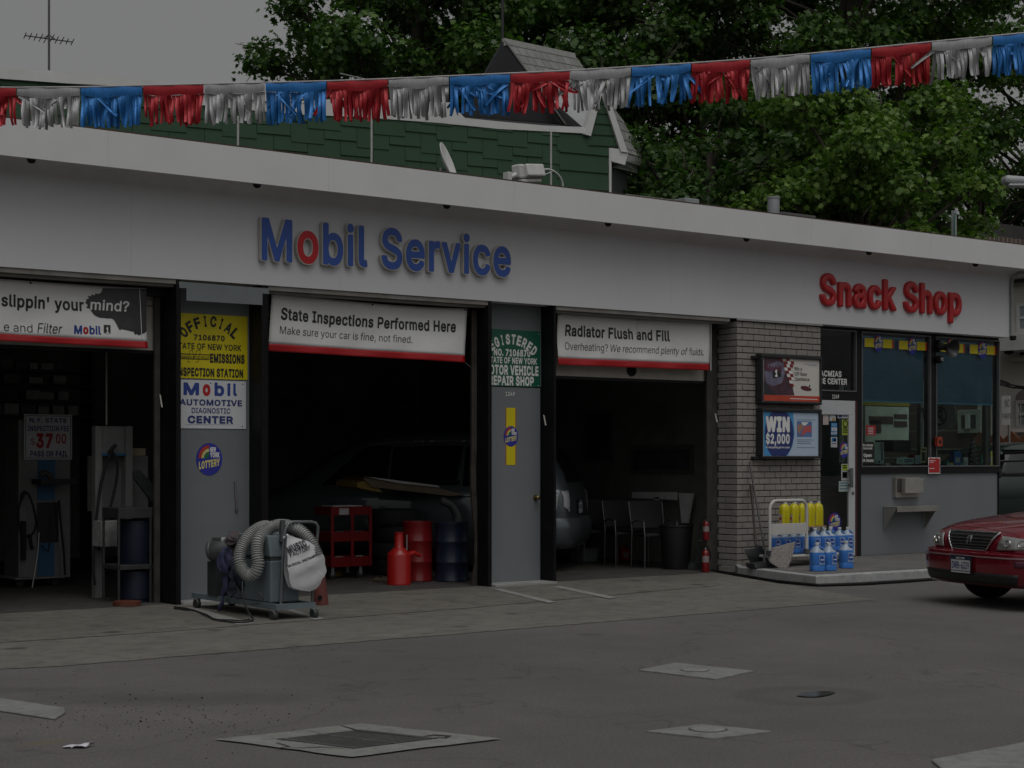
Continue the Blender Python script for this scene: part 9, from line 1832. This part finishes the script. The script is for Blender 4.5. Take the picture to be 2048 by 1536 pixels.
for i in range(len(xs) - 1):
    colr = cyc[(i - 4) % 3]; xa, xb = xs[i] + 1.5, xs[i + 1] - 0.5
    def T(f, d=0.0): x = xa + (xb - xa) * f; return at_Z(x, float(np.interp(x, kx, ky)) + d, BZ)
    mb = MB(); wild = 1.0 if 860 < xs[i] < 1300 else 0.35
    hdr = lambda f: 17 + 5 * math.sin(math.pi * f) + 1.5 * math.sin(9 * f + i)
    mb.grid(lambda u, v: T(u, hdr(u) * v) + FW * (-0.005 * math.sin(math.pi * v) - 0.003 * math.sin(13 * u + i)), 24, 4)
    n = 15
    for k in [q * 0.5 for q in range(2 * n - 1)]:
        bk = k != int(k)
        if bk and rr.random() < 0.15: continue
        f0 = (k + 0.02) / n; f1 = (k + 0.98) / n; L = (79 + rr.uniform(-5, 5)) / 283.0; 
        if rr.random() < 0.05: L *= rr.uniform(0.5, 0.8)
        sway = rr.gauss(0.0, 0.11) * wild + 0.02; 
        if rr.random() < 0.18 * wild: sway += rr.choice((-1, 1, 1)) * rr.uniform(0.4, 1.1)
        bend = rr.gauss(0, 0.09) * (0.2 + wild); tw = rr.gauss(0, 0.45) * (0.4 + 0.7 * wild); wd = rr.uniform(0.75, 1.1); depth = rr.gauss(0, 0.1) + (0.12 if bk else -0.05)
        A = T(f0, hdr(f0)); B_ = T(f1, hdr(f1)); mid = (A + B_) / 2; hw_ = (B_ - A).length / 2; l = L - (hdr(f0) / 283.0); ns = 8
        pp_ = mid.copy(); ring = []
        for j in range(ns + 1):
            t_ = j / ns; an_ = sway + bend * t_ * 2
            if j: pp_ = pp_ + (Vector((0, 0, -1)) * math.cos(an_) + RT * math.sin(an_)) * (l / ns) + FW * depth * l / ns
            ta = tw * t_; wv = hw_ * (1 + (wd - 1) * min(1, t_ * 2.5)) * (1 - 0.15 * t_)
            dv = (RT * math.cos(ta) * math.cos(an_ * 0.8) + Vector((0, 0, 1)) * math.sin(an_ * 0.8) * math.cos(ta) + FW * math.sin(ta)) * wv; cr = FW * (0.012 * math.sin(6 * t_ + k))
            ring.append((pp_ - dv + cr, pp_ + cr + FW * 0.006, pp_ + dv + cr))
        mb.grid(lambda u, v: ring[int(round(v * ns))][int(round(u * 2))], 2, ns)
    mb.build('pennant', FOIL[colr], bt, smooth=50)
# ------------------------------------------------------------------ plane trees behind the station
BARK = mat('bark', (0.075, 0.062, 0.05), 0.9, var=0.4, scale=6, bump=0.6, bscale=14)
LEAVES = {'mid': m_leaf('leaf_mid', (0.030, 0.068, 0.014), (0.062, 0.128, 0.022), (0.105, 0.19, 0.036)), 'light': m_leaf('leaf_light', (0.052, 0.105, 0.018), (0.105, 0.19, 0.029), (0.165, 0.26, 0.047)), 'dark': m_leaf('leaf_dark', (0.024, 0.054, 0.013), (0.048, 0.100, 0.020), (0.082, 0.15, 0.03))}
LEAF = np.array([(0, -0.5), (0.16, -0.30), (0.48, -0.22), (0.30, 0.02), (0.42, 0.30), (0.14, 0.22), (0, 0.55), (-0.14, 0.22), (-0.42, 0.30), (-0.30, 0.02), (-0.48, -0.22), (-0.16, -0.30)]); LEAF[:, 1] += 0.45
def leaf_mesh(name, C_, D_, size, m, parent, seed):
    """one leaf per row of C_ (position); D_ = outward direction of its clump"""
    g = np.random.default_rng(seed); n = len(C_); k = len(LEAF)
    nrm = D_ * 0.55 + g.normal(0, 0.55, (n, 3)) + np.array([0, 0, 0.55]); nrm /= np.linalg.norm(nrm, axis=1)[:, None]
    a = np.cross(nrm, g.normal(0, 1, (n, 3))); a /= np.linalg.norm(a, axis=1)[:, None]; b = np.cross(nrm, a)
    s = size * g.uniform(0.6, 1.25, n)
    P = C_[:, None, :] + (a[:, None, :] * LEAF[None, :, 0:1] + b[:, None, :] * LEAF[None, :, 1:2]) * s[:, None, None]
    P -= nrm[:, None, :] * (np.abs(LEAF[None, :, 0:1]) * 0.35 + LEAF[None, :, 1:2] ** 2 * 0.15) * s[:, None, None]
    V = P.reshape(-1, 3) - np.array(WM[parent].translation)
    me = bpy.data.meshes.new(name); me.vertices.add(n * k); me.vertices.foreach_set('co', V.ravel().astype(np.float32))
    me.loops.add(n * k); me.loops.foreach_set('vertex_index', np.arange(n * k, dtype=np.int32)); me.polygons.add(n); me.polygons.foreach_set('loop_start', np.arange(0, n * k, k, dtype=np.int32))
    me.update(calc_edges=True); me.materials.append(m); o = bpy.data.objects.new(name, me); col.objects.link(o); o.parent = parent; return o
def tree(label, px, Z, top, bot, rad, kind, nleaf, seed, lean=0.0, clumps=60, size=0.15):
    """px,Z: where the trunk stands; top/bot: heights of the crown; rad: its radius"""
    rr = random.Random(seed); g = np.random.default_rng(seed + 100)
    base = at_Z(px, 914, Z); base.z = 0; root = thing('plane_tree', label, 'tree', tuple(base))
    cz = (top + bot) / 2; hz = (top - bot) / 2; cs = []
    trunk = [base, base + Vector((0.1, 0, bot * 0.5)), base + Vector((lean * 0.4, 0.1, bot + 0.4)), base + Vector((lean * 0.8, 0, cz)), base + Vector((lean, 0, top - hz * 0.35))]
    tp_ = curve(trunk, 6); MB().tube(tp_, [0.34 * (1 - 0.85 * i / (len(tp_) - 1)) + 0.02 for i in range(len(tp_))], 12).build('trunk', BARK, root, smooth=60)
    tries = 0
    while len(cs) < clumps and tries < 4000:
        tries += 1
        v = Vector((rr.gauss(0, 1), rr.gauss(0, 1), rr.gauss(0, 1))).normalized() * (rr.uniform(0.25, 1.0) ** 0.6)
        c = base + Vector((lean * 0.8 + v.x * rad, v.y * rad, cz + v.z * hz))
        r = rr.uniform(0.75, 1.45) * (rad / 4.2) ** 0.5
        if all((c - q).length > 0.55 * (r + s) for q, s in cs): cs.append((c, r))
    bm_ = MB()
    for c, r in cs:
        hgt = min(max(c.z - rr.uniform(1.0, 2.6), bot * 0.8), top - hz * 0.4); f = min(1, max(0, (hgt - 0.3) / (top - hz * 0.35))); s = tp_[min(len(tp_) - 1, int(f * (len(tp_) - 1)))]
        m_ = s.lerp(c, 0.55) + Vector((rr.uniform(-.3, .3), rr.uniform(-.3, .3), rr.uniform(0.1, 0.5))); bm_.tube([s, m_, c], [0.08 * (1 - f * 0.5), 0.04, 0.012], 6)
        for q in range(3):
            e = c + Vector((rr.gauss(0, 1), rr.gauss(0, 1), rr.gauss(0, 0.7))).normalized() * r * 0.9; bm_.tube([m_.lerp(c, 0.6), c.lerp(e, 0.5) + Vector((0, 0, 0.1)), e], [0.035, 0.02, 0.006], 5)
    bm_.build('limbs', BARK, root, smooth=60)
    wts = np.array([r ** 2 for c, r in cs]); wts /= wts.sum(); idx = g.choice(len(cs), nleaf, p=wts); C_ = np.array([tuple(c) for c, r in cs])[idx]; Rr = np.array([r for c, r in cs])[idx]
    d = g.normal(0, 1, (nleaf, 3)); d /= np.linalg.norm(d, axis=1)[:, None]; d[:, 2] = np.where(d[:, 2] < -0.3, d[:, 2] * 0.6, d[:, 2])
    # sprays: leaves bunch along a few directions in each clump
    ph = (idx * 2.39)[:, None] + np.array([[0, 1.3, 2.1]]); lump = 0.72 + 0.38 * np.sin(5 * d[:, 0] + ph[:, 0]) * np.sin(5 * d[:, 1] + ph[:, 1]) * np.sin(4 * d[:, 2] + ph[:, 2])
    rdl = (g.uniform(0.15, 1.0, nleaf) ** 0.45) * lump * 1.12
    P = C_ + d * (Rr * rdl)[:, None] * np.array([1.0, 1.0, 0.78]); P[:, 2] -= 0.12 * rdl * Rr
    leaf_mesh('crown', P, d, size, LEAVES[kind], root, seed + 7); return root
tree('plane tree at the left end of the row, its crown edge against the sky', 815, 43.0, 16.2, 5.8, 4.1, 'mid', 46000, 1, 0.3, 74, 0.17)
tree('plane tree behind the slate gable, second from the left end', 1120, 46.0, 18.0, 6.0, 4.4, 'mid', 36000, 2, -0.2, 62, 0.18)
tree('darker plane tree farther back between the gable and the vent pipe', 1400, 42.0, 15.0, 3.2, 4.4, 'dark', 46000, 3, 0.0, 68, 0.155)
tree('low bright plane tree closest behind the shop roof', 1715, 32.5, 9.0, 3.2, 2.35, 'light', 30000, 4, 0.2, 50, 0.13)
tree('tall plane tree behind the bright low one at the right', 1690, 41.0, 16.5, 6.0, 4.3, 'mid', 46000, 5, 0.0, 66, 0.16)
tree('plane tree at the right end of the row by the street lamp', 2090, 48.0, 17.5, 7.4, 4.2, 'light', 24000, 6, -0.3, 46, 0.17)
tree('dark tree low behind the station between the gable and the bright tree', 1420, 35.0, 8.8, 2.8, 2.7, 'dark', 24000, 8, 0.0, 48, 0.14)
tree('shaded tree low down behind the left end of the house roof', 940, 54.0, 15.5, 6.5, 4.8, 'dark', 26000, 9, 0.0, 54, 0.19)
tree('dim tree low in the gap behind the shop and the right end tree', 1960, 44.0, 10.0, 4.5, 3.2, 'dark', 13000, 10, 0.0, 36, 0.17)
